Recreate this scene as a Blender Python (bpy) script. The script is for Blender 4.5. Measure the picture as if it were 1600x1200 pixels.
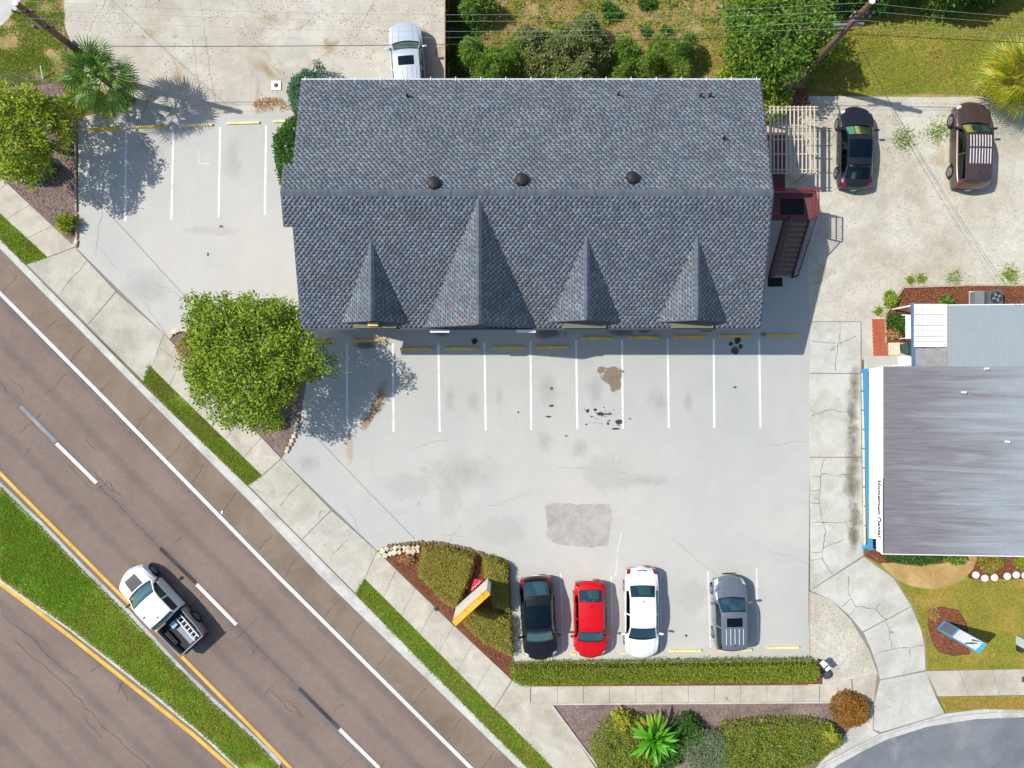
import bpy, bmesh, math, random
import numpy as np
from mathutils import Vector, Matrix

for o in list(bpy.data.objects):
    bpy.data.objects.remove(o, do_unlink=True)
scene = bpy.context.scene
COL = scene.collection
R = math.radians
rng = np.random.default_rng(7)
random.seed(7)

# ------------------------------------------------------------------ camera, world, sun, exposure
CAM_H = 44.0          # drone height above the lot, metres
PPM = 28.0            # photograph pixels per metre on the ground
cam_d = bpy.data.cameras.new('camera')
cam_d.sensor_width = 36.0
cam_d.lens = 36.0 * CAM_H / (1600.0 / PPM)
cam_d.clip_end = 3000.0
cam = bpy.data.objects.new('camera', cam_d)
cam.location = (0, 0, CAM_H)
COL.objects.link(cam)
scene.camera = cam

SUN_EL = R(52.5)
SUN_AZ = Vector((-0.971, 0.24, 0)).normalized()      # towards the sun
w = bpy.data.worlds.new('World')
scene.world = w
w.use_nodes = True
nt = w.node_tree
nt.nodes.clear()
wo = nt.nodes.new('ShaderNodeOutputWorld')
bg = nt.nodes.new('ShaderNodeBackground')
sky = nt.nodes.new('ShaderNodeTexSky')
sky.sky_type = 'NISHITA'
sky.sun_disc = False
sky.sun_elevation = SUN_EL
sky.sun_rotation = math.atan2(SUN_AZ.x, SUN_AZ.y)
bg.inputs['Strength'].default_value = 0.14
nt.links.new(sky.outputs[0], bg.inputs[0])
nt.links.new(bg.outputs[0], wo.inputs[0])
sl = bpy.data.lights.new('sun', 'SUN')
sl.energy = 4.35
sl.angle = R(0.53)
sl.color = (1.0, 0.955, 0.88)
so = bpy.data.objects.new('sun', sl)
sd = Vector((SUN_AZ.x * math.cos(SUN_EL), SUN_AZ.y * math.cos(SUN_EL), math.sin(SUN_EL)))
so.rotation_euler = (-sd).to_track_quat('-Z', 'Y').to_euler()
so.location = sd * 80
COL.objects.link(so)
scene.view_settings.view_transform = 'Standard'
scene.view_settings.look = 'None'
scene.view_settings.gamma = 1.0
scene.view_settings.exposure = 0.08
scene.view_settings.use_curve_mapping = False


# ------------------------------------------------------------------ helpers
def lin(c):
    """sRGB 0-255 to linear rgba"""
    out = []
    for v in c:
        v = v / 255.0
        out.append(v / 12.92 if v <= 0.04045 else ((v + 0.055) / 1.055) ** 2.4)
    return tuple(out) + (1.0,)


def G(px, py, z=0.0):
    """photograph pixel -> world point on the level z"""
    s = (CAM_H - z) / CAM_H / PPM
    return Vector(((px - 800) * s, (600 - py) * s, z))


def G2(pts, z=0.0):
    return [G(p[0], p[1], z).xy.to_tuple() for p in pts]


def tag(o, label=None, cat=None, group=None, kind=None):
    if label:
        o['label'] = label
    if cat:
        o['category'] = cat
    if group:
        o['group'] = group
    if kind:
        o['kind'] = kind
    return o


def empty(name, loc=(0, 0, 0), rz=0.0, label=None, cat=None, group=None, parent=None):
    o = bpy.data.objects.new(name, None)
    o.empty_display_size = 0.2
    COL.objects.link(o)
    o.location = loc
    o.rotation_euler = (0, 0, rz)
    if parent:
        o.parent = parent
    return tag(o, label, cat, group)


def link(name, me, parent=None, mat=None):
    o = bpy.data.objects.new(name, me)
    if mat is not None and len(me.materials) == 0:
        me.materials.append(mat)
    COL.objects.link(o)
    if parent:
        o.parent = parent
    return o


def arr_mesh(name, V, F, mat=None, smooth=False):
    """fast mesh from numpy verts (n,3) and faces (m,k)"""
    V = np.asarray(V, dtype=np.float32)
    F = np.asarray(F, dtype=np.int32)
    me = bpy.data.meshes.new(name)
    m, k = F.shape
    me.vertices.add(len(V))
    me.vertices.foreach_set('co', V.ravel())
    me.loops.add(m * k)
    me.loops.foreach_set('vertex_index', F.ravel())
    me.polygons.add(m)
    me.polygons.foreach_set('loop_start', np.arange(0, m * k, k, dtype=np.int32))
    if smooth:
        me.polygons.foreach_set('use_smooth', np.ones(m, dtype=bool))
    me.update(calc_edges=True)
    if mat is not None:
        me.materials.append(mat)
    return me


class MB:
    def __init__(self):
        self.v = []
        self.f = []

    def add(self, vs, fs):
        b = len(self.v)
        self.v += [tuple(p) for p in vs]
        self.f += [tuple(i + b for i in f) for f in fs]
        return self

    def box(self, c, s, rz=0.0, M=None):
        hx, hy, hz = s[0] / 2, s[1] / 2, s[2] / 2
        vs = [Vector((x, y, z)) for x in (-hx, hx) for y in (-hy, hy) for z in (-hz, hz)]
        rot = M if M is not None else Matrix.Rotation(rz, 3, 'Z')
        c = Vector(c)
        vs = [rot @ p + c for p in vs]
        return self.add(vs, [(0, 1, 3, 2), (4, 6, 7, 5), (0, 4, 5, 1), (2, 3, 7, 6), (0, 2, 6, 4), (1, 5, 7, 3)])

    def box2(self, a, b):
        return self.box([(a[i] + b[i]) / 2 for i in range(3)], [abs(b[i] - a[i]) for i in range(3)])

    def beam(self, a, b, wd, ht):
        """square bar from a to b"""
        a, b = Vector(a), Vector(b)
        d = (b - a)
        L = d.length
        q = d.to_track_quat('X', 'Z').to_matrix()
        return self.box((a + b) / 2, (L, wd, ht), M=q)

    def tube(self, pts, rad, n=8, cap=True):
        pts = [Vector(p) for p in pts]
        if not isinstance(rad, (list, tuple)):
            rad = [rad] * len(pts)
        b = len(self.v)
        for i, p in enumerate(pts):
            d = (pts[min(i + 1, len(pts) - 1)] - pts[max(i - 1, 0)]).normalized()
            q = d.to_track_quat('Z', 'Y').to_matrix()
            for k in range(n):
                a = 2 * math.pi * k / n
                self.v.append(tuple(p + q @ Vector((math.cos(a) * rad[i], math.sin(a) * rad[i], 0))))
        for i in range(len(pts) - 1):
            for k in range(n):
                k2 = (k + 1) % n
                self.f.append((b + i * n + k, b + i * n + k2, b + (i + 1) * n + k2, b + (i + 1) * n + k))
        if cap:
            self.f.append(tuple(b + k for k in reversed(range(n))))
            self.f.append(tuple(b + (len(pts) - 1) * n + k for k in range(n)))
        return self

    def disc_stack(self, c, prof, n=16):
        """lathe about z: prof = [(r, z)]"""
        b = len(self.v)
        for r, z in prof:
            for k in range(n):
                a = 2 * math.pi * k / n
                self.v.append((c[0] + r * math.cos(a), c[1] + r * math.sin(a), c[2] + z))
        for i in range(len(prof) - 1):
            for k in range(n):
                k2 = (k + 1) % n
                self.f.append((b + i * n + k, b + i * n + k2, b + (i + 1) * n + k2, b + (i + 1) * n + k))
        self.f.append(tuple(b + k for k in reversed(range(n))))
        self.f.append(tuple(b + (len(prof) - 1) * n + k for k in range(n)))
        return self

    def prism(self, poly, z0, z1):
        n = len(poly)
        ar = sum(poly[i][0] * poly[(i + 1) % n][1] - poly[(i + 1) % n][0] * poly[i][1] for i in range(n))
        if ar < 0:
            poly = poly[::-1]
        b = len(self.v)
        self.v += [(p[0], p[1], z0) for p in poly] + [(p[0], p[1], z1) for p in poly]
        self.f.append(tuple(b + i for i in reversed(range(n))))
        self.f.append(tuple(b + n + i for i in range(n)))
        for i in range(n):
            j = (i + 1) % n
            self.f.append((b + i, b + j, b + n + j, b + n + i))
        return self

    def mesh(self, name, mat=None, smooth=False, sharp=None, bevel=0.0):
        me = bpy.data.meshes.new(name)
        me.from_pydata(self.v, [], self.f)
        if bevel > 0 or sharp is not None:
            bm = bmesh.new()
            bm.from_mesh(me)
            if bevel > 0:
                bmesh.ops.bevel(bm, geom=bm.edges[:], offset=bevel, segments=2, affect='EDGES', profile=0.6)
            if sharp is not None:
                for f in bm.faces:
                    f.smooth = True
                for e in bm.edges:
                    if len(e.link_faces) == 2 and e.calc_face_angle(0) > R(sharp):
                        e.smooth = False
            bm.to_mesh(me)
            bm.free()
        if smooth:
            me.polygons.foreach_set('use_smooth', np.ones(len(me.polygons), dtype=bool))
        me.update()
        if mat is not None:
            me.materials.append(mat)
        return me

    def build(self, name, mat, parent=None, **k):
        return link(name, self.mesh(name, mat, **k), parent)


def patch(name, poly, z, mat, parent=None, skirt=0.0, zs=None):
    """flat polygon sheet (world xy), optional skirt downwards; zs = per-vertex heights"""
    bm = bmesh.new()
    vs = [bm.verts.new((p[0], p[1], z if zs is None else zs[i])) for i, p in enumerate(poly)]
    f = bm.faces.new(vs)
    f.normal_update()
    if f.normal.z < 0:
        f.normal_flip()
    if skirt > 0:
        lo = [bm.verts.new((p[0], p[1], z - skirt)) for p in poly]
        n = len(vs)
        for i in range(n):
            j = (i + 1) % n
            bm.faces.new((vs[i], lo[i], lo[j], vs[j]))
    bmesh.ops.triangulate(bm, faces=[g for g in bm.faces if len(g.verts) > 4])
    me = bpy.data.meshes.new(name)
    bm.to_mesh(me)
    bm.free()
    me.materials.append(mat)
    return link(name, me, parent)


def inpoly(P, poly):
    x, y = P[:, 0], P[:, 1]
    ins = np.zeros(len(P), bool)
    n = len(poly)
    for i in range(n):
        x1, y1 = poly[i]
        x2, y2 = poly[(i + 1) % n]
        c = ((y1 > y) != (y2 > y))
        xs = (x2 - x1) * (y - y1) / ((y2 - y1) if y2 != y1 else 1e-9) + x1
        ins ^= c & (x < xs)
    return ins


def edged(P, poly):
    d = np.full(len(P), 1e9)
    n = len(poly)
    for i in range(n):
        a = np.array(poly[i])
        b = np.array(poly[(i + 1) % n])
        ab = b - a
        t = np.clip(((P - a) @ ab) / max(ab @ ab, 1e-9), 0, 1)
        d = np.minimum(d, np.linalg.norm(P - (a + t[:, None] * ab), axis=1))
    return d


def sample_poly(poly, n):
    a = np.array(poly)
    lo, hi = a.min(0), a.max(0)
    out = np.zeros((0, 2))
    for _ in range(40):
        P = lo + rng.random((int(n * 1.5) + 20, 2)) * (hi - lo)
        out = np.vstack([out, P[inpoly(P, poly)]])
        if len(out) >= n:
            break
    return out[:n]


_nk = rng.random((24, 2)) * 2 - 1
_np = rng.random(24) * 6.28


def vnoise(P, freq):
    """cheap smooth noise -1..1 on xy"""
    s = np.zeros(len(P))
    for i in range(12):
        k = _nk[i] * freq * (0.6 + 0.12 * i)
        s += np.sin(P[:, 0] * k[0] * 3 + P[:, 1] * k[1] * 3 + _np[i])
    return s / 5.0


# ------------------------------------------------------------------ materials
def nodes(name):
    m = bpy.data.materials.new(name)
    m.use_nodes = True
    n = m.node_tree
    n.nodes.clear()
    o = n.nodes.new('ShaderNodeOutputMaterial')
    p = n.nodes.new('ShaderNodeBsdfPrincipled')
    n.links.new(p.outputs[0], o.inputs[0])
    return m, n, p, o


def ramp(n, cols, pos=None, interp='LINEAR'):
    r = n.nodes.new('ShaderNodeValToRGB')
    r.color_ramp.interpolation = interp
    e = r.color_ramp.elements
    k = len(cols)
    while len(e) < k:
        e.new(0.5)
    for i in range(k):
        e[i].position = pos[i] if pos else i / max(1, k - 1)
    for i in range(k):
        e[i].color = cols[i]
    return r


def noise(n, co, scale, detail=4, rough=0.6, dist=0.0):
    t = n.nodes.new('ShaderNodeTexNoise')
    t.inputs['Scale'].default_value = scale
    t.inputs['Detail'].default_value = detail
    t.inputs['Roughness'].default_value = rough
    t.inputs['Distortion'].default_value = dist
    n.links.new(co, t.inputs['Vector'])
    return t.outputs['Fac']


def mixc(n, fac, a, b, mode='MIX'):
    x = n.nodes.new('ShaderNodeMix')
    x.data_type = 'RGBA'
    x.blend_type = mode
    for val, inp in ((fac, x.inputs[0]), (a, x.inputs[6]), (b, x.inputs[7])):
        if isinstance(val, (float, int)):
            inp.default_value = val
        elif isinstance(val, tuple):
            inp.default_value = val
        else:
            n.links.new(val, inp)
    return x.outputs[2]


def mth(n, op, a, b=0.0, c=None):
    x = n.nodes.new('ShaderNodeMath')
    x.operation = op
    for i, v in enumerate((a, b, c)):
        if v is None:
            continue
        if isinstance(v, (float, int)):
            x.inputs[i].default_value = v
        else:
            n.links.new(v, x.inputs[i])
    return x.outputs[0]


def pos(n):
    g = n.nodes.new('ShaderNodeNewGeometry')
    return g.outputs['Position'], g


def mapped(n, co, rz=0.0, sc=(1, 1, 1)):
    m = n.nodes.new('ShaderNodeMapping')
    m.inputs['Rotation'].default_value = (0, 0, rz)
    m.inputs['Scale'].default_value = sc
    n.links.new(co, m.inputs['Vector'])
    return m.outputs[0]


def bump(n, p, h, strength=0.3, dist=0.02):
    b = n.nodes.new('ShaderNodeBump')
    b.inputs['Strength'].default_value = strength
    b.inputs['Distance'].default_value = dist
    n.links.new(h, b.inputs['Height'])
    n.links.new(b.outputs[0], p.inputs['Normal'])


def flat(name, col, rough=0.6, metal=0.0, var=0.12, coat=0.0, scale=6.0, spec=0.4):
    m, n, p, o = nodes(name)
    co, g = pos(n)
    f = noise(n, co, scale, 4)
    c = lin(col)
    d = tuple(x * (1 - var) for x in c[:3]) + (1,)
    e = tuple(min(1, x * (1 + var)) for x in c[:3]) + (1,)
    r = ramp(n, [d, e], [0.3, 0.7])
    n.links.new(f, r.inputs[0])
    n.links.new(r.outputs[0], p.inputs['Base Color'])
    p.inputs['Roughness'].default_value = rough
    p.inputs['Metallic'].default_value = metal
    p.inputs['Coat Weight'].default_value = coat
    p.inputs['Coat Roughness'].default_value = 0.04
    p.inputs['Specular IOR Level'].default_value = spec
    return m


def mineral(name, cols, big=0.12, mid=0.9, fine=14.0, spots=None, spot_scale=5.0, spot_at=0.68, rough=0.9,
            bmp=0.25, grain=0.25, tint=None, amp=0.16):
    """layered noise ground: cols = dark..light list for big patches, plus mid mottling, fine grain and dark spots"""
    m, n, p, o = nodes(name)
    co, g = pos(n)
    f1 = noise(n, co, big, 5, 0.62, 0.4)
    r1 = ramp(n, [lin(c) for c in cols], [0.3 + 0.4 * i / (len(cols) - 1) for i in range(len(cols))])
    n.links.new(f1, r1.inputs[0])
    f2 = noise(n, co, mid, 6, 0.7, 0.6)
    r2 = ramp(n, [(1 - amp * 1.15,) * 3 + (1,), (1 + amp * 0.75,) * 3 + (1,)], [0.3, 0.7])
    n.links.new(f2, r2.inputs[0])
    c = mixc(n, 1.0, r1.outputs[0], r2.outputs[0], 'MULTIPLY')
    f3 = noise(n, co, fine, 3, 0.7)
    r3 = ramp(n, [(1 - grain,) * 3 + (1,), (1 + grain,) * 3 + (1,)], [0.32, 0.68])
    n.links.new(f3, r3.inputs[0])
    c = mixc(n, 1.0, c, r3.outputs[0], 'MULTIPLY')
    if tint:
        f5 = noise(n, co, tint[1], 4, 0.6, 0.8)
        r5 = ramp(n, [(0, 0, 0, 1), (1, 1, 1, 1)], [tint[2], tint[2] + 0.14])
        n.links.new(f5, r5.inputs[0])
        c = mixc(n, r5.outputs[0], c, lin(tint[0]))
    if spots:
        f4 = noise(n, co, spot_scale, 4, 0.75)
        r4 = ramp(n, [(0, 0, 0, 1), (1, 1, 1, 1)], [spot_at, spot_at + 0.06])
        n.links.new(f4, r4.inputs[0])
        c = mixc(n, r4.outputs[0], c, lin(spots))
    n.links.new(c, p.inputs['Base Color'])
    p.inputs['Roughness'].default_value = rough
    p.inputs['Specular IOR Level'].default_value = 0.2
    bump(n, p, f3, bmp, 0.01)
    return m


def leafy(name, cols, trans=0.25, rough=0.5, gloss=0.35):
    m, n, p, o = nodes(name)
    co, g = pos(n)
    r = ramp(n, [lin(c) for c in cols])
    n.links.new(g.outputs['Random Per Island'], r.inputs[0])
    n.links.new(r.outputs[0], p.inputs['Base Color'])
    p.inputs['Roughness'].default_value = rough
    p.inputs['Specular IOR Level'].default_value = gloss
    t = n.nodes.new('ShaderNodeBsdfTranslucent')
    hs = n.nodes.new('ShaderNodeHueSaturation')
    hs.inputs['Value'].default_value = 1.5
    n.links.new(r.outputs[0], hs.inputs['Color'])
    n.links.new(hs.outputs[0], t.inputs['Color'])
    x = n.nodes.new('ShaderNodeMixShader')
    x.inputs[0].default_value = trans
    n.links.new(p.outputs[0], x.inputs[1])
    n.links.new(t.outputs[0], x.inputs[2])
    n.links.new(x.outputs[0], o.inputs[0])
    return m


def stain_mat(name, col, strength=0.7, sc=2.2, soft=0.35):
    """irregular blot fading out at its rim (Generated coordinates of its own sheet)"""
    m, n, p, o = nodes(name)
    tc = n.nodes.new('ShaderNodeTexCoord')
    mp = n.nodes.new('ShaderNodeMapping')
    mp.inputs['Location'].default_value = (-1, -1, 0)
    mp.inputs['Scale'].default_value = (2, 2, 0)
    n.links.new(tc.outputs['Generated'], mp.inputs['Vector'])
    ln = n.nodes.new('ShaderNodeVectorMath')
    ln.operation = 'LENGTH'
    n.links.new(mp.outputs[0], ln.inputs[0])
    co, g = pos(n)
    f = noise(n, co, sc, 5, 0.7, 0.5)
    a = mth(n, 'SUBTRACT', 1.0, ln.outputs['Value'])
    a = mth(n, 'ADD', a, mth(n, 'MULTIPLY', mth(n, 'SUBTRACT', f, 0.55), 1.6))
    r = ramp(n, [(0, 0, 0, 1), (strength,) * 3 + (1,)], [0.05, 0.05 + soft])
    n.links.new(a, r.inputs[0])
    p.inputs['Base Color'].default_value = lin(col)
    p.inputs['Roughness'].default_value = 0.75
    n.links.new(r.outputs[0], p.inputs['Alpha'])
    return m


M = {}
M['concrete'] = mineral('lot_concrete', [(170, 173, 170), (182, 182, 176), (193, 188, 180)], big=0.05, mid=0.6, fine=9, amp=0.045, grain=0.035, rough=0.85, bmp=0.08)
M['walk'] = mineral('sidewalk_concrete', [(168, 161, 145), (187, 181, 165), (197, 191, 177)], big=0.35, mid=1.1, fine=12, grain=0.07, rough=0.9, spots=(128, 126, 108), spot_scale=0.7, spot_at=0.66)
M['apron'] = mineral('apron_concrete', [(158, 154, 140), (182, 178, 164), (190, 187, 174)], big=0.3, mid=1.0, fine=12, grain=0.08, rough=0.9, spots=(132, 132, 118), spot_scale=0.8, spot_at=0.64)
M['drive'] = mineral('drive_concrete', [(168, 167, 156), (190, 188, 178), (200, 199, 192)], big=0.3, mid=0.9, fine=10, grain=0.08, rough=0.9, spots=(134, 132, 116), spot_scale=0.7, spot_at=0.66)
M['gutter'] = mineral('gutter_concrete', [(170, 168, 160), (192, 191, 184), (200, 199, 192)], big=0.5, mid=1.6, fine=14, grain=0.07, rough=0.9)
M['sand'] = mineral('sandy_drive', [(172, 165, 149), (189, 183, 170), (197, 193, 181)], big=0.16, mid=0.8, fine=16, grain=0.12, spots=(142, 127, 104), spot_scale=3.0, spot_at=0.66, tint=((160, 142, 112), 0.45, 0.56))
M['shell'] = mineral('shell_gravel', [(172, 166, 148), (192, 187, 172), (204, 200, 188)], big=0.2, mid=1.1, fine=20, grain=0.16, spots=(166, 156, 134), spot_scale=5.0, spot_at=0.66, bmp=0.5, tint=((176, 164, 138), 0.5, 0.6))
M['soil'] = mineral('soil', [(96, 78, 58), (124, 104, 80), (140, 122, 96)], big=0.3, mid=1.4, fine=16, grain=0.25)
M['mulch'] = mineral('mulch_ground', [(108, 92, 88), (130, 112, 106), (148, 130, 124)], big=0.5, mid=2.5, fine=22, grain=0.35, bmp=0.6)
M['redmulch'] = mineral('red_mulch_ground', [(92, 54, 40), (116, 70, 50), (128, 86, 62)], big=0.5, mid=2.5, fine=22, grain=0.35, bmp=0.6)
M['lawnsoil'] = mineral('lawn_soil', [(116, 128, 46), (142, 140, 56), (174, 144, 78)], big=0.4, mid=1.6, fine=18, grain=0.3)
M['vergesoil'] = mineral('verge_soil', [(96, 122, 38), (116, 138, 46), (156, 142, 84)], big=0.5, mid=1.8, fine=18, grain=0.3)
M['drysoil'] = mineral('dry_soil', [(130, 118, 66), (160, 138, 92), (178, 152, 112)], big=0.35, mid=1.5, fine=15, grain=0.28, tint=((112, 118, 50), 0.5, 0.47))
M['patchc'] = mineral('patch_concrete', [(164, 160, 152), (173, 169, 161), (180, 176, 168)], big=0.5, mid=2.0, fine=14, grain=0.1, spots=(152, 148, 140), spot_scale=2.5, spot_at=0.6)
M['flagstone'] = mineral('tan_path', [(166, 136, 84), (182, 152, 100), (194, 166, 116)], big=0.6, mid=1.6, fine=14, grain=0.12, spots=(222, 206, 168), spot_scale=1.3, spot_at=0.7)


def asphalt_mat():
    m, n, p, o = nodes('road_asphalt')
    co, g = pos(n)
    # v runs across the road (perpendicular to its 45.5 degree course)
    sp = n.nodes.new('ShaderNodeVectorMath')
    sp.operation = 'DOT_PRODUCT'
    ang = R(45.6)
    sp.inputs[1].default_value = (math.sin(ang), math.cos(ang), 0)
    n.links.new(co, sp.inputs[0])
    st = mapped(n, co, R(45.6), (0.035, 0.8, 1))
    f0 = noise(n, st, 1.0, 4, 0.6)
    v = mth(n, 'ADD', sp.outputs['Value'], mth(n, 'MULTIPLY', mth(n, 'SUBTRACT', f0, 0.5), 0.3))
    # wheel-path polish: period of half a lane
    wv = mth(n, 'SINE', mth(n, 'ADD', mth(n, 'MULTIPLY', v, 2 * math.pi / 1.72), 1.0))
    f1 = noise(n, co, 0.25, 5, 0.6, 0.3)
    r1 = ramp(n, [lin((121, 107, 98)), lin((130, 115, 105)), lin((137, 122, 111))], [0.3, 0.5, 0.7])
    n.links.new(f1, r1.inputs[0])
    rw = ramp(n, [(0, 0, 0, 1), (0.55, 0.55, 0.55, 1)], [0.15, 1.0])
    n.links.new(wv, rw.inputs[0])
    c = mixc(n, mth(n, 'MULTIPLY', rw.outputs[0], mth(n, 'ADD', f0, 0.15)), r1.outputs[0], lin((96, 86, 85)))
    f3 = noise(n, co, 16, 4, 0.8)
    r3 = ramp(n, [(0.76, 0.76, 0.76, 1), (1.22, 1.22, 1.22, 1)], [0.3, 0.7])
    n.links.new(f3, r3.inputs[0])
    c = mixc(n, 1.0, c, r3.outputs[0], 'MULTIPLY')
    f6 = noise(n, co, 3.0, 4, 0.7)
    r6 = ramp(n, [(0.95, 0.95, 0.95, 1), (1.05, 1.05, 1.05, 1)], [0.35, 0.65])
    n.links.new(f6, r6.inputs[0])
    c = mixc(n, 1.0, c, r6.outputs[0], 'MULTIPLY')
    n.links.new(c, p.inputs['Base Color'])
    p.inputs['Roughness'].default_value = 0.92
    p.inputs['Specular IOR Level'].default_value = 0.2
    bump(n, p, f3, 0.4, 0.01)
    return m


M['road'] = asphalt_mat()
M['shoulder'] = mineral('shoulder_asphalt', [(120, 105, 93), (131, 116, 103), (138, 123, 110)], big=0.3, mid=0.8, fine=26, grain=0.22, bmp=0.4)
M['street'] = mineral('street_asphalt', [(106, 110, 114), (118, 122, 126), (131, 134, 137)], big=0.22, mid=0.9, fine=18, grain=0.16, tint=((142, 147, 150), 0.35, 0.6))
M['paint'] = mineral('white_paint', [(210, 210, 208), (226, 226, 224), (234, 234, 232)], big=0.8, mid=2.2, fine=16, grain=0.06, spots=(172, 166, 160), spot_scale=7, spot_at=0.67)
M['oldpaint'] = mineral('worn_white_paint', [(196, 198, 198), (214, 215, 214), (224, 224, 222)], big=1.2, mid=4, fine=18, grain=0.1, spots=(176, 176, 172), spot_scale=5, spot_at=0.64)
M['yellowpaint'] = mineral('yellow_road_paint', [(208, 162, 68), (222, 176, 80), (228, 188, 104)], big=0.8, mid=2.2, fine=16, grain=0.08, spots=(164, 138, 96), spot_scale=6, spot_at=0.66)
M['blackpaint'] = mineral('black_road_paint', [(56, 56, 60), (70, 70, 74), (90, 92, 96)], big=0.8, mid=2.0, fine=16, grain=0.15)
M['greypaint'] = mineral('worn_grey_paint', [(120, 122, 124), (138, 142, 146), (150, 156, 158)], big=0.8, mid=2.0, fine=16, grain=0.15)
M['crack'] = flat('crack_dark', (88, 82, 76), 0.95)
M['roadcrack'] = flat('road_crack_dark', (88, 76, 70), 0.95)
M['joint'] = flat('joint_dark', (134, 130, 121), 0.95)
M['stopyellow'] = mineral('wheel_stop_yellow', [(206, 172, 74), (222, 190, 92), (230, 204, 120)], big=0.8, mid=2.6, fine=12, grain=0.1, spots=(150, 120, 60), spot_scale=4, spot_at=0.7)
M['stoppale'] = mineral('wheel_stop_pale', [(222, 206, 138), (232, 218, 156), (236, 226, 176)], big=0.8, mid=2.6, fine=12, grain=0.08)
M['whitepaintmetal'] = flat('white_metal', (232, 234, 236), 0.45, var=0.03)
M['cream'] = flat('cream_stone', (224, 212, 186), 0.85, var=0.1)


def stone_mat():
    m, n, p, o = nodes('edging_stone')
    oi = n.nodes.new('ShaderNodeObjectInfo')
    r = ramp(n, [lin((176, 160, 134)), lin((206, 192, 164)), lin((226, 214, 188)), lin((190, 178, 156))])
    n.links.new(oi.outputs['Random'], r.inputs[0])
    co, g = pos(n)
    f = noise(n, co, 12, 4, 0.7)
    rf = ramp(n, [(0.7, 0.68, 0.64, 1), (1.08, 1.08, 1.08, 1)], [0.35, 0.6])
    n.links.new(f, rf.inputs[0])
    n.links.new(mixc(n, 1.0, r.outputs[0], rf.outputs[0], 'MULTIPLY'), p.inputs['Base Color'])
    p.inputs['Roughness'].default_value = 0.9
    return m


M['edgestone'] = stone_mat()
M['wood'] = flat('weathered_wood', (150, 128, 100), 0.85, var=0.2)
M['timber'] = flat('edging_timber', (172, 150, 128), 0.9, var=0.2)
M['darkwood'] = flat('dark_fence_wood', (70, 54, 44), 0.85, var=0.2)
M['polewood'] = flat('pole_wood', (122, 92, 70), 0.9, var=0.28, scale=9)
M['bark'] = flat('bark', (92, 76, 60), 0.9, var=0.3, scale=12)
M['wire'] = flat('wire_dark', (44, 44, 46), 0.6)
M['wirepale'] = flat('wire_pale', (150, 168, 158), 0.5)
M['black'] = flat('black_rubber', (24, 24, 26), 0.8)
M['darkmetal'] = flat('dark_metal', (58, 56, 58), 0.5, var=0.1)
M['greymetal'] = flat('grey_metal', (140, 146, 150), 0.45, 0.3)
M['redpaint'] = flat('red_rail_paint', (150, 40, 48), 0.5)
M['maroon'] = flat('maroon_deck', (100, 66, 70), 0.8, var=0.2)
M['tread'] = flat('grey_tread_wood', (132, 116, 104), 0.9, var=0.25, scale=8)
M['pergola'] = flat('pergola_paint', (206, 196, 178), 0.7, var=0.1)
M['olive'] = flat('olive_siding', (112, 112, 96), 0.8, var=0.08)
M['stucco'] = flat('building_stucco', (176, 172, 160), 0.9, var=0.06)
M['trim'] = flat('dark_trim', (66, 70, 76), 0.6)
M['blue'] = flat('blue_paint', (66, 150, 196), 0.5, var=0.08)
M['steelblue'] = flat('steel_blue_paint', (84, 116, 152), 0.55)
M['brick'] = flat('red_brick', (178, 96, 70), 0.9, var=0.2, scale=9)
M['glassdark'] = flat('window_glass', (30, 38, 44), 0.08, spec=0.6)
M['green_bin'] = flat('green_plastic', (40, 78, 70), 0.5)
M['dead'] = leafy('dry_leaves', [(120, 84, 48), (168, 124, 74), (190, 150, 100)], 0.1)
M['chip'] = leafy('mulch_chips', [(84, 70, 66), (128, 110, 104), (172, 156, 148), (108, 88, 82), (150, 128, 104)], 0.0, 0.9)
M['redchip'] = leafy('red_mulch_chips', [(84, 44, 30), (128, 74, 52), (152, 104, 74), (104, 60, 42)], 0.0, 0.9)
M['pebble'] = leafy('pebbles', [(146, 138, 120), (172, 164, 146), (128, 116, 96), (208, 203, 190)], 0.0, 0.9)
M['core'] = flat('dark_twigs', (40, 50, 24), 0.95, var=0.3)  # dark green brown twig mass filling the shrubs under their leaves
M['leaf_tree'] = leafy('tree_leaves', [(58, 80, 18), (104, 132, 28), (136, 162, 36), (166, 186, 56), (80, 106, 22)])
M['leaf_dark'] = leafy('dark_leaves', [(28, 60, 18), (52, 96, 26), (82, 124, 36), (42, 80, 22)])
M['leaf_yellow'] = leafy('yellow_green_leaves', [(72, 100, 14), (124, 148, 22), (166, 178, 36), (98, 126, 18), (190, 190, 60)])
M['leaf_hedge'] = leafy('hedge_leaves', [(74, 98, 16), (104, 126, 22), (128, 146, 30), (154, 160, 46), (94, 106, 26)])
M['leaf_rust'] = leafy('rusty_hedge_leaves', [(96, 118, 40), (130, 140, 52), (160, 150, 60), (172, 134, 58), (112, 128, 44)])
M['leaf_south'] = leafy('south_hedge_leaves', [(72, 100, 22), (108, 136, 30), (144, 162, 42), (158, 128, 50), (90, 118, 26), (126, 152, 36)])
M['leaf_red'] = leafy('red_tipped_leaves', [(106, 108, 32), (156, 100, 40), (180, 90, 40), (134, 118, 40), (98, 114, 34)])
M['leaf_pink'] = leafy('pink_blossom_leaves', [(66, 94, 36), (94, 120, 46), (122, 140, 58), (158, 134, 122), (82, 106, 40), (110, 128, 44)])
M['leaf_grey'] = leafy('grey_green_leaves', [(92, 112, 78), (122, 140, 98), (158, 170, 132), (80, 100, 60)])
M['leaf_bright'] = leafy('bright_leaves', [(40, 68, 16), (84, 122, 32), (120, 154, 44), (60, 94, 22), (146, 162, 56)])
M['leaf_blue'] = leafy('juniper_leaves', [(40, 80, 54), (68, 110, 78), (98, 136, 104), (60, 98, 70)])
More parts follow.
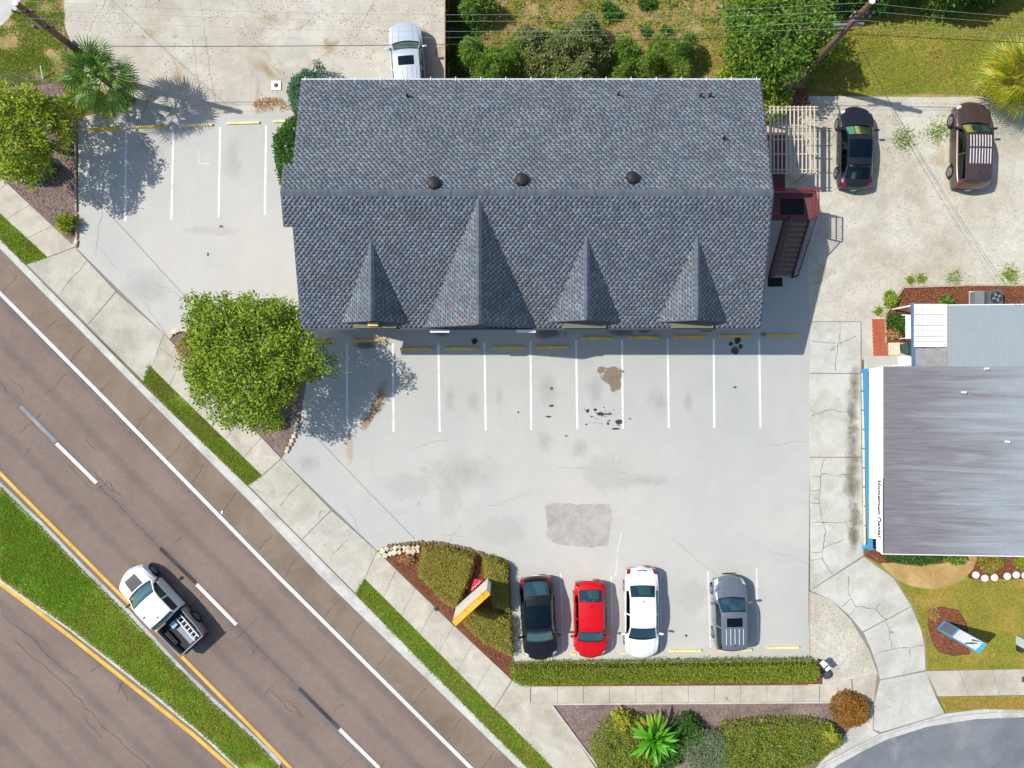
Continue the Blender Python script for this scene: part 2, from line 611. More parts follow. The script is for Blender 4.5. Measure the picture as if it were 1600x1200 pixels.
M['frond'] = leafy('palm_fronds', [(60, 96, 30), (96, 134, 46), (134, 168, 72), (74, 112, 36)], gloss=0.5)
M['frond_y'] = leafy('yellow_palm_fronds', [(110, 130, 30), (164, 166, 44), (204, 184, 58), (130, 148, 38)], gloss=0.5)
M['strap'] = leafy('strap_leaves', [(70, 140, 26), (98, 172, 36), (120, 190, 52)], gloss=0.5)
M['strap_y'] = leafy('yellow_strap_leaves', [(150, 158, 36), (182, 172, 50), (120, 150, 36)], gloss=0.5)
M['grass'] = leafy('verge_grass', [(92, 132, 28), (116, 154, 36), (142, 172, 48), (170, 172, 78), (104, 142, 32)])
M['grassm'] = leafy('median_grass', [(100, 138, 28), (126, 162, 36), (150, 180, 48), (176, 182, 66), (112, 150, 32)])
M['grass_lush'] = leafy('lush_grass', [(84, 140, 30), (108, 166, 36), (132, 186, 50)])
M['grassy'] = leafy('yard_grass', [(116, 138, 46), (140, 158, 56), (160, 168, 70), (104, 130, 42)])
M['grassdry'] = leafy('dry_grass', [(176, 146, 80), (200, 170, 102), (162, 140, 70), (212, 184, 124)])


def shingle_mat():
    m, n, p, o = nodes('roof_shingles')
    co, g = pos(n)
    r = ramp(n, [lin((96, 106, 115)), lin((112, 123, 133)), lin((130, 141, 149)), lin((116, 112, 115)), lin((104, 115, 124))])
    n.links.new(g.outputs['Random Per Island'], r.inputs[0])
    f = noise(n, co, 0.7, 4, 0.6)
    rf = ramp(n, [(0.82, 0.84, 0.86, 1), (1.12, 1.09, 1.08, 1)], [0.3, 0.7])
    n.links.new(f, rf.inputs[0])
    c = mixc(n, 1.0, r.outputs[0], rf.outputs[0], 'MULTIPLY')
    f3 = noise(n, co, 45, 2, 0.8)
    n.links.new(c, p.inputs['Base Color'])
    p.inputs['Roughness'].default_value = 0.95
    p.inputs['Specular IOR Level'].default_value = 0.14
    bump(n, p, f3, 0.3, 0.005)
    return m


M['shingle'] = shingle_mat()
M['underlay'] = flat('shingle_underlay', (56, 59, 65), 0.95, var=0.14)


def dental_roof_mat():
    m, n, p, o = nodes('stained_roof')
    co, g = pos(n)
    bk = n.nodes.new('ShaderNodeTexBrick')
    bk.inputs['Scale'].default_value = 1.0
    bk.inputs['Brick Width'].default_value = 0.3
    bk.inputs['Row Height'].default_value = 0.14
    bk.inputs['Mortar Size'].default_value = 0.012
    bk.inputs['Color1'].default_value = (1, 1, 1, 1)
    bk.inputs['Color2'].default_value = (0.95, 0.95, 0.95, 1)
    bk.inputs['Mortar'].default_value = (0.86, 0.87, 0.88, 1)
    n.links.new(mapped(n, co, R(90)), bk.inputs['Vector'])
    base = mixc(n, 1.0, lin((150, 158, 161)), bk.outputs['Color'], 'MULTIPLY')
    sx = n.nodes.new('ShaderNodeSeparateXYZ')
    n.links.new(co, sx.inputs[0])
    # grime: streaks run down the slope (x), heaviest at the lower eave, only on the front half of the roof
    st = mapped(n, co, 0, (0.13, 1.9, 1))
    f = noise(n, st, 1.0, 6, 0.62, 0.5)
    grime = mth(n, 'SUBTRACT', mth(n, 'MULTIPLY', f, 2.6), mth(n, 'MULTIPLY', mth(n, 'SUBTRACT', sx.outputs['X'], 19.0), 0.155))
    r = ramp(n, [(0, 0, 0, 1), (1, 1, 1, 1)], [0.2, 1.2])
    n.links.new(grime, r.inputs[0])
    r.color_ramp.elements[0].position = 0.15
    r.color_ramp.elements[1].position = 1.0
    south = mth(n, 'LESS_THAN', sx.outputs['Y'], 0.9)
    gf = mth(n, 'MULTIPLY', mth(n, 'MULTIPLY', r.outputs[0], south), 0.92)
    f2 = noise(n, mapped(n, co, 0, (0.6, 9, 1)), 1.0, 5, 0.75)
    rd = ramp(n, [lin((98, 93, 97)), lin((130, 125, 128))], [0.3, 0.7])
    n.links.new(f2, rd.inputs[0])
    c = mixc(n, gf, base, rd.outputs[0])
    n.links.new(c, p.inputs['Base Color'])
    p.inputs['Roughness'].default_value = 0.9
    p.inputs['Specular IOR Level'].default_value = 0.2
    bump(n, p, bk.outputs['Fac'], -0.3, 0.006)
    return m


M['dental_roof'] = dental_roof_mat()


def paint(name, col, metal=0.0, rough=0.35, coat=0.8):
    return flat(name, col, rough, metal, var=0.03, coat=coat, scale=1.5, spec=0.25)


def glass_mat(name, tint, extra=0.06):
    m, n, p, o = nodes(name)
    n.nodes.remove(p)
    t = n.nodes.new('ShaderNodeBsdfTransparent')
    t.inputs[0].default_value = tint + (1,)
    gl = n.nodes.new('ShaderNodeBsdfGlossy')
    gl.inputs['Roughness'].default_value = 0.03
    gl.inputs['Color'].default_value = (0.55, 0.90, 0.90, 1)
    fr = n.nodes.new('ShaderNodeFresnel')
    fr.inputs['IOR'].default_value = 1.55
    a = mth(n, 'ADD', fr.outputs[0], extra)
    x = n.nodes.new('ShaderNodeMixShader')
    n.links.new(a, x.inputs[0])
    n.links.new(t.outputs[0], x.inputs[1])
    n.links.new(gl.outputs[0], x.inputs[2])
    n.links.new(x.outputs[0], o.inputs[0])
    return m


M['glass_front'] = glass_mat('windshield_glass', (0.58, 0.86, 0.82), 0.20)
M['glass_side'] = glass_mat('tinted_side_glass', (0.07, 0.08, 0.09), 0.03)
M['interior'] = flat('car_interior', (92, 98, 100), 0.8)
M['interior_tan'] = flat('car_interior_grey', (120, 124, 122), 0.8)
M['tyre'] = flat('tyre_rubber', (28, 28, 29), 0.85)
M['rim'] = flat('alloy_rim', (176, 178, 182), 0.3, 0.8)
M['headlight'] = flat('headlight_lens', (206, 212, 216), 0.1)
M['taillight'] = flat('taillight_lens', (150, 20, 28), 0.15)
M['plastic'] = flat('black_plastic', (34, 34, 36), 0.55)
M['chrome'] = flat('chrome', (205, 206, 208), 0.15, 1.0)

# ================================================================== SETTING
def structure(o):
    o['kind'] = 'structure'
    return o


Z_ROAD = -0.12
CURB_ASPHALT = [(-2500, -2131), (0, 390), (206, 600), (400, 795), (499, 900), (800, 1192), (940, 1330)]
CURB_BACK = [(-2500, -2151), (0, 374), (222, 600), (395, 768), (556, 930), (800, 1176), (925, 1300)]
STREET_ASPHALT = [(1230, 1300), (1262, 1236), (1310, 1197), (1350, 1175), (1387, 1157), (1450, 1137), (1525, 1125), (1600, 1122), (2600, 1122)]
STREET_BACK = [(1205, 1300), (1238, 1230), (1275, 1199), (1340, 1165), (1375, 1147), (1445, 1125), (1477, 1115), (1537, 1108), (1600, 1110), (2600, 1110)]

ground = structure(patch('ground', [(-900, -900), (900, -900), (900, 900), (-900, 900)], -0.30, M['lawnsoil']))
road = structure(patch('road', G2(CURB_ASPHALT + [(2600, 2960), (1500, 4200), (-4200, -1500)]), Z_ROAD, M['road']))
block = structure(patch('lot_soil', G2(CURB_BACK + [(1180, 1310)] + STREET_BACK[0:] + [(2600, -2151)]), 0.0, M['soil'], skirt=0.3))
street = structure(patch('side_street', G2(STREET_ASPHALT + [(2600, 2400), (1240, 1640), (960, 1350)]), Z_ROAD + 0.004, M['street']))


def offset_strip(name, A, B, z, mat, parent=None, za=None, zb=None):
    """ribbon between two pixel polylines of equal length"""
    mb = MB()
    a = [G(p[0], p[1]) for p in A]
    b = [G(p[0], p[1]) for p in B]
    vs = [(p.x, p.y, z if za is None else za) for p in a] + [(p.x, p.y, z if zb is None else zb) for p in b]
    n = len(a)
    mb.add(vs, [(i, i + 1, n + i + 1, n + i) for i in range(n - 1)])
    return mb.build(name, mat, parent)


def curb(name, asphalt, back, z_top=0.012):
    """gutter pan and rounded kerb, pixel polylines: road edge and kerb back"""
    mb = MB()
    n = len(asphalt)
    prof = [(0.0, Z_ROAD + 0.006), (0.55, Z_ROAD + 0.012), (0.66, z_top - 0.03), (0.74, z_top), (1.0, z_top), (1.0, -0.2)]
    a = [G(p[0], p[1]) for p in asphalt]
    b = [G(p[0], p[1]) for p in back]
    vs = []
    for i in range(n):
        for t, z in prof:
            q = a[i].lerp(b[i], t)
            vs.append((q.x, q.y, z))
    k = len(prof)
    fs = [(i * k + j, (i + 1) * k + j, (i + 1) * k + j + 1, i * k + j + 1) for i in range(n - 1) for j in range(k - 1)]
    mb.add(vs, fs)
    o = mb.build(name, M['gutter'])
    return structure(o)


def dens(pl, step=60):
    out = []
    for i in range(len(pl) - 1):
        a, b = Vector(pl[i]), Vector(pl[i + 1])
        m = max(1, int((b - a).length / step)) if (b - a).length < 900 else 4
        for k in range(m):
            out.append(tuple(a.lerp(b, k / m)))
    out.append(tuple(pl[-1]))
    return out


curb('kerb_and_gutter', CURB_ASPHALT, CURB_BACK)
cracks('gutter_joint', [[tuple(Vector(p) + Vector((-1, 0.8))) for p in CURB_BACK[1:6]]], 0.8, 0.0165, M['joint'], road) if False else None
curb('street_kerb_and_gutter', STREET_ASPHALT + [(2601, 1122)], STREET_BACK + [])


def shift(pl, dx, dy):
    return [(p[0] + dx, p[1] + dy) for p in pl]


# ---- road: shoulder, lines
WHITE = [(-900, -462), (0, 460), (140, 601), (400, 867), (432, 900), (735, 1201), (1100, 1563)]


def line_strip(name, pts, wpx, z, mat, parent):
    """painted stripe along a pixel polyline"""
    mb = MB()
    P = [Vector(p) for p in pts]
    L, Rr = [], []
    for i, p in enumerate(P):
        d = (P[min(i + 1, len(P) - 1)] - P[max(i - 1, 0)]).normalized()
        nrm = Vector((-d.y, d.x)) * wpx / 2
        L.append(p + nrm)
        Rr.append(p - nrm)
    a = [G(p.x, p.y) for p in L]
    b = [G(p.x, p.y) for p in Rr]
    vs = [(p.x, p.y, z) for p in a] + [(p.x, p.y, z) for p in b]
    n = len(a)
    mb.add(vs, [(n + i, n + i + 1, i + 1, i) for i in range(n - 1)])
    return mb.build(name, mat, parent)


offset_strip('shoulder', [(-900, -462), (0, 460), (140, 601), (400, 867), (432, 900), (735, 1201), (800, 1265)],
             [(-900, -517), (0, 390), (206, 600), (400, 795), (499, 900), (800, 1192), (870, 1262)], Z_ROAD + 0.004, M['shoulder'], road)
line_strip('edge_line', WHITE, 5.4, Z_ROAD + 0.008, M['paint'], road)
line_strip('yellow_line', [(-900, -158), (-300, 443), (0, 742), (152, 896), (250, 994), (400, 1147), (452, 1201), (800, 1560)], 5.2, Z_ROAD + 0.008, M['yellowpaint'], road)
line_strip('yellow_line', [(-900, 300), (-300, 712), (0, 914), (50, 951), (125, 1009), (200, 1069), (300, 1149), (358, 1200), (700, 1520)], 6.0, Z_ROAD + 0.008, M['yellowpaint'], road)
for a, b, m_ in [((86, 693), (149, 755), 'paint'), ((30, 635), (85, 691), 'greypaint'), ((306, 914), (368, 977), 'paint'), ((249, 857), (305, 912), 'blackpaint'),
                 ((530, 1141), (592, 1202), 'paint'), ((466, 1076), (529, 1139), 'blackpaint'), ((-140, 470), (-78, 532), 'paint'), ((750, 1360), (812, 1420), 'paint')]:
    line_strip('lane_line', [a, b], 6.0 if m_ != 'paint' else 5.6, Z_ROAD + 0.008, M[m_], road)


def crack_path(a, b, wob, n):
    a, b = Vector(a), Vector(b)
    d = b - a
    nr = Vector((-d.y, d.x)).normalized()
    off = 0
    pts = []
    for i in range(n + 1):
        off = 0.75 * off + random.uniform(-wob, wob)
        e = math.sin(math.pi * i / n) ** 0.5 if n > 1 else 0
        pts.append(a + d * (i / n) + nr * off * e)
    return pts


def cracks(name, paths, wpx, z, mat, parent):
    mb = MB()
    for pts in paths:
        P = [Vector(p) for p in pts]
        vs = []
        for i, p in enumerate(P):
            d = (P[min(i + 1, len(P) - 1)] - P[max(i - 1, 0)]).normalized()
            nr = Vector((-d.y, d.x)) * wpx * random.uniform(0.25, 0.65)
            for q in (p + nr, p - nr):
                g = G(q.x, q.y)
                vs.append((g.x, g.y, z))
        mb.add(vs, [(2 * i + 1, 2 * i + 3, 2 * i + 2, 2 * i) for i in range(len(P) - 1)])
    o = mb.build(name, mat, parent)
    o['kind'] = 'stuff'
    return o


rc = []
for k in range(17):                                     # transverse cracks in the shoulder
    x0 = -40 + k * 49 + random.uniform(-8, 8)
    y0 = 395 + (x0) * 1.0 + 25
    rc.append(crack_path((x0 + random.uniform(-2, 2), y0 + 38), (x0 + 22, y0 + random.uniform(2, 16)), 2.0, 6))
for k in range(26):
    x0 = random.uniform(-20, 640)
    off = random.uniform(90, 240)
    a = (x0, 458 + x0 * 1.015 + off)
    ln = random.uniform(18, 60)
    sgn = random.random() < 0.6
    b = (a[0] + ln * (0.7 if sgn else 0.65), a[1] + ln * (0.72 if sgn else -0.6))
    rc.append(crack_path(a, b, 2.2, 9))
rc.append(crack_path((20, 1000), (235, 1205), 3.0, 30))
rc.append(crack_path((0, 960), (120, 1060), 3.0, 16))
for k in range(8):
    a = (random.uniform(0, 250), random.uniform(960, 1200))
    rc.append(crack_path(a, (a[0] + random.uniform(-30, 30), a[1] + random.uniform(10, 40)), 2.5, 7))
for (a, b) in [((368, 977), (466, 1076)), ((149, 755), (249, 857))]:
    rc.append(crack_path(a, b, 1.4, 16))
cracks('road_crack', rc, 0.8, Z_ROAD + 0.0062, M['roadcrack'], road)

# ---- median
MED_UP = [(-900, -130), (-300, 466), (0, 762), (60, 820), (125, 888), (200, 962), (270, 1037), (330, 1097), (400, 1160), (436, 1198), (520, 1290)]
MED_LO = [(-900, 282), (-300, 700), (0, 906), (60, 948), (110, 983), (200, 1053), (260, 1101), (330, 1160), (372, 1200), (440, 1264), (520, 1340)]
med_poly = MED_UP + MED_LO[::-1]
median = structure(patch('median', G2(med_poly), -0.05, M['vergesoil'], skirt=0.1))


def soften(pl, amp, step=9):
    out = []
    for p in dens(pl, step):
        out.append((p[0] + random.uniform(-amp, amp), p[1] + random.uniform(-amp, amp)))
    return out


for nm, pl, dx, dy in (('kerb', MED_UP[1:-1], 2.5, -5.0), ('kerb', MED_LO[1:-1], -3.0, 4.0)):
    inner = dens(pl, 25)
    outer = [(p[0] + dx + random.uniform(-0.6, 0.6), p[1] + dy + random.uniform(-0.6, 0.6)) for p in inner]
    o = offset_strip(nm, [(p[0] - dx * 0.5, p[1] - dy * 0.5) for p in inner] if dy < 0 else outer,
                     outer if dy < 0 else [(p[0] - dx * 0.5, p[1] - dy * 0.5) for p in inner], -0.04, M['gutter'], median,
                     za=-0.04 if dy < 0 else Z_ROAD + 0.003, zb=Z_ROAD + 0.003 if dy < 0 else -0.04)

# ---- verges between kerb and sidewalk
VERGE = [
    [(-300, 38), (0, 333), (40, 368), (75, 402), (58, 408), (40, 412), (0, 375), (-300, 72)],
    [(232, 569), (300, 636), (360, 694), (410, 743), (400, 750), (386, 757), (300, 674), (224, 597)],
    [(570, 904), (640, 972), (730, 1065), (860, 1196), (905, 1242), (880, 1256), (800, 1176), (680, 1056), (556, 928), (561, 914)],
]
verges = [structure(patch('grass_verge', G2(v), 0.010, M['vergesoil'])) for v in VERGE]

# ---- sidewalk along the road: separate slabs
SW_IN = [(-300, -12), (0, 275), (118, 386), (265, 530), (440, 716), (590, 861), (700, 968), (800, 1062)]
SW_OUT = [(-300, 38), (0, 333), (75, 402), (232, 569), (410, 743), (570, 904), (680, 1014), (772, 1107)]


def along(pl, t):
    P = [Vector(p) for p in pl]
    Ls = [(P[i + 1] - P[i]).length for i in range(len(P) - 1)]
    s = t * sum(Ls)
    for i, l in enumerate(Ls):
        if s <= l or i == len(Ls) - 1:
            return P[i].lerp(P[i + 1], min(1, s / l))
        s -= l


def slab_mesh(poly_px, z0, z1, gap_px=0.22):
    """one concrete slab with slightly shrunk, rounded-over rim"""
    P = [Vector(p) for p in poly_px]
    c = sum(P, Vector((0, 0))) / len(P)
    w_ = []
    for p in P:
        d = (c - p)
        w_.append(p + d.normalized() * gap_px * 1.4)
    low = [G(p.x, p.y) for p in w_]
    top = [G(*(p + (c - p).normalized() * 0.6)) for p in w_]
    if (low[1] - low[0]).cross(low[2] - low[1]).z < 0:
        low, top = low[::-1], top[::-1]
    n = len(low)
    mb = MB()
    vs = [(p.x, p.y, z0) for p in low] + [(p.x, p.y, z1 - 0.008) for p in low] + [(p.x, p.y, z1) for p in top]
    fs = [tuple(range(2 * n, 3 * n))]
    for i in range(n):
        j = (i + 1) % n
        fs += [(i, j, n + j, n + i), (n + i, n + j, 2 * n + j, 2 * n + i)]
    mb.add(vs, fs)
    return mb


sidewalk = structure(patch('sidewalk', G2(SW_IN + SW_OUT[::-1]), 0.006, M['joint']))


def slabs(parent, A, B, ts, mat, z1=0.05):
    for i in range(len(ts) - 1):
        q = [along(A, ts[i]), along(A, ts[i + 1]), along(B, ts[i + 1]), along(B, ts[i])]
        slab_mesh(q, -0.05, z1 + random.uniform(-0.003, 0.003)).build('slab', mat, parent)


# walk slabs before the first driveway, between the driveways and after the second one
slabs(sidewalk, [(-300, -12), (0, 275), (118, 386)], [(-300, 38), (0, 333), (75, 402)], [i / 12 for i in range(13)], M['walk'])
slabs(sidewalk, [(257, 521), (265, 530), (440, 716)], [(237, 574), (247, 584), (410, 743)], [i / 6 for i in range(7)], M['walk'])
slabs(sidewalk, [(590, 861), (700, 968), (800, 1062)], [(570, 904), (680, 1014), (772, 1107)], [i / 7 for i in range(8)], M['walk'])
# driveway aprons reach down to the gutter
apron = structure(patch('driveway_apron', G2([(118, 386), (257, 521), (237, 574), (222, 594), (40, 414), (75, 402)]), 0.008, M['joint']))


def apron_slab(q, zs):
    P = [Vector(p) for p in q]
    c = sum(P, Vector((0, 0))) / len(P)
    P = [p + (c - p).normalized() * 0.7 for p in P]
    pts = [G(p.x, p.y) for p in P]
    vs = [(pts[i].x, pts[i].y, zs[i]) for i in range(len(pts))] + [(pts[i].x, pts[i].y, -0.15) for i in range(len(pts))]
    n = len(pts)
    fs = [tuple(range(n))] + [(i, n + i, n + (i + 1) % n, (i + 1) % n) for i in range(n)]
    me = MB().add(vs, fs).mesh('slab')
    bm = bmesh.new()
    bm.from_mesh(me)
    bmesh.ops.recalc_face_normals(bm, faces=bm.faces[:])
    bm.to_mesh(me)
    bm.free()
    return me


for q in ([(118, 386), (182, 456), (137, 508), (42, 413), (75, 402)], [(182, 456), (257, 521), (237, 574), (224, 596), (137, 508)]):
    zs = [0.045 if i in (0, 1) else (0.016 if len(q) == 5 else 0.016) for i in range(len(q))]
    link('slab', apron_slab(q, zs), apron, M['apron'])
apron2 = structure(patch('driveway_apron', G2([(440, 716), (590, 861), (570, 904), (556, 928), (386, 757), (410, 743)]), 0.008, M['joint']))
for q in ([(440, 716), (518, 797), (472, 843), (388, 758), (410, 743)], [(518, 797), (590, 861), (570, 904), (557, 928), (472, 843)]):
    link('slab', apron_slab(q, [0.045, 0.045, 0.016, 0.016, 0.016] if q[0] == (440, 716) else [0.045, 0.045, 0.03, 0.016, 0.016]), apron2, M['apron'])
cracks('crack', [crack_path((135, 408), (96, 455), 1.5, 8), crack_path((468, 756), (438, 790), 1.5, 8), crack_path((545, 842), (520, 865), 1.2, 6),
                 crack_path((250, 545), (270, 560), 1, 5)], 0.5, 0.058, M['joint'], apron2)

# side-street walk (runs along the hedge)
walk2_poly = [(800, 1062), (818, 1073), (1100, 1071), (1270, 1070), (1372, 1052), (1366, 1096), (1300, 1098), (862, 1100), (790, 1100), (772, 1107)]
walk2 = structure(patch('hedge_walk', G2(walk2_poly), 0.0075, M['joint']))
A2 = [(830, 1072), (1280, 1070)]
B2 = [(830, 1099), (1280, 1098)]
slabs(walk2, A2, B2, [i / 11 for i in range(12)], M['walk'], 0.045)
slab_mesh([(801, 1063), (829, 1072), (829, 1099), (790, 1100), (773, 1106)], -0.05, 0.045).build('slab', M['walk'], walk2)
slab_mesh([(1281, 1070), (1330, 1060), (1332, 1097), (1281, 1098)], -0.05, 0.045).build('slab', M['walk'], walk2)
slab_mesh([(1332, 1060), (1370, 1052), (1366, 1096), (1333, 1097)], -0.05, 0.045).build('slab', M['walk'], walk2)
# diagonal ramp walk to the corner
ramp_walk = structure(patch('corner_walk', G2([(772, 1106), (788, 1098), (862, 1097), (880, 1125), (930, 1200), (1010, 1310), (930, 1310), (905, 1242), (860, 1196)]), 0.012, M['walk']))
# kerb edging of the south bed
for pl in ([(862, 1100), (1300, 1097)], [(862, 1101), (935, 1200), (1000, 1290)]):
    P = dens(pl, 60)
    for i in range(len(P) - 1):
        mb = MB().beam(G(*P[i], 0.05), G(*P[i + 1], 0.05), 0.09, 0.1)
        mb.build('edging_kerb', M['gutter'], walk2)
walk3 = structure(patch('yard_walk', G2([(1445, 1048), (1700, 1043), (1700, 1084), (1462, 1088)]), 0.0076, M['joint']))
slabs(walk3, [(1446, 1048), (1720, 1043)], [(1466, 1088), (1720, 1084)], [0, 0.19, 0.38, 0.57, 0.76, 1.0], M['walk'], 0.045)

# ---- paved and unpaved areas of the block
sand = structure(patch('sandy_drive', G2([(100, -300), (697, -300), (697, 200), (122, 200), (122, 184), (160, 176), (100, 40)]), 0.004, M['sand']))
cracks('crack', [crack_path((312, 0), (338, 165), 3, 16), crack_path((165, 0), (140, 50), 2, 8), crack_path((585, 0), (555, 60), 2, 8), crack_path((300, 60), (312, 140), 2, 8), crack_path((230, 170), (395, 158), 2, 14)], 0.5, 0.0085, M['joint'], sand)
corner_pad = structure(patch('corner_pavement', G2([(-300, -200), (60, -200), (30, 12), (0, 42), (-200, 200)]), 0.009, M['drive']))
corner_lawn = structure(patch('corner_lawn', G2([(60, -80), (100, -80), (101, 60), (112, 90), (90, 130), (0, 140), (-200, 200), (0, 42), (30, 12)]), 0.005, M['drysoil']))
backyard = structure(patch('backyard', G2([(697, -500), (2300, -500), (2300, 140), (1600, 150), (1450, 152), (1262, 150), (1262, 208), (697, 208)]), 0.004, M['drysoil']))
side_lawn = structure(patch('side_lawn', G2([(1262, 40), (1280, -300), (2300, -300), (2300, 135), (1600, 146), (1540, 148), (1450, 147), (1350, 149), (1275, 140)]), 0.0075, M['lawnsoil']))
gravel = structure(patch('shell_yard', G2([(1195, 150), (1262, 150), (1450, 152), (1600, 150), (2300, 145), (2300, 445), (1600, 446), (1412, 449), (1385, 486), (1384, 560), (1345, 562), (1345, 503), (1265, 503), (1195, 503)]), 0.006, M['shell']))
LOT = [(122, 184), (300, 180), (520, 176), (520, 300), (1262, 300), (1262, 410), (1266, 520), (1265, 720), (1262, 1034), (1000, 1037), (806, 1037), (800, 1020), (797, 880),
       (700, 852), (650, 848), (600, 855), (590, 861), (440, 716), (452, 700), (470, 650), (475, 560), (400, 500), (290, 510), (265, 530), (118, 386), (122, 370)]
lot = structure(patch('parking_lot', G2(LOT), 0.012, M['concrete']))
patch('repair_patch', G2(soften([(852, 788), (880, 786), (915, 788), (953, 787), (956, 810), (952, 835), (950, 852), (930, 855), (900, 853), (868, 850), (853, 836), (855, 812)], 1.3, 5)), 0.016, M['patchc'], lot)
cracks('expansion_joint', [[(140, 302), (200, 365), (306, 482)], [(486, 674), (560, 752), (648, 842)], [(1265, 505), (1266, 640), (1265, 1030)]], 1.0, 0.0165, M['joint'], lot)
cracks('crack', [crack_path((225, 472), (262, 530), 3, 10), crack_path((150, 380), (186, 420), 3, 8), crack_path((700, 870), (720, 820), 3, 10), crack_path((690, 835), (735, 840), 3, 9),
                 crack_path((600, 800), (640, 802), 2, 8), crack_path((745, 870), (790, 872), 2, 8), crack_path((1100, 480), (1130, 470), 2, 6), crack_path((650, 700), (700, 690), 3, 9), crack_path((240, 445), (300, 470), 3, 9), crack_path((160, 330), (150, 400), 3, 10), crack_path((1180, 700), (1262, 690), 3, 12),
                 crack_path((1050, 840), (1120, 900), 3, 12), crack_path((760, 790), (830, 770), 3, 10), crack_path((540, 790), (560, 830), 2, 7), crack_path((1200, 860), (1262, 880), 2.5, 9), crack_path((870, 730), (1000, 742), 2.5, 14)], 0.45, 0.0165, M['joint'], lot)
# painted bay lines
for (x0, y0, x1, y1) in [(197, 206, 196, 346), (271, 206, 268, 343), (344, 199, 342, 340), (416, 196, 414, 336)] + \
        [(542, 536, 543, 677), (614, 536, 615, 675), (685, 537, 687, 675), (757, 535, 759, 673), (829, 533, 830, 672), (900, 531, 902, 671), (972, 531, 973, 670),
         (1043, 530, 1045, 669), (1115, 529, 1116, 668), (1186, 529, 1188, 669)]:
    line_strip('bay_line', [(x0, y0), (x1, y1)], 3.3, 0.016, M['paint'], lot)
for (x0, y0, x1, y1) in [(876, 895, 880, 1020), (955, 900, 957, 1018), (1032, 893, 1033, 1015), (1106, 892, 1110, 1012), (1182, 888, 1185, 1010)]:
    line_strip('bay_line', [(x0, y0), (x1, y1)], 2.6, 0.016, M['oldpaint'], lot)
for pl in ([(311, 235), (311, 256), (328, 256)], [(971, 832), (965, 860), (962, 900)]):
    line_strip('faded_line', pl, 1.2, 0.0162, M['oldpaint'], lot)

sm_oil = stain_mat('oil_stain', (48, 44, 42), 0.85, 3.0, 0.3)
sm_brown = stain_mat('brown_stain', (136, 120, 100), 0.85, 1.5, 0.15)
sm_rust = stain_mat('rust_stain', (158, 118, 70), 0.6, 1.2, 0.8)
sm_grey = stain_mat('grey_stain', (160, 158, 154), 0.24, 0.9, 1.1)
sm_damp = stain_mat('damp_stain', (112, 110, 106), 0.6, 0.9, 0.5)
sm_pale = stain_mat('pale_stain', (202, 200, 195), 0.4, 1.2, 0.5)
sm_moss = stain_mat('moss_stain', (100, 96, 76), 0.55, 1.3, 1.2)


def stain(px, py, rx, ry, mat, z, parent=lot, rot=0.0, name='stain'):
    pts = []
    for k in range(14):
        a = 2 * math.pi * k / 14
        r = random.uniform(0.82, 1.0)
        pts.append((rx * r * math.cos(a) / PPM, ry * r * math.sin(a) / PPM))
    o = patch(name, pts, 0, mat, parent)
    c = G(px, py)
    o.location = (c.x, c.y, z)
    o.rotation_euler = (0, 0, rot)
    return o


zc = [0.0172]


def st(px, py, rx, ry, m_, rot=0.0, parent=lot):
    zc[0] += 0.00025
    stain(px, py, rx, ry, m_, zc[0], parent, rot)


for a in [(940, 578, 9, 8), (957, 587, 22, 16), (962, 600, 12, 16)]:
    st(*a, sm_brown)
st(1147, 548, 9, 8, stain_mat('dark_brown_stain', (84, 76, 66), 0.95, 1.5, 0.15))
for a in [(938, 647, 8, 4), (967, 659, 7, 6), (930, 640, 4, 3), (950, 647, 9, 2), (918, 642, 4, 4), (962, 670, 9, 2), (950, 662, 3, 3), (862, 634, 6, 2.5), (862, 607, 3, 3), (857, 651, 7, 2),
          (916, 663, 4, 2), (810, 644, 2, 2), (1142, 537, 5, 5), (1153, 533, 7, 8), (1157, 541, 5, 6), (741, 533, 8, 6), (1148, 605, 4, 2), (885, 681, 4, 1.5), (1072, 993, 3, 3), (345, 354, 5, 3), (325, 398, 2, 4)]:
    st(*a, sm_oil)
for k in range(34):
    st(random.gauss(935, 22), random.gauss(653, 9), random.uniform(0.8, 2), random.uniform(0.8, 1.6), sm_oil)
st(592, 625, 14, 42, sm_rust, R(-20))
st(575, 655, 9, 28, sm_rust, R(-30))
st(545, 700, 9, 40, stain_mat('faint_rust', (200, 182, 150), 0.55, 1.2, 0.6))
for a in [(703, 620, 13, 34), (741, 628, 16, 30), (780, 620, 10, 26), (860, 610, 22, 40), (930, 610, 24, 36), (1030, 630, 24, 36), (1075, 625, 12, 26), (720, 740, 95, 44),
          (1010, 750, 60, 18), (480, 725, 30, 24), (240, 230, 40, 34), (230, 450, 60, 40), (365, 250, 24, 50),
          (850, 690, 20, 24), (905, 700, 20, 22)]:
    st(*a, sm_grey)
for a in [(660, 733, 9, 8), (653, 787, 8, 7), (471, 728, 4, 4), (495, 724, 6, 6), (700, 780, 26, 50), (640, 760, 50, 30), (1080, 930, 30, 40), (950, 740, 60, 40), (780, 830, 60, 30), (330, 360, 60, 10)]:
    st(*a, sm_pale)
for a in [(860, 521, 32, 12), (970, 517, 26, 12), (1105, 514, 22, 9), (1005, 515, 16, 8), (690, 520, 22, 8), (1138, 513, 8, 6), (1192, 522, 8, 6), (570, 540, 30, 8)]:
    st(*a, sm_damp)

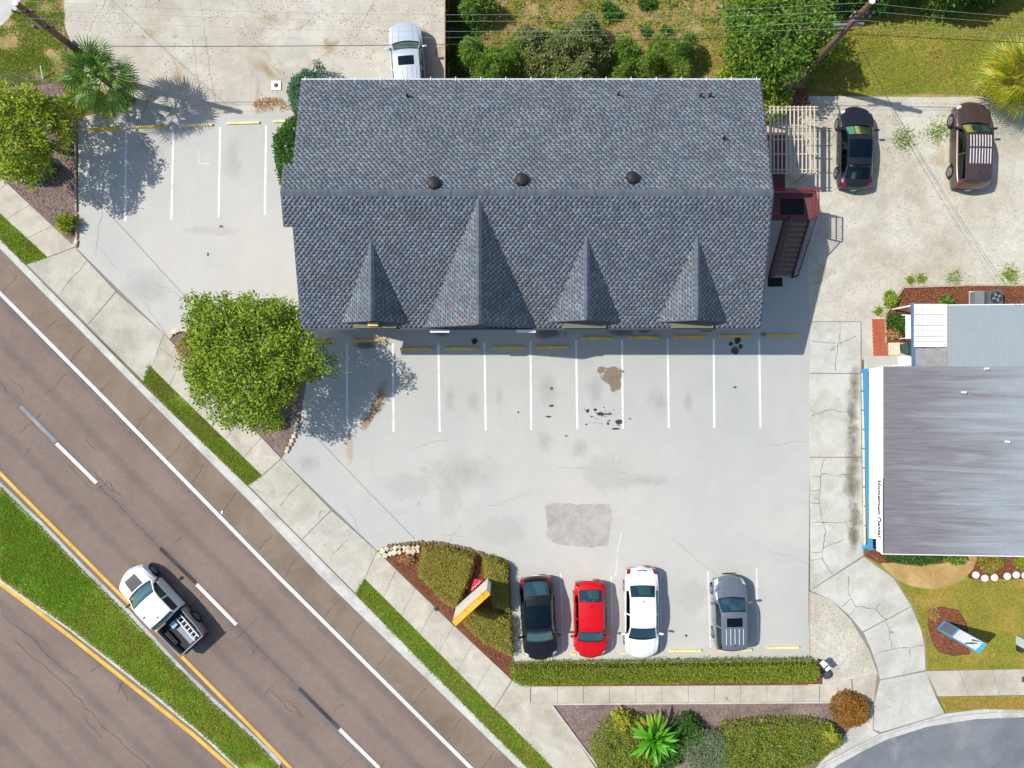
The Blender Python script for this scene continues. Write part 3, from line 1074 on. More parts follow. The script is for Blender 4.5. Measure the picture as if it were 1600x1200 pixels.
# the side drive of cracked slabs
drive_polys = [
    [(1265, 503), (1345, 503), (1345, 583), (1265, 583)], [(1265, 584), (1345, 584), (1346, 714), (1265, 714)],
    [(1265, 715), (1346, 715), (1349, 868), (1300, 900), (1266, 922)],
]
drive = structure(patch('side_drive', G2([(1264, 502), (1346, 502), (1350, 868), (1400, 905), (1428, 950), (1446, 1005), (1448, 1048), (1462, 1088), (1476, 1115), (1445, 1125), (1375, 1147), (1340, 1165), (1275, 1199),
                                           (1352, 1102), (1372, 1052), (1357, 1015), (1330, 970), (1300, 938), (1265, 922)]), 0.0085, M['joint']))
for q in drive_polys:
    slab_mesh(q, -0.05, 0.022).build('slab', M['drive'], drive)
for q in ([(1266, 923), (1350, 870), (1396, 903), (1424, 947), (1348, 987), (1325, 960), (1300, 938)],
          [(1349, 988), (1424, 948), (1440, 985), (1445, 1010), (1446, 1047), (1375, 1062), (1370, 1040), (1360, 1012)],
          [(1375, 1063), (1447, 1049), (1462, 1088), (1476, 1114), (1445, 1124), (1376, 1144), (1365, 1140), (1366, 1098)],
          [(1364, 1141), (1374, 1147), (1340, 1164), (1277, 1197), (1352, 1112), (1365, 1100)]):
    slab_mesh(q, -0.05, 0.022).build('slab', M['drive'], drive)
gravel2 = structure(patch('gravel_wedge', G2([(1264, 924), (1300, 938), (1330, 970), (1357, 1015), (1372, 1054), (1330, 1061), (1280, 1071), (1262, 1070), (1262, 1034)]), 0.0125, M['shell']))
cp = [crack_path((1288, 717), (1282, 745), 2, 6), crack_path((1282, 745), (1282, 800), 2, 8), crack_path((1282, 800), (1290, 830), 2, 6), crack_path((1290, 830), (1284, 870), 3, 8),
      crack_path((1284, 870), (1302, 897), 2, 6), crack_path((1282, 742), (1330, 742), 3, 8), crack_path((1267, 744), (1282, 745), 1, 4), crack_path((1267, 786), (1282, 786), 1, 4),
      crack_path((1267, 767), (1282, 766), 1, 4), crack_path((1267, 818), (1290, 816), 1.5, 5), crack_path((1290, 816), (1332, 814), 2, 8), crack_path((1267, 863), (1284, 862), 1.5, 5),
      crack_path((1267, 875), (1286, 872), 1.5, 5), crack_path((1286, 856), (1320, 842), 1.5, 6), crack_path((1268, 650), (1290, 641), 1, 4), crack_path((1290, 641), (1332, 642), 2, 8),
      crack_path((1267, 532), (1305, 536), 2, 6), crack_path((1308, 537), (1337, 525), 1.5, 6), crack_path((1308, 537), (1305, 580), 2, 6), crack_path((1312, 505), (1314, 540), 1.5, 5),
      crack_path((1326, 900), (1330, 935), 2, 7), crack_path((1330, 935), (1338, 948), 2, 4), crack_path((1338, 948), (1368, 952), 2, 6), crack_path((1368, 952), (1386, 968), 2, 5),
      crack_path((1338, 948), (1328, 960), 1, 4), crack_path((1382, 970), (1394, 1014), 2.5, 8), crack_path((1372, 1020), (1410, 1012), 2, 6), crack_path((1410, 1012), (1443, 1008), 2, 6),
      crack_path((1421, 1014), (1421, 1028), 1, 3), crack_path((1330, 935), (1315, 948), 1, 4), crack_path((1368, 952), (1373, 942), 1, 3)]
cracks('crack', cp, 0.75, 0.0262, M['crack'], drive)
for a in [(1331, 760, 17, 60), (1335, 810, 15, 50), (1331, 640, 15, 60), (1331, 700, 17, 70), (1334, 840, 13, 34), (1336, 600, 14, 40)]:
    zc[0] += 0.0003
    stain(a[0], a[1], a[2], a[3], sm_moss, 0.0268 + zc[0] * 0.05, drive)
for a in [(1425, 965, 16, 20), (1345, 1075, 20, 14), (1405, 880, 14, 14)]:
    zc[0] += 0.0003
    stain(a[0], a[1], a[2], a[3], sm_grey, 0.0268 + zc[0] * 0.05, drive)

# yard of the right-hand building
yard = structure(patch('front_yard', G2([(1350, 868), (1700, 862), (2300, 862), (2300, 1043), (1700, 1043), (1448, 1047), (1446, 1005), (1428, 950), (1400, 905)]), 0.010, M['lawnsoil']))
yard2 = structure(patch('kerb_lawn', G2([(1466, 1089), (1700, 1085), (2300, 1085), (2300, 1110), (1600, 1110), (1537, 1108), (1478, 1114)]), 0.010, M['lawnsoil']))
bed_dental = structure(patch('front_bed', G2([(1350, 868), (1368, 855), (1700, 855), (1700, 905), (1516, 905), (1490, 880), (1380, 884)]), 0.014, M['redmulch']))
tan = structure(patch('tan_path', G2([(1375, 880), (1395, 879), (1440, 886), (1475, 880), (1500, 866), (1529, 866), (1520, 890), (1505, 905), (1480, 915), (1455, 920), (1425, 916), (1400, 905)]), 0.018, M['flagstone']))
bed_sign = structure(patch('sign_bed', G2([(1450, 953), (1470, 947), (1498, 953), (1510, 973), (1515, 1000), (1516, 1022), (1490, 1025), (1465, 1018), (1455, 1002), (1449, 975)]), 0.014, M['redmulch']))
bed_side = structure(patch('side_bed', G2([(1412, 449), (1600, 446), (1800, 446), (1800, 600), (1384, 600), (1384, 487)]), 0.009, M['redmulch']))
side_pad = structure(patch('side_pad', G2([(1350, 558), (1384, 536), (1440, 536), (1440, 600), (1350, 600)]), 0.013, M['drive']))
# planting beds of the lot
bed_left = structure(patch('left_bed', G2([(-200, 130), (40, 112), (95, 130), (112, 180), (122, 184), (121, 380), (117, 386), (0, 274), (-200, 85)]), 0.014, M['mulch']))
bed_tree = structure(patch('tree_bed', G2([(266, 529), (272, 516), (300, 512), (420, 500), (480, 540), (478, 600), (468, 665), (455, 700), (440, 714), (350, 620)]), 0.018, M['mulch']))
bed_sw = structure(patch('sign_corner_bed', G2([(592, 861), (603, 853), (650, 848), (690, 848), (730, 858), (796, 878), (799, 1040), (806, 1074), (800, 1062), (700, 966)]), 0.018, M['redmulch']))
bed_hedge = structure(patch('hedge_bed', G2([(799, 1038), (1285, 1034), (1285, 1069), (818, 1073)]), 0.018, M['redmulch']))
bed_south = structure(patch('south_bed', G2([(864, 1102), (1350, 1098), (1362, 1110), (1352, 1118), (1270, 1199), (1230, 1260), (1180, 1300), (1010, 1300), (935, 1200)]), 0.014, M['mulch']))

# ================================================================== MAIN BUILDING
XL, XR = -10.26, 12.10
YF, YB, YM = 2.74, 14.80, 8.87
ZE, ZR = 5.60, 7.50
bld = empty('shingled_building', (0, 0, 0), 0, 'long two storey commercial building with grey blue shingled gable roof and four front dormers', 'building')


def roofz(y):
    return ZR - (ZR - ZE) * abs(y - YM) / ((YM - YF) if y < YM else (YB - YM))


# walls
wl = MB()
wx0, wx1, wy0, wy1 = XL + 0.45, XR - 0.45, YF + 0.55, YB - 0.45
wl.add([(wx0, wy0, 0), (wx1, wy0, 0), (wx1, wy1, 0), (wx0, wy1, 0), (wx0, wy0, roofz(wy0) - 0.12), (wx1, wy0, roofz(wy0) - 0.12), (wx1, wy1, roofz(wy1) - 0.12), (wx0, wy1, roofz(wy1) - 0.12),
        (wx0, YM, ZR - 0.12), (wx1, YM, ZR - 0.12)],
       [(0, 1, 5, 4), (2, 3, 7, 6), (1, 2, 6, 9, 5), (3, 0, 4, 8, 7), (3, 2, 1, 0)])
wl.build('wall', M['stucco'], bld)


def window(x, z, wd, ht, y, face=-1):
    o = MB().box((x, y + face * 0.03, z), (wd, 0.06, ht)).build('window', M['whitepaintmetal'], bld)
    MB().box((x, y + face * 0.062, z), (wd - 0.16, 0.012, ht - 0.16)).build('pane', M['glassdark'], o)


for x in (-8.2, -5.2, -1.5, 1.2, 5.0, 7.0, 9.8):
    window(x, 1.6, 1.3, 1.5, wy0)
    window(x, 4.1, 1.2, 1.2, wy0)
for x in (-6.7, -3.2, 3.1, 8.4):
    d = MB().box((x, wy0 - 0.03, 1.05), (0.95, 0.06, 2.1)).build('door', M['trim'], bld)
    MB().box((x + 0.36, wy0 - 0.09, 1.0), (0.05, 0.06, 0.14)).build('handle', M['greymetal'], d)


def slope_shingles(name, O, U, V, Lf, H, parent, under=True, course=0.142):
    """shingle one roof plane. O origin at eave, U unit along the eave, V unit up the slope; Lf(v) -> (u0,u1); H slope length"""
    O, U, V = Vector(O), Vector(U).normalized(), Vector(V).normalized()
    N = U.cross(V)
    if N.z < 0:
        N = -N
    Vs, Fs = [], []

    def slab(u0, u1, v0, v1, h0, h1):
        b = len(Vs)
        for (u, v, h) in ((u0, v0, h0), (u1, v0, h0), (u1, v1, h1), (u0, v1, h1), (u0, v0, 0), (u1, v0, 0), (u1, v1, 0), (u0, v1, 0)):
            Vs.append(O + U * u + V * v + N * h)
        Fs.extend([(b, b + 1, b + 2, b + 3), (b + 4, b + 5, b + 1, b), (b + 5, b + 6, b + 2, b + 1), (b + 7, b + 4, b, b + 3)])
    nc = int(H / course)
    for i in range(nc + 1):
        v0 = i * course
        v1 = min(H, v0 + course + 0.01)
        if v1 - v0 < 0.02:
            break
        a, c = Lf(min(H, v0 + course * 0.5))
        if c - a < 0.05:
            continue
        per = 0.242
        u = math.floor(a / per) * per + (0.121 if i % 2 else 0.0) - per + random.uniform(-0.025, 0.025)
        vm = v0 + course * 0.48
        while u < c:
            tw = random.uniform(0.125, 0.165)
            s, e = max(u, a), min(u + tw, c)
            if e - s > 0.02:
                slab(s, e, v0, vm, 0.030, 0.023)
            s, e = max(u, a), min(u + per, c)
            if e - s > 0.02 and v1 > vm:
                slab(s, e, vm, v1, 0.0225, 0.016)
            u += per
    V_ = np.array([tuple(p) for p in Vs])
    me = arr_mesh(name, V_, np.array(Fs), M['shingle'])
    o = link(name, me, parent)
    o['kind'] = 'stuff'
    return o


def slab_poly(name, pts, th, mat, parent):
    """thin roof deck: polygon pts (3d), thickness th downwards"""
    n = len(pts)
    vs = [tuple(p) for p in pts] + [(p[0], p[1], p[2] - th) for p in pts]
    fs = [tuple(range(n)), tuple(reversed(range(n, 2 * n)))] + [(i, n + i, n + (i + 1) % n, (i + 1) % n) for i in range(n)]
    me = MB().add(vs, fs).mesh(name)
    bm = bmesh.new()
    bm.from_mesh(me)
    bmesh.ops.recalc_face_normals(bm, faces=bm.faces[:])
    bm.to_mesh(me)
    bm.free()
    me.materials.append(mat)
    return link(name, me, parent)


PX = -10.72                          # left prow over the ridge
PY0, PY1 = 7.40, 10.27
roof_f = slab_poly('roof_slope', [(XL, YF, ZE), (XR, YF, ZE), (XR, YM, ZR), (PX, YM, ZR), (PX, PY0, roofz(PY0)), (XL, PY0, roofz(PY0))], 0.14, M['underlay'], bld)
roof_b = slab_poly('roof_slope', [(XL, YB, ZE), (XR, YB, ZE), (XR, YM, ZR), (PX, YM, ZR), (PX, PY1, roofz(PY1)), (XL, PY1, roofz(PY1))], 0.14, M['underlay'], bld)
HF = math.hypot(YM - YF, ZR - ZE)
HB = math.hypot(YB - YM, ZR - ZE)
vp_f = (PY0 - YF) / (YM - YF) * HF
vp_b = (YB - PY1) / (YB - YM) * HB
slope_shingles('shingles', (0, YF, ZE), (1, 0, 0), (0, YM - YF, ZR - ZE), lambda v: (PX if v > vp_f else XL, XR), HF, roof_f)
slope_shingles('shingles', (0, YB, ZE), (1, 0, 0), (0, YM - YB, ZR - ZE), lambda v: (PX if v > vp_b else XL, XR), HB, roof_b)


def ridge_caps(p0, p1, s, d, parent, step=0.145, wd=0.17):
    """overlapping bent caps along a ridge; s = side vectors down both slopes"""
    p0, p1 = Vector(p0), Vector(p1)
    Ld = (p1 - p0)
    n = int(Ld.length / step)
    e = Ld.normalized()
    Vs, Fs = [], []
    for i in range(n):
        a = p0 + e * (i * step)
        c = a + e * (step * 1.25)
        b = len(Vs)
        for q, h in ((a, 0.046), (c, 0.034)):
            for sv, k in ((s[0], 1), (None, 0), (s[1], 1)):
                off = Vector((0, 0, h)) + (Vector(sv).normalized() * wd if k else Vector((0, 0, 0.012)))
                Vs.append(q + off)
        Fs += [(b, b + 3, b + 4, b + 1), (b + 1, b + 4, b + 5, b + 2), (b, b + 1, b + 2, b + 2)]
    o = MB().add(Vs, [f if len(set(f)) == 4 else f[:3] for f in Fs]).build('ridge_caps', M['ridge'], parent)
    o['kind'] = 'stuff'
    return o


M['ridge'] = leafy('ridge_cap_shingles', [(82, 90, 99), (98, 106, 115), (90, 97, 106)], 0.0, 0.95, 0.1)
ridge_caps((PX, YM, ZR), (XR, YM, ZR), ((0, YF - YM, ZE - ZR), (0, YB - YM, ZE - ZR)), 1, bld)

# dormers: ridge x, apex y, front y, ridge z, half width
m_slope = (ZR - ZE) / (YM - YF)


def dormer(xr, zr, yfront, half, big=False):
    t = empty('dormer', (0, 0, 0), parent=bld)
    zf = ZE + (yfront - YF) * m_slope          # main roof height under the dormer's front edge
    ya = YF + (zr - ZE) / m_slope              # apex: where its level ridge meets the main slope
    A, Fp = Vector((xr, ya, zr)), Vector((xr, yfront, zr))
    for s in (-1, 1):
        E = Vector((xr + s * half, yfront, zf + 0.02))
        deck = [A, Fp, E] if s < 0 else [A, E, Fp]
        rs = slab_poly('roof_slope', deck, 0.09, M['underlay'], t)
        # in-plane frame: U along the ridge (towards the front), V from valley level up to the ridge
        U = Vector((0, -1, 0))
        Vd = (Fp - E)
        Hh = Vd.length
        D = A.y - yfront
        # at height v above the eave corner the plane spans from the valley to the front edge
        O = Vector((E.x, A.y, E.z))
        slope_shingles('shingles', O, U, Vd, (lambda v, D=D, Hh=Hh: (D * (1 - v / Hh), D)), Hh, rs)
    ridge_caps(A, Fp, ((-half, 0, zf - zr), (half, 0, zf - zr)), 1, t)
    # fascia boards and gable wall set back under the overhang
    yw = yfront + 0.14
    w2 = half - 0.28
    hw = zf + 0.02 + (zr - zf) * (1 - w2 / half)
    g = MB()
    zb_ = zf - 0.25
    g.add([(xr - w2, yw, zb_), (xr + w2, yw, zb_), (xr + w2, yw, hw - 0.1), (xr, yw, zr - 0.12), (xr - w2, yw, hw - 0.1),
           (xr - w2, yw + 0.1, zb_), (xr + w2, yw + 0.1, zb_), (xr + w2, yw + 0.1, hw - 0.1), (xr, yw + 0.1, zr - 0.12), (xr - w2, yw + 0.1, hw - 0.1)],
          [(0, 1, 2, 3, 4), (9, 8, 7, 6, 5), (0, 5, 6, 1), (1, 6, 7, 2), (4, 9, 5, 0)])
    g.build('gable_wall', M['olive'], t)
    wn = MB().box((xr, yw - 0.02, zf + (zr - zf) * 0.4), (0.8 if not big else 1.3, 0.05, (zr - zf) * 0.42)).build('window', M['whitepaintmetal'], t)
    MB().box((xr, yw - 0.05, zf + (zr - zf) * 0.4), (0.66 if not big else 1.16, 0.012, (zr - zf) * 0.32)).build('pane', M['glassdark'], wn)
    for s in (-1, 1):
        MB().beam((xr, yfront - 0.012, zr - 0.07), (xr + s * half, yfront - 0.012, zf - 0.05), 0.024, 0.14).build('fascia', M['trim'], t)
    # ledge over the lower bay
    lw = 2.05 if not big else 1.9
    MB().box((xr + (0.0 if not big else -0.6), (YF - 0.03 + yw) / 2, zf - 0.13), (lw, yw - YF + 0.03, 0.5)).build('bay_ledge', M['olive'], t)
    return t


dormer(G(580, 0, 6.85).x, 6.85, 2.98, 1.62)
dormer(G(748, 0, 7.42).x, 7.42, 2.76, 2.72, True)
dormer(G(917, 0, 6.90).x, 6.90, 3.02, 1.75)
dormer(G(1090, 0, 6.90).x, 6.90, 3.02, 1.70)

# eave trim, gutters
MB().box(((XL + XR) / 2, YF - 0.05, ZE - 0.06), (XR - XL, 0.09, 0.1)).build('gutter', M['trim'], bld)
gt = MB().box(((XL + XR) / 2, YB + 0.045, ZE - 0.05), (XR - XL, 0.08, 0.1)).build('gutter', flat('gutter_grey_white', (186, 196, 198), 0.5), bld)
for k in range(19):
    x = XL + 0.2 + k * 1.22
    MB().box((x, YB + 0.02, ZE + 0.025), (0.035, 0.26, 0.02)).build('bracket', M['whitepaintmetal'], gt)
for x in (XL - 0.012, XR + 0.012):
    for (ya, yb) in ((YF, YM), (YM, YB)):
        if x < 0 and True:
            pass
        MB().beam((x, ya, roofz(ya) - 0.06), (x, yb, roofz(yb) - 0.06), 0.022, 0.16).build('rake_board', M['trim'], bld)
# roof vents and pipes
for (px, py) in ((677, 285), (815, 279), (989, 276)):
    z = 7.35
    c = G(px, py, z + 0.25)
    zz = roofz(c.y)
    v = MB().disc_stack((c.x, c.y, zz - 0.05), [(0.19, 0), (0.19, 0.2)], 8).build('roof_vent', M['plastic'], bld)
    MB().disc_stack((c.x, c.y, zz + 0.14), [(0.30, 0), (0.32, 0.06), (0.26, 0.16), (0.08, 0.2)], 8).build('cap', M['plastic'], v)
for (px, py) in ((636, 148), (967, 146), (1095, 148), (1110, 148), (1125, 222)):
    c = G(px, py, 6.1)
    zz = roofz(c.y)
    MB().tube([(c.x, c.y, zz - 0.05), (c.x, c.y, zz + 0.36)], 0.055, 8).build('vent_pipe', M['plastic'], bld)
# white awnings and the yellow plate under the front eave
for px in (687, 822):
    c = G(px, 514, 5.3)
    rot = Matrix.Rotation(R(18), 3, 'X')
    MB().box((c.x, c.y - 0.03, 5.32), (0.95, 0.3, 0.05), M=rot).build('awning', M['whitepaintmetal'], bld)
    for s in (-1, 1):
        MB().beam((c.x + s * 0.44, c.y - 0.1, 5.26), (c.x + s * 0.44, wy0 + 0.02, 4.9), 0.03, 0.03).build('awning_bracket', M['greymetal'], bld)
c = G(583, 507, 5.95)
MB().box((c.x, c.y, 5.95), (0.48, 0.16, 0.22)).build('yellow_plate', flat('yellow_plate', (224, 202, 104), 0.6), bld)
c = G(1109, 497, 6.0)
MB().box((c.x, c.y + 0.02, 6.0), (0.16, 0.06, 0.16)).build('light_box', M['whitepaintmetal'], bld)

# outside stair at the right gable
stair = empty('outside_stair', (14.9, 7.3, 0), 0, 'outside stair with grey treads and maroon rails climbing to landing at gable end', 'stair')
sx, sy = 14.9, 7.3
LZ = 2.7
lx0, lx1, ly0, ly1 = wx1 + 0.02 - sx, 15.72 - sx, 8.58 - sy, 10.02 - sy
MB().box(((lx0 + lx1) / 2, (ly0 + ly1) / 2, LZ - 0.06), (lx1 - lx0, ly1 - ly0, 0.12)).build('landing', M['maroon'], stair)
nst = 11
for k in range(nst):
    z = LZ - (k + 1) * LZ / (nst + 1)
    y = ly0 - 0.10 - k * 0.232
    MB().box((0.06, y, z - 0.03), (1.16, 0.27, 0.05)).build('tread', M['tread'], stair)
for s in (-0.58, 0.70):
    MB().beam((s, ly0 + 0.02, LZ - 0.16), (s, ly0 - 0.06 - nst * 0.232, 0.06), 0.05, 0.24).build('stringer', M['maroon'], stair)
for s in (-0.58, 0.72):
    a = (s, ly0 + 0.02, LZ + 0.95)
    b = (s, ly0 - 0.10 - nst * 0.232, 0.95)
    MB().beam(a, b, 0.045, 0.045).build('handrail', M['darkmetal'] if s > 0 else M['maroon'], stair)
    mb = MB()
    for k in range(30):
        t = (k + 0.5) / 30
        p = Vector(a).lerp(Vector(b), t)
        mb.box((p.x, p.y, p.z - 0.45), (0.016, 0.016, 0.86))
    o = mb.build('balusters', M['maroon'], stair)
    o['kind'] = 'stuff'
    for (q, zb_) in ((a, LZ - 0.1), (b, 0.0)):
        MB().box((q[0], q[1], (q[2] + zb_) / 2 + 0.03), (0.07, 0.07, q[2] - zb_ + 0.06)).build('newel_post', M['maroon'], stair)
# landing rail
rl = [(lx0 + 0.2, ly1 - 0.04), (lx1 - 0.04, ly1 - 0.04), (lx1 - 0.04, ly0 + 0.04), (0.75, ly0 + 0.04)]
for i in range(3):
    a, b = rl[i], rl[i + 1]
    for z in (LZ + 1.02, LZ + 0.55, LZ + 0.12):
        MB().beam((a[0], a[1], z), (b[0], b[1], z), 0.05, 0.05).build('landing_rail', M['redpaint'], stair)
    n = max(2, int(math.hypot(b[0] - a[0], b[1] - a[1]) / 0.12))
    mb = MB()
    for k in range(n):
        t = k / n
        mb.box((a[0] + (b[0] - a[0]) * t, a[1] + (b[1] - a[1]) * t, LZ + 0.55), (0.018, 0.018, 0.9))
    o = mb.build('balusters', M['redpaint'], stair)
    o['kind'] = 'stuff'
for (x, y) in ((lx1 - 0.08, ly0 + 0.08), (lx1 - 0.08, ly1 - 0.08), (-1.2, ly1 - 0.08), (-1.2, ly0 + 0.08)):
    MB().box((x, y, (LZ - 0.12) / 2), (0.1, 0.1, LZ - 0.12)).build('post', M['maroon'], stair)
c = G(1238, 323, LZ)
mat_o = MB().box((c.x, c.y, LZ + 0.012), (1.22, 0.82, 0.02)).build('door_mat', M['black'])
tag(mat_o, 'black rubber mat lying on the red railed stair landing', 'mat')
c = G(1211, 441, 0)
mat_o = MB().box((c.x, c.y, 0.022), (0.82, 0.5, 0.018)).build('door_mat', M['black'])
tag(mat_o, 'black rubber mat on pavement at the foot of the outside stair', 'mat')

# pergola
PZ = 2.3
pc = G(1237, 218, PZ)
perg = empty('pergola', (pc.x, pc.y, 0), 0, 'cream slatted timber pergola between the shingled building and the parked black sedan', 'pergola')
pA, pB = G(1203, 166, PZ), G(1274, 271, PZ)
for k in range(12):
    x = pA.x + k * 0.2135 - pc.x
    MB().box((x, 0, PZ), (0.05, pA.y - pB.y, 0.09)).build('slat', M['pergola'], perg)
for py in (166.5, 171, 195, 217, 240, 264.5, 270):
    y = G(0, py, PZ).y - pc.y
    MB().box(((pB.x + pA.x) / 2 - pc.x + 0.1, y, PZ - 0.09), (pB.x - pA.x + 0.12, 0.045, 0.09)).build('cross_beam', M['pergola'], perg)
for s in (0, 1):
    x = (pB.x - 0.22 if s else pA.x + 0.1) - pc.x
    MB().box((x, 0, PZ - 0.165), (0.12, pA.y - pB.y + 0.1, 0.06)).build('beam', M['pergola'], perg)
    for y in (pA.y - pc.y - 0.1, 0.0, pB.y - pc.y + 0.1):
        MB().box((x, y, (PZ - 0.2) / 2), (0.1, 0.1, PZ - 0.2)).build('post', M['pergola'], perg)
deck_c = G(1222, 232)
deck = empty('brick_terrace', (0, 0, 0), 0, 'dull red paver terrace lying in shade below the cream pergola', 'terrace')
x0, y0 = 12.6, 11.0
bme = MB().box((0, 0, 0), (0.39, 0.39, 0.05)).mesh('paver', M['maroon'], bevel=0.008)
for i in range(7):
    for j in range(8):
        o = link('paver', bme, deck)
        o.location = (x0 + i * 0.405, y0 + j * 0.405, 0.02 + random.uniform(0, 0.006))

# ================================================================== DENTAL BUILDING (right)
dz = 3.0
dx0 = G(1378, 0, dz).x
dyS, dyM, dyN = G(0, 865, dz).y, G(0, 573, dz).y, G(0, 478, dz).y
den = empty('dental_building', (26, -2, 0), 0, 'single storey building at right with stained grey roof and white fascia lettering', 'building')


def D(x, y, z):
    return (x - 26, y + 2, z)


XRID = 30.0
rise = 0.085


def dzr(x):
    return dz + (min(x, 2 * XRID - x) - dx0) * rise


dx1 = G(1481, 0, dz + 0.25).x
rp = [(dx0, dyS), (XRID, dyS), (XRID, dyN), (dx1, dyN), (dx1, dyM), (dx0, dyM)]
slab_poly('roof_slope', [D(x, y, dzr(x)) for x, y in rp], 0.12, M['dental_roof'], den)
slab_poly('roof_slope', [D(x, y, dzr(x)) for x, y in ((XRID, dyS), (XRID + 9, dyS), (XRID + 9, dyN), (XRID, dyN))], 0.12, M['dental_roof'], den)
wm = flat('dental_wall', (206, 206, 200), 0.85, var=0.05)
MB().prism([D(x, y, 0)[:2] for x, y in ((dx0 + 1.0, dyS + 0.5), (XRID + 8.5, dyS + 0.5), (XRID + 8.5, dyN - 0.5), (dx1 + 0.6, dyN - 0.5), (dx1 + 0.6, dyM - 0.3), (dx0 + 1.0, dyM - 0.3))], 0, dz - 0.08).build('wall', wm, den)
# white sloping fascia panel along the left eave and plain fascias on the others
fb = G(1358, 0, 2.45).x
yS2 = G(0, 842, 2.7).y
MB().add([D(dx0, dyM, dz + 0.02), D(dx0, yS2, dz + 0.02), D(fb, yS2, 2.45), D(fb, dyM - 0.1, 2.45),
          D(dx0 + 0.06, dyM, dz + 0.02), D(dx0 + 0.06, yS2, dz + 0.02), D(fb + 0.06, yS2, 2.40), D(fb + 0.06, dyM - 0.1, 2.40)],
         [(0, 3, 2, 1), (4, 5, 6, 7), (0, 4, 7, 3), (1, 2, 6, 5), (2, 3, 7, 6), (0, 1, 5, 4)]).build('fascia', M['whitepaintmetal'], den)
MB().box(D((dx0 + XRID) / 2, dyS - 0.025, dz + 0.36), (XRID - dx0, 0.045, 0.16), M=Matrix.Rotation(-math.atan(rise), 3, 'Y')).build('fascia', M['whitepaintmetal'], den)
MB().box(D((dx1 + XRID) / 2, dyN + 0.025, dz + 0.5), (XRID - dx1, 0.045, 0.16), M=Matrix.Rotation(-math.atan(rise), 3, 'Y')).build('fascia', M['whitepaintmetal'], den)
MB().box(D(dx0 + 0.02, (dyS + yS2) / 2, dz - 0.04), (0.05, yS2 - dyS, 0.2)).build('fascia', M['whitepaintmetal'], den)
# sign board with lettering on the fascia
sy0, sy1 = G(0, 748, dz + 0.2).y, G(0, 864, dz + 0.2).y
sb = MB().box(D(dx0 - 0.10, (sy0 + sy1) / 2, dz - 0.06), (0.05, sy0 - sy1, 0.62)).build('sign_board', M['whitepaintmetal'], den)


def text_mesh(name, s, size, depth=0.01):
    cu = bpy.data.curves.new(name, 'FONT')
    cu.body = s
    cu.size = size
    cu.extrude = depth
    cu.offset = 0.006
    cu.align_x = 'CENTER'
    cu.align_y = 'CENTER'
    o = bpy.data.objects.new(name, cu)
    COL.objects.link(o)
    dg = bpy.context.evaluated_depsgraph_get()
    me = bpy.data.meshes.new_from_object(o.evaluated_get(dg))
    bpy.data.objects.remove(o)
    return me


tm = text_mesh('lettering', 'Hometown Dental', 0.58, 0.012)
tm.materials.clear()
tm.materials.append(flat('black_letters', (20, 22, 26), 0.6))
to = link('lettering', tm, sb)
xs = [v.co.x for v in tm.vertices]
sc_ = (abs(G(0, 751, dz).y - G(0, 839, dz).y)) / (max(xs) - min(xs))
to.scale = (sc_, 1.0, 1.0)
to.rotation_euler = (R(90), 0, R(-90))
tc_ = D(dx0 - 0.137, (G(0, 751, dz).y + G(0, 839, dz).y) / 2, dz - 0.06)
to.location = tc_
MB().box(D(dx0 - 0.09, (G(0, 582, dz).y + G(0, 620, dz).y) / 2, dz - 0.12), (0.02, abs(G(0, 582, dz).y - G(0, 620, dz).y), 0.05)).build('trim_strip', M['darkmetal'], den)
# roof pipes of the dental building
for (px, py, col) in ((1542, 576, 'whitepaintmetal'), (1508, 613, 'whitepaintmetal'), (1573, 690, 'whitepaintmetal')):
    c = G(px, py, dz + 0.6)
    MB().tube([D(c.x, c.y, dzr(c.x) - 0.03), D(c.x, c.y, dzr(c.x) + 0.3)], 0.06, 8).build('vent_pipe', M[col], den)
# white corrugated awning and grey panel on the north side
ax0, ax1 = G(1428, 0, 2.5).x, G(1479, 0, 2.5).x
for k in range(8):
    ya, yb = G(0, 475 + k * 8.5, 2.5).y, G(0, 475 + (k + 1) * 8.5 - 0.7, 2.5).y
    MB().box(D((ax0 + ax1) / 2, (ya + yb) / 2, 2.5 + 0.02 * (k % 2)), (ax1 - ax0, ya - yb, 0.06), M=Matrix.Rotation(R(-6), 3, 'X')).build('awning_panel', M['whitepaintmetal'], den)
MB().box(D((ax0 + ax1) / 2 + 0.03, (G(0, 544, 2.5).y + G(0, 573, 2.5).y) / 2, 2.46), (ax1 - ax0 - 0.1, G(0, 544, 2.5).y - G(0, 573, 2.5).y, 0.06)).build('porch_roof', flat('porch_metal', (150, 148, 150), 0.6, var=0.2, scale=2), den)
for y in (474, 573):
    MB().box(D(ax0 + 0.08, G(0, y, 2.3).y - (0.1 if y < 500 else -0.1), 1.2), (0.08, 0.08, 2.4)).build('post', M['whitepaintmetal'], den)
MB().box(D(ax1 + 0.04, (dyM + dyN) / 2, 2.62), (0.06, dyN - dyM, 0.26)).build('fascia', M['whitepaintmetal'], den)
xb = G(1428, 0, 2.4).x - 0.07
MB().beam(D(xb, G(0, 473, 2.4).y, 2.4), D(xb + 0.05, G(0, 574, 2.4).y, 2.4), 0.12, 0.2).build('blue_beam', M['steelblue'], den)

# blue guard rail along the left side
rail = empty('blue_rail', G(1346, 716), 0, 'long bright blue guard rail along the white fascia at the side drive', 'railing')
rc_ = G(1346, 716)
ra, rb = G(1353, 577, 0.75), G(1361, 858, 0.75)


def RL(p, z=None):
    return (p.x - rc_.x, p.y - rc_.y, p.z if z is None else z)


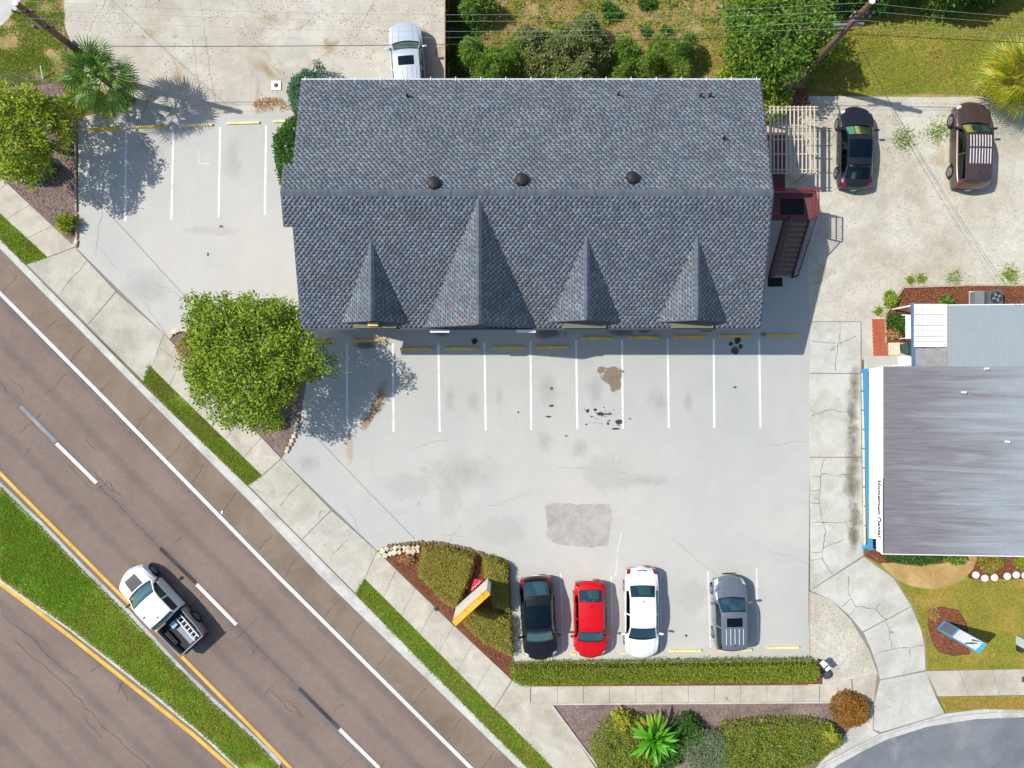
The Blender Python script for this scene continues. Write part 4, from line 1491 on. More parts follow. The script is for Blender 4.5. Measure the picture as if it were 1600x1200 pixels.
MB().beam(RL(ra), RL(rb), 0.16, 0.12).build('top_rail', M['blue'], rail)
MB().beam(RL(ra, 0.42), RL(rb, 0.42), 0.06, 0.06).build('lower_rail', M['blue'], rail)
for k in range(10):
    p = ra.lerp(rb, (k + 0.1) / 9.2)
    MB().box(RL(p, 0.36), (0.07, 0.07, 0.70)).build('post', M['blue'], rail)
for k in (0, 3, 6.2, 9):
    p = ra.lerp(rb, k / 9)
    MB().box(RL(p, 0.80), (0.34, 0.07, 0.05)).build('clamp', M['blue'], rail)
MB().box(RL(rb, 0.02), (0.3, 0.26, 0.03)).build('foot_plate', M['blue'], rail)
edge = MB().prism(G2([(1346, 582), (1348.5, 582), (1352, 852), (1349, 852)]), 0.0, 0.07).build('edging_kerb', M['cream'])
tag(edge, 'narrow pale stone edging strip below the blue guard rail', 'edging')

# ================================================================== VEHICLES
def pl_interp(x, pts):
    return float(np.interp(x, [p[0] for p in pts], [p[1] for p in pts]))


def smooth_prof(pts, L, win=0.07):
    xs = np.linspace(-L / 2, L / 2, 240)
    zs = np.interp(xs, [p[0] * L for p in pts], [p[1] for p in pts])
    k = max(1, int(win / (L / 240)))
    zz = np.convolve(np.pad(zs, (k, k), mode='edge'), np.ones(2 * k + 1) / (2 * k + 1), mode='valid')
    return lambda x: float(np.interp(x, xs, zz))


TYRE_CACHE = {}


def wheel_meshes(r):
    if r in TYRE_CACHE:
        return TYRE_CACHE[r]
    wd = 0.22

    def lathe(prof, n=24):
        mb = MB()
        b = 0
        for (rr, y) in prof:
            for k in range(n):
                a = 2 * math.pi * k / n
                mb.v.append((rr * math.cos(a), y, rr * math.sin(a)))
        for i in range(len(prof) - 1):
            for k in range(n):
                k2 = (k + 1) % n
                mb.f.append((i * n + k, i * n + k2, (i + 1) * n + k2, (i + 1) * n + k))
        return mb
    t = lathe([(r * 0.62, wd / 2 - 0.01), (r * 0.9, wd / 2), (r * 0.985, wd / 2 - 0.03), (r, wd / 2 - 0.06), (r, -wd / 2 + 0.06), (r * 0.985, -wd / 2 + 0.03), (r * 0.9, -wd / 2), (r * 0.62, -wd / 2 + 0.01)])
    tm_ = t.mesh('wheel', M['tyre'], sharp=50)
    rm = MB()
    n = 24
    q = lathe([(r * 0.66, wd / 2 - 0.005), (r * 0.6, wd / 2 - 0.004), (r * 0.57, wd / 2 - 0.05), (0.02, wd / 2 - 0.06)])
    rm.add(q.v, q.f)
    for k in range(5):
        a = 2 * math.pi * k / 5
        for da in (-0.14, 0.14):
            p0 = Vector((0.05 * math.cos(a), wd / 2 - 0.02, 0.05 * math.sin(a)))
            p1 = Vector((r * 0.6 * math.cos(a + da), wd / 2 - 0.01, r * 0.6 * math.sin(a + da)))
            rm.beam(p0, p1, 0.03, 0.035)
    rmesh = rm.mesh('rim', M['rim'], sharp=40)
    bk = MB()
    q = lathe([(r * 0.57, wd / 2 - 0.065), (0.02, wd / 2 - 0.07)])
    bk.add(q.v, q.f)
    TYRE_CACHE[r] = (tm_, rmesh, bk.mesh('brake_disc', M['darkmetal']))
    return TYRE_CACHE[r]


def car(name, label, cat, loc, heading, L, W, prof, keys, belt, paint_m, wr=0.33, wheels=(0.30, -0.28), roof_w=0.74, sun=None, rails=False, ribs=0,
        rim_side=True, group=None, roof_mat=None, bed=None, shade=None, hood_scoop=False, rearglass=True, hood_ribs=False, nose=0.30, tail=0.16, mirror_m=None, pano=False, tail_m=None, tint=None):
    """keys: cowl, roof_front, roof_rear, rear_base as fractions of L; body lofted from cross-sections"""
    root = empty(name, loc, heading, label, cat, group)
    cowl, rf, rr, rbs = [k * L for k in keys]
    zt = smooth_prof(prof, L)
    hw = W / 2
    x_end = bed * L if bed is not None else -L / 2

    def plan(x):
        t = abs(2 * x / L)
        return hw * (1 - 0.11 * t ** 5) * (1.0 if x > 0 else (1 - 0.02 * t ** 3))

    def arch(x):
        z = 0.24
        for f in wheels:
            dx = x - f * L
            ra_ = wr + 0.07
            if abs(dx) < ra_:
                z = max(z, wr + math.sqrt(ra_ * ra_ - dx * dx) * 1.0)
        return z
    wpts = [(-L / 2, 0.80), (rbs - 0.01, 0.80), (rr, roof_w), (rf, roof_w), (cowl, 0.855), (L / 2, 0.80)]
    bow_pts = [(-L / 2, -tail), (rbs, -0.10), (rr, -0.05), (0, 0.0), (rf, 0.07), (cowl, 0.16), (L / 2, nose)]

    def section(x):
        w_ = plan(x)
        top = zt(x)
        zb = min(belt + 0.03 * (-x / L), top - 0.035)
        inside = rbs < x < cowl
        crown = 0.055 if inside else 0.045
        wre = pl_interp(x, wpts) * w_
        ze = max(zb + 0.012, top - crown)
        a = arch(x)
        p = [(0.93 * w_, max(a, 0.24)), (0.985 * w_, max(a + 0.005, 0.38)), (1.0 * w_, max(a + 0.01, 0.60))]
        zz2 = p[-1][1]
        zb = max(zb, zz2 + 0.01)
        ze = max(ze, zb + 0.012)
        p.append((0.985 * w_, zb - 0.025 if zb - 0.025 > zz2 else zz2 + 0.004))
        bx = 0.945 * w_ if inside else max(0.945 * w_, wre + 0.02)
        p.append((bx, zb))
        for t in (0.12, 0.5, 0.90):
            bulge = 0.018 * math.sin(math.pi * t) if inside else 0
            p.append((bx + (wre - bx) * t + bulge, zb + (ze - zb) * t))
        p.append((wre, ze))
        tt = max(top, ze + 0.004)
        for t in (0.92, 0.62, 0.3, 0.0):
            p.append((wre * t, tt - (tt - ze) * (t ** 2.2)))
        return p
    NS = 13
    # stations
    xs = set(np.round(np.arange(x_end, L / 2 + 0.001, 0.075), 3))
    marks = [cowl - 0.03, rf + 0.02, rr - 0.02, rbs + 0.03, L / 2 - 0.02, x_end + 0.015]
    mid = (rf + rr) / 2
    side_f0 = rf + (cowl - rf) * 0.62
    bpil = mid + 0.12
    side_r1 = rr + (rbs - rr) * (0.55 if rearglass else 0.35)
    marks += [side_f0, bpil + 0.045, bpil - 0.045, side_r1]
    if sun:
        marks += [sun[0] * L, sun[1] * L]
    xs = sorted(list(xs) + marks)
    xs = [x for i, x in enumerate(xs) if i == 0 or x - xs[i - 1] > 0.004 or x in marks]
    xs = sorted(set(round(x, 4) for x in xs if x_end - 1e-6 <= x <= L / 2 + 1e-6))
    rows = []
    for x in xs:
        s = section(x)
        b = pl_interp(x, bow_pts)
        w_ = plan(x)
        full = [(y, z) for (y, z) in s] + [(-y, z) for (y, z) in s[-2::-1]]
        rows.append([(x - b * (y / w_) ** 2 if True else x, y, z) for (y, z) in full])
    K = 2 * NS - 1
    V = [p for r_ in rows for p in r_]
    groups = {}

    def put(gname, f):
        groups.setdefault(gname, []).append(f)
    for i in range(len(xs) - 1):
        xm = (xs[i] + xs[i + 1]) / 2
        for j in range(K - 1):
            f = (i * K + j, (i + 1) * K + j, (i + 1) * K + j + 1, i * K + j + 1)
            js = j if j < NS - 1 else K - 2 - j
            left = j < NS - 1
            g = 'body'
            if js >= 9:
                if rf + 0.02 < xm < cowl - 0.03:
                    g = 'windshield'
                elif rearglass and rbs + 0.03 < xm < rr - 0.02:
                    g = 'rear_window'
                elif rr - 0.02 <= xm <= rf + 0.02:
                    g = 'roof' if not (pano and sun and xm < sun[0] * L) else 'roof_rear'
                    if sun and sun[0] * L < xm < sun[1] * L and js >= 10 - (1 if pano else 0):
                        g = 'sunroof'
                elif xm > cowl - 0.03 and xm < L / 2 - 0.14:
                    g = 'hood'
                elif xm < rbs + 0.03 and xm > -L / 2 + 0.1 and bed is None:
                    g = 'tailgate' if not rearglass else 'trunk_lid'
            elif 5 <= js <= 6:
                if bpil + 0.045 < xm < side_f0:
                    g = 'side_window_fl' if left else 'side_window_fr'
                elif side_r1 < xm < bpil - 0.045:
                    g = 'side_window_rl' if left else 'side_window_rr'
            if js in (3, 4, 5, 6, 7, 8) and xm > L / 2 - 0.28:
                g = 'headlight_l' if left else 'headlight_r'
            if js in (3, 4, 5, 6, 7, 8) and xm < -L / 2 + 0.20 and bed is None:
                g = 'taillight_l' if left else 'taillight_r'
            put(g, f)
    # end caps
    put('body', tuple(range(0, K)))
    put('body', tuple(reversed(range((len(xs) - 1) * K, len(xs) * K))))
    glassm = {'windshield': tint or M['glass_front'], 'rear_window': tint or M['glass_front'], 'sunroof': M['glass_side']}
    for g, fs in groups.items():
        used = sorted(set(i for f in fs for i in f))
        idx = {u: k for k, u in enumerate(used)}
        mb = MB()
        mb.add([V[u] for u in used], [tuple(idx[i] for i in f) for f in fs])
        nm = g
        m_ = paint_m
        if g.startswith('side_window'):
            nm, m_ = 'side_window', M['glass_side']
        elif g in glassm:
            m_ = glassm[g]
        elif g.startswith('headlight'):
            nm, m_ = 'headlight', M['headlight']
        elif g.startswith('taillight'):
            nm, m_ = 'taillight', tail_m or M['taillight']
        elif g == 'roof_rear':
            nm = 'roof_rear_panel'
        elif g == 'roof' and roof_mat:
            m_ = roof_mat
        me = mb.mesh(nm, None)
        bm = bmesh.new()
        bm.from_mesh(me)
        if g == 'body':
            bmesh.ops.recalc_face_normals(bm, faces=bm.faces[:])
        else:
            for f in bm.faces:
                f.normal_update()
            s = sum(f.normal.z for f in bm.faces)
            s2 = sum(f.normal.y * f.calc_center_median().y for f in bm.faces)
            if (s < 0 and abs(s) > abs(s2)) or (abs(s2) >= abs(s) and s2 < 0):
                bmesh.ops.reverse_faces(bm, faces=bm.faces[:])
        for f in bm.faces:
            f.smooth = True
        for e in bm.edges:
            if len(e.link_faces) == 2 and e.calc_face_angle(0) > R(38):
                e.smooth = False
        bm.to_mesh(me)
        bm.free()
        me.materials.append(m_)
        link(nm, me, root)
    # dark seal round the windscreens
    def seal(x0, x1):
        for xe in (x0, x1):
            b = pl_interp(xe, bow_pts)
            w_ = plan(xe)
            s = section(xe)[9:]
            pts = [(y, z) for (y, z) in s] + [(-y, z) for (y, z) in s[-2::-1]]
            MB().tube([(xe - b * (y / w_) ** 2, y, z + 0.002) for y, z in pts], 0.034 if xe == cowl - 0.03 else 0.017, 6).build('window_seal', M['plastic'], root)
        for sg in (1, -1):
            pts = []
            for k in range(7):
                x = x0 + (x1 - x0) * k / 6
                y, z = section(x)[9]
                pts.append((x - pl_interp(x, bow_pts) * (y / plan(x)) ** 2, sg * y, z + 0.002))
            MB().tube(pts, 0.014, 5).build('window_seal', M['plastic'], root)
    seal(rf + 0.02, cowl - 0.03)
    if rearglass:
        seal(rbs + 0.03, rr - 0.02)
    # hood shut lines as fine dark gaps
    for sg in (1, -1):
        pts = []
        for k in range(8):
            x = cowl - 0.02 + (L / 2 - 0.16 - cowl) * k / 7
            y, z = section(x)[9]
            pts.append((x - pl_interp(x, bow_pts) * (y / plan(x)) ** 2, sg * y, z + 0.0))
        MB().tube(pts, 0.007, 4).build('panel_gap', M['plastic'], root)
    if True:
        for sg in (1, -1):
            pts = []
            for k in range(8):
                x = cowl + 0.02 + (L / 2 - 0.3 - cowl) * k / 7
                y = 0.42 * hw * (1 - 0.1 * k / 7)
                pts.append((x - pl_interp(x, bow_pts) * (y / plan(x)) ** 2, sg * y, zt(x) - 0.004))
            MB().tube(pts, 0.022 if hood_ribs else 0.013, 6).build('hood_crease', paint_m, root)
    # interior
    mb = MB()
    mb.box(((cowl + rbs) / 2 - 0.05, 0, 0.46), (cowl - rbs - 0.3, W * 0.80, 0.1))
    mb.box((cowl - 0.28, 0, 0.74), (0.42, W * 0.74, 0.3))
    mb.build('dashboard', M['interior'], root)
    for yy in (-0.36, 0.36):
        for xx in ((rf - 0.45), (rf - 1.35)):
            if bed is not None and xx < x_end + 0.3:
                continue
            if xx < x_end + 0.5:
                continue
            s = MB().box((xx + 0.1, yy, 0.62), (0.52, 0.5, 0.2))
            s.box((xx - 0.2, yy, 0.86), (0.14, 0.48, 0.52), M=Matrix.Rotation(R(-12), 3, 'Y'))
            s.box((xx - 0.27, yy, 1.18), (0.1, 0.26, 0.16))
            s.build('seat', M['interior_tan'], root, bevel=0.03)
    st_w = MB()
    cpt = Vector((rf + 0.02, 0.36, 0.88))
    ring = [cpt + Vector((0.06 * math.sin(a), 0.18 * math.cos(a), 0.17 * math.sin(a))) for a in [2 * math.pi * k / 14 for k in range(15)]]
    st_w.tube(ring, 0.015, 5)
    st_w.build('steering_wheel', M['plastic'], root)
    if shade:
        for (y0, y1, col) in shade:
            xa, xb = rf + 0.10, cowl - 0.12
            za, zb_ = zt(xa) - 0.075, zt(xb) - 0.06
            ba, bb = pl_interp(xa, bow_pts), pl_interp(xb, bow_pts)
            vs = []
            n = 4
            for k in range(n + 1):
                y = (y0 + (y1 - y0) * k / n) * hw * 0.76
                vs += [(xa - ba * (y / hw) ** 2, y * 0.93, za), (xb - bb * (y / hw) ** 2, y * 1.06, zb_ + 0.0)]
            q = MB().add(vs + [(p[0], p[1], p[2] - 0.008) for p in vs], [(2 * k, 2 * k + 1, 2 * k + 3, 2 * k + 2) for k in range(n)])
            q.build('sun_shade', flat('sun_shade', col, 0.5, var=0.12, scale=12), root)
    # wheels
    tm_, rm_, bd = wheel_meshes(wr)
    for f in wheels:
        for sg in (1, -1):
            wh = link('wheel', tm_, root)
            wh.location = (f * L, sg * (hw - 0.125), wr)
            wh.rotation_euler = (0, 0, 0 if sg > 0 else math.pi)
            link('rim', rm_, wh)
            link('brake_disc', bd, wh)
            MB().box((f * L, sg * (hw - 0.32), wr + 0.12), (2 * wr + 0.1, 0.16, 2 * wr - 0.1)).build('wheel_well', M['plastic'], root)
    MB().box((0, 0, 0.30), (L * 0.86, W * 0.62, 0.14)).build('underbody', M['plastic'], root)
    # mirrors
    for sg in (1, -1):
        mx = cowl - 0.34
        mb = MB()
        mb.box((mx, sg * (hw + 0.10), belt + 0.10), (0.12, 0.24, 0.15), rz=sg * R(-8))
        o = mb.build('mirror', mirror_m or paint_m, root, bevel=0.035)
        MB().beam((mx + 0.02, sg * (hw - 0.06), belt + 0.05), (mx, sg * (hw + 0.03), belt + 0.08), 0.05, 0.05).build('mirror_arm', M['plastic'], o)
        for xx in (rf - 0.62, rf - 1.5):
            if xx > x_end + 0.3 and xx > rbs:
                MB().box((xx, sg * (hw * 0.992 + 0.005), belt - 0.12), (0.2, 0.035, 0.035)).build('door_handle', paint_m, root, bevel=0.01)
    if rails:
        for sg in (1, -1):
            pts = []
            for k in range(9):
                x = rr + 0.10 + (rf - rr - 0.25) * k / 8
                y = section(x)[8][0] * 0.95
                z = section(x)[9][1] + (0.055 if 0 < k < 8 else 0.0)
                pts.append((x, sg * y, z))
            MB().tube(pts, 0.02, 6).build('roof_rail', rails if not isinstance(rails, bool) else M['greymetal'], root)
    for k in range(ribs):
        y = (k - (ribs - 1) / 2) * (1.35 * roof_w * hw / max(1, ribs - 1)) if ribs > 1 else 0
        x0 = (sun[0] * L - 0.10) if sun else rf - 0.3
        pts = [(rr + 0.22 + (x0 - rr - 0.22) * q / 5, y) for q in range(6)]
        MB().tube([(x, yy, zt(x) - 0.055 * (abs(yy) / (roof_w * hw)) ** 2.2 + 0.004) for x, yy in pts], 0.018, 5).build('roof_rib', M['headlight'], root)
    # antenna
    MB().tube([(rr + 0.24, 0, zt(rr + 0.24) - 0.01), (rr + 0.16, 0, zt(rr + 0.24) + 0.10)], [0.03, 0.008], 6).build('antenna', M['plastic'], root)
    # bumper grille + plates
    fx = L / 2
    MB().box((fx - 0.03, 0, 0.42), (0.05, W * 0.30, 0.12)).build('grille', M['plastic'], root)
    MB().box((-L / 2 + 0.006, 0, 0.55 if bed is None else 0.5), (0.02, 0.32, 0.15)).build('licence_plate', M['whitepaintmetal'], root)
    root['_sec'] = 0
    del root['_sec']
    return root, section, plan, arch, zt


def place(px, py, zmid=0.75):
    g = G(px, py, zmid)
    return (g.x, g.y, 0.014)


SEDAN = [(-0.5, 0.66), (-0.485, 0.93), (-0.46, 1.0), (-0.335, 1.06), (-0.175, 1.37), (-0.06, 1.44), (0.06, 1.44), (0.125, 1.38), (0.265, 1.02), (0.40, 0.92), (0.465, 0.82), (0.49, 0.70), (0.5, 0.56)]
SEDAN_K = (0.265, 0.115, -0.185, -0.325)
HATCH = [(-0.5, 0.70), (-0.485, 1.0), (-0.44, 1.16), (-0.36, 1.36), (-0.28, 1.50), (-0.05, 1.60), (0.06, 1.59), (0.12, 1.53), (0.26, 1.10), (0.40, 1.0), (0.465, 0.9), (0.49, 0.74), (0.5, 0.58)]
SUVP = [(-0.5, 0.72), (-0.488, 1.05), (-0.465, 1.30), (-0.43, 1.58), (-0.36, 1.66), (-0.05, 1.72), (0.04, 1.71), (0.095, 1.63), (0.225, 1.16), (0.40, 1.06), (0.465, 0.98), (0.49, 0.80), (0.5, 0.6)]
SUV_K = (0.225, 0.085, -0.405, -0.47)

M['bright'] = flat('bright_trim', (226, 224, 222), 0.35, 0.3)
p_black = paint('black_paint', (30, 31, 35), 0.4, 0.35)
p_black2 = paint('charcoal_paint', (46, 46, 54), 0.5, 0.32)
p_red = paint('red_paint', (200, 2, 12), 0.0, 0.5, 0.5)
p_white = paint('white_car_paint', (226, 227, 228), 0.0, 0.4)
p_silver = paint('silver_paint', (128, 134, 144), 0.55, 0.36)
p_silverb = paint('pale_silver_paint', (196, 204, 212), 0.35, 0.38)
p_brown = paint('brown_paint', (92, 76, 74), 0.5, 0.34)
p_truck = paint('truck_white_paint', (222, 228, 232), 0.1, 0.4)
p_gate = paint('grey_truck_side', (124, 128, 132), 0.3, 0.4)

# four cars nosed in / backed in at the lower row
car('parked_suv', 'black crossover with long dark glass roof, parked beside the yellow sign', 'car', place(841, 966), R(-90) + R(4), 4.66, 1.90, HATCH, (0.26, 0.10, -0.30, -0.46), 0.98, p_black,
    wr=0.35, roof_w=0.74, sun=(-0.20, 0.07), pano=True, rails=p_black, rearglass=True)
car('parked_sedan', 'bright red sedan parked between black crossover and white sedan', 'car', place(922, 968, 0.7), R(-90) + R(0.5), 4.30, 1.80, [(x, z * 1.01) for x, z in SEDAN[:0]] +
    [(-0.5, 0.68), (-0.487, 0.98), (-0.465, 1.04), (-0.415, 1.08), (-0.25, 1.40), (-0.08, 1.47), (0.05, 1.46), (0.115, 1.40), (0.27, 1.02), (0.40, 0.93), (0.465, 0.83), (0.49, 0.70), (0.5, 0.56)],
    (0.265, 0.11, -0.265, -0.41), 0.94, p_red, wr=0.32)
wsd, sec_, plan_, arch_, zt_ = car('parked_sedan', 'long white sedan with green tinted windows parked right of the red sedan', 'car', place(1002, 958, 0.7), R(-90), 5.08, 1.87, SEDAN, (0.268, 0.125, -0.205, -0.325), 0.93, p_white, wr=0.33,
                                   tint=glass_mat('green_windshield', (0.46, 0.88, 0.70), 0.16))
MB().box((-2.40, 0, zt_(-2.40) + 0.004), (0.05, 0.5, 0.012)).build('emblem', M['darkmetal'], wsd)
car('parked_suv', 'compact silver suv with sunroof and ribbed roof, parked alone at right of row', 'car', place(1141, 958, 0.85), R(90) + R(1.5), 4.18, 1.84, SUVP, (0.235, 0.07, -0.405, -0.475), 1.04, p_silver, wr=0.34,
    sun=(-0.12, -0.005), ribs=5, rearglass=False, hood_ribs=True)
# right yard
car('parked_sedan', 'black sedan with yellow windshield shade parked beside the pergola', 'car', place(1336, 231, 0.7), R(90) - R(1.0), 4.62, 1.84, [(x, z) for x, z in
    [(-0.5, 0.70), (-0.485, 0.98), (-0.46, 1.05), (-0.40, 1.09), (-0.22, 1.38), (-0.06, 1.45), (0.05, 1.45), (0.115, 1.39), (0.26, 1.03), (0.40, 0.94), (0.465, 0.84), (0.49, 0.70), (0.5, 0.56)]],
    (0.26, 0.105, -0.225, -0.405), 0.95, p_black2, wr=0.335, sun=(-0.16, 0.055), pano=True, roof_w=0.72, shade=[(-0.95, 0.30, (212, 200, 92)), (0.36, 0.95, (110, 170, 150))],
    tint=glass_mat('clear_windshield', (0.8, 0.86, 0.84), 0.02))
bsu = car('parked_suv', 'brown suv with bright striped roof parked by the yellow palm', 'car', place(1519, 226, 0.9), R(90) - R(1.0), 4.86, 1.92, SUVP, (0.235, 0.08, -0.40, -0.47), 1.08, p_brown, wr=0.37,
          sun=None, rearglass=False, hood_ribs=True, roof_w=0.76, shade=[(-0.95, -0.1, (176, 200, 205)), (-0.1, 0.4, (150, 160, 140)), (0.4, 0.95, (190, 190, 90))], rails=M['chrome'],
          tint=glass_mat('clear_windshield', (0.8, 0.86, 0.84), 0.02), mirror_m=M['plastic'])
root_, sec_, plan_, arch_, zt_ = bsu
for k in range(8):
    y = (k - 3.5) * 0.155
    for x0, x1 in ((-0.35, 0.28), (-1.25, -0.45)):
        pts = [(x0 + (x1 - x0) * q / 4, y) for q in range(5)]
        MB().tube([(x, yy, zt_(x) - 0.05 * (abs(yy) / 0.72) ** 2.2 + 0.02) for x, yy in pts], 0.03, 6).build('roof_strip', M['bright'], root_)
# top car half under the eave
car('parked_suv', 'pale silver suv with sunroof, its rear hidden under the rear eave', 'car', place(637, 97, 0.85), R(90) + R(4.5), 4.55, 1.84, SUVP, (0.225, 0.085, -0.395, -0.47), 1.02, p_silverb, wr=0.34,
    sun=(-0.11, 0.0), ribs=5, rearglass=False, roof_w=0.76)

# pickup truck on the road
PICK = [(-0.5, 1.0), (-0.16, 1.04), (-0.155, 1.50), (-0.115, 1.70), (0.10, 1.73), (0.155, 1.67), (0.275, 1.20), (0.42, 1.13), (0.47, 1.06), (0.49, 0.88), (0.5, 0.65)]
pk = place(248, 951, 0.9)
Lp, Wp = 5.5, 1.94
pick, sec_, plan_, arch_, zt_ = car('pickup_truck', 'white pickup truck with ladder in its open bed driving on the road', 'pickup', (pk[0], pk[1], Z_ROAD + 0.005), R(132.5), Lp, Wp,
                                    [(x, z) for x, z in PICK], (0.285, 0.15, -0.105, -0.146), 1.06, p_truck, wr=0.38, wheels=(0.33, -0.30), bed=-0.15, rearglass=True, roof_w=0.78, nose=0.34, mirror_m=M['plastic'])
# bed: outer skin following the body side, inner box
bm_ = MB()
xsb = list(np.arange(-Lp / 2, -0.155 * Lp, 0.08)) + [-0.155 * Lp]
zt_bed = 1.10
rows = []
for x in xsb:
    w_ = plan_(x)
    a = max(arch_(x), 0.34)
    rows.append([(0.95 * w_, a), (0.99 * w_, max(a + 0.005, 0.5)), (w_, max(a + 0.01, 0.7)), (0.985 * w_, zt_bed - 0.02), (0.97 * w_, zt_bed), (0.90 * w_, zt_bed), (0.885 * w_, zt_bed - 0.02), (0.885 * w_, 0.66)])
for sg in (1, -1):
    vs, fs = [], []
    for i, x in enumerate(xsb):
        for (y, z) in rows[i]:
            vs.append((x, sg * y, z))
    k = 8
    for i in range(len(xsb) - 1):
        for j in range(k - 1):
            f = (i * k + j, (i + 1) * k + j, (i + 1) * k + j + 1, i * k + j + 1)
            fs.append(f if sg < 0 else f[::-1])
    q = MB().add(vs, fs)
    q.build('bed_side', p_gate, pick, sharp=40)
bw = Wp * 0.885
MB().box((-0.328 * Lp, 0, 0.62), (0.345 * Lp, bw, 0.06)).build('bed_floor', M['plastic'], pick)
MB().box((-0.162 * Lp, 0, 0.86), (0.05, bw, 0.5)).build('bed_front', M['plastic'], pick)
MB().box((-0.495 * Lp, 0, 0.84), (0.07, bw * 0.94, 0.52)).build('tailgate', p_gate, pick, bevel=0.012)
MB().box((-0.507 * Lp, 0, 0.50), (0.12, Wp * 0.88, 0.18)).build('bumper', M['darkmetal'], pick, bevel=0.02)
for sg in (1, -1):
    MB().box((-0.493 * Lp, sg * Wp * 0.435, 0.88), (0.1, 0.1, 0.34)).build('taillight', M['taillight'], pick)
    MB().box((-0.30 * Lp, sg * (bw / 2 - 0.1), 0.76), (0.86, 0.2, 0.22)).build('wheel_housing', M['plastic'], pick)
# black hood decal panel
vs = []
for k in range(6):
    x = 0.30 * Lp + (0.13 * Lp) * k / 5
    for y in (-0.40, 0.40):
        yy = y * (1 - 0.12 * k / 5)
        b = np.interp(x, [0.285 * Lp, Lp / 2], [0.16, 0.34])
        vs.append((x - b * (yy / 0.94) ** 2, yy, zt_(x) - 0.045 * (abs(yy) / 0.75) ** 2.2 + 0.022))
MB().add(vs, [(2 * k, 2 * k + 2, 2 * k + 3, 2 * k + 1) for k in range(5)]).build('hood_panel', M['darkmetal'], pick)
MB().box((0.02 * Lp, 0.56, 1.705), (0.06, 0.12, 0.03)).build('roof_marker', M['plastic'], pick)


def in_truck(o):
    o.location = pick.location
    o.rotation_euler = pick.rotation_euler
    return o


lad = empty('ladder', (0, 0, 0), 0, 'white aluminium ladder lying in the pickup bed', 'ladder')
in_truck(lad)
for y in (-0.30, -0.62):
    MB().beam((-0.19 * Lp, y, 0.93), (-0.475 * Lp, y, 1.06), 0.045, 0.08).build('ladder_rail', M['whitepaintmetal'], lad)
for k in range(6):
    t = (k + 0.4) / 6
    MB().beam((-0.19 * Lp - 0.285 * Lp * t, -0.29, 0.93 + 0.13 * t), (-0.19 * Lp - 0.285 * Lp * t, -0.63, 0.93 + 0.13 * t), 0.05, 0.035).build('rung', M['whitepaintmetal'], lad)
bx = MB().box((-0.215 * Lp, 0.06, 0.78), (0.34, 0.36, 0.26)).mesh('storage_box', flat('pale_blue_box', (150, 178, 206), 0.5), bevel=0.02)
bxo = in_truck(link('storage_box', bx))
tag(bxo, 'pale blue box behind the cab in the pickup bed', 'box')
lb = in_truck(MB().box((-0.37 * Lp, -0.02, 0.69), (1.1, 0.42, 0.07)).build('grey_board', M['greymetal']))
tag(lb, 'grey board lying flat beside the ladder in the pickup bed', 'board')

# ================================================================== POLES, SIGNS, SMALL THINGS
def wheel_stop(px, py, label, mat, rz=0.0, group='yellow wheel stops', z=0.012):
    c = G(px, py, 0.1)
    wdt, ht, Ls = 0.16, 0.12, 1.80
    h = Ls / 2
    pr = [(-wdt / 2, 0), (wdt / 2, 0), (wdt * 0.34, ht), (-wdt * 0.34, ht)]
    vs = [(x, y, zz) for x in (-h, h) for (y, zz) in pr]
    vs = [(v[0] * (0.985 if v[2] > 0 else 1), v[1], v[2]) for v in vs]
    t = empty('wheel_stop', (c.x, c.y, z), rz, label, 'wheel stop', group)
    MB().add(vs, [(0, 1, 2, 3), (7, 6, 5, 4), (0, 4, 5, 1), (1, 5, 6, 2), (2, 6, 7, 3), (3, 7, 4, 0)]).build('block', mat, t)
    for s in (-0.62, 0.62):
        MB().tube([(s, 0, ht - 0.01), (s, 0, ht + 0.008)], 0.022, 8).build('anchor_pin', M['darkmetal'], t)
    return t


ordw = ['first', 'second', 'third', 'fourth', 'fifth', 'sixth', 'seventh', 'eighth', 'ninth', 'tenth', 'eleventh']
for i, (x, y) in enumerate([(160, 201), (236, 198), (307, 195), (380, 192), (452, 189)]):
    wheel_stop(x, y, 'yellow wheel stop, %s from the left in the upper left bays' % ordw[i], M['stopyellow'] if i < 2 else M['stoppale'], R(1.5))
for i, (x, y) in enumerate([(498, 534), (577, 532), (650, 545), (721, 544), (795, 543), (863, 542), (933, 528), (1006, 527), (1078, 526), (1148, 525), (1222, 524)]):
    wheel_stop(x, y, 'yellow wheel stop, %s from the left along the building front' % ordw[i], M['stopyellow'], R(random.uniform(-0.8, 0.8)))
low = ['under the nose of the black crossover', 'under the nose of the red sedan', 'under the nose of the white sedan', 'in the empty bay between white sedan and silver suv', 'behind the compact silver suv', 'in the empty bay right of the compact silver suv']
for i, (x, y) in enumerate([(842, 1025), (918, 1022), (996, 1020), (1071, 1017), (1150, 1016), (1224, 1012)]):
    wheel_stop(x, y, 'pale yellow wheel stop ' + low[i], M['stoppale'], R(1))

# ---- utility poles and wires
def pole(px, py, lean, h, label):
    c = G(px, py)
    t = empty('utility_pole', (c.x, c.y, 0), 0, label, 'utility pole')
    MB().tube([(0, 0, -0.1), (lean[0] * 0.5, lean[1] * 0.5, h * 0.5), (lean[0], lean[1], h)], [0.2, 0.17, 0.13], 14).build('shaft', M['polewood'], t, sharp=40)
    MB().disc_stack((lean[0], lean[1], h), [(0.13, 0), (0.13, 0.05), (0.05, 0.08)], 12).build('cap', M['whitepaintmetal'], t)
    return t, c


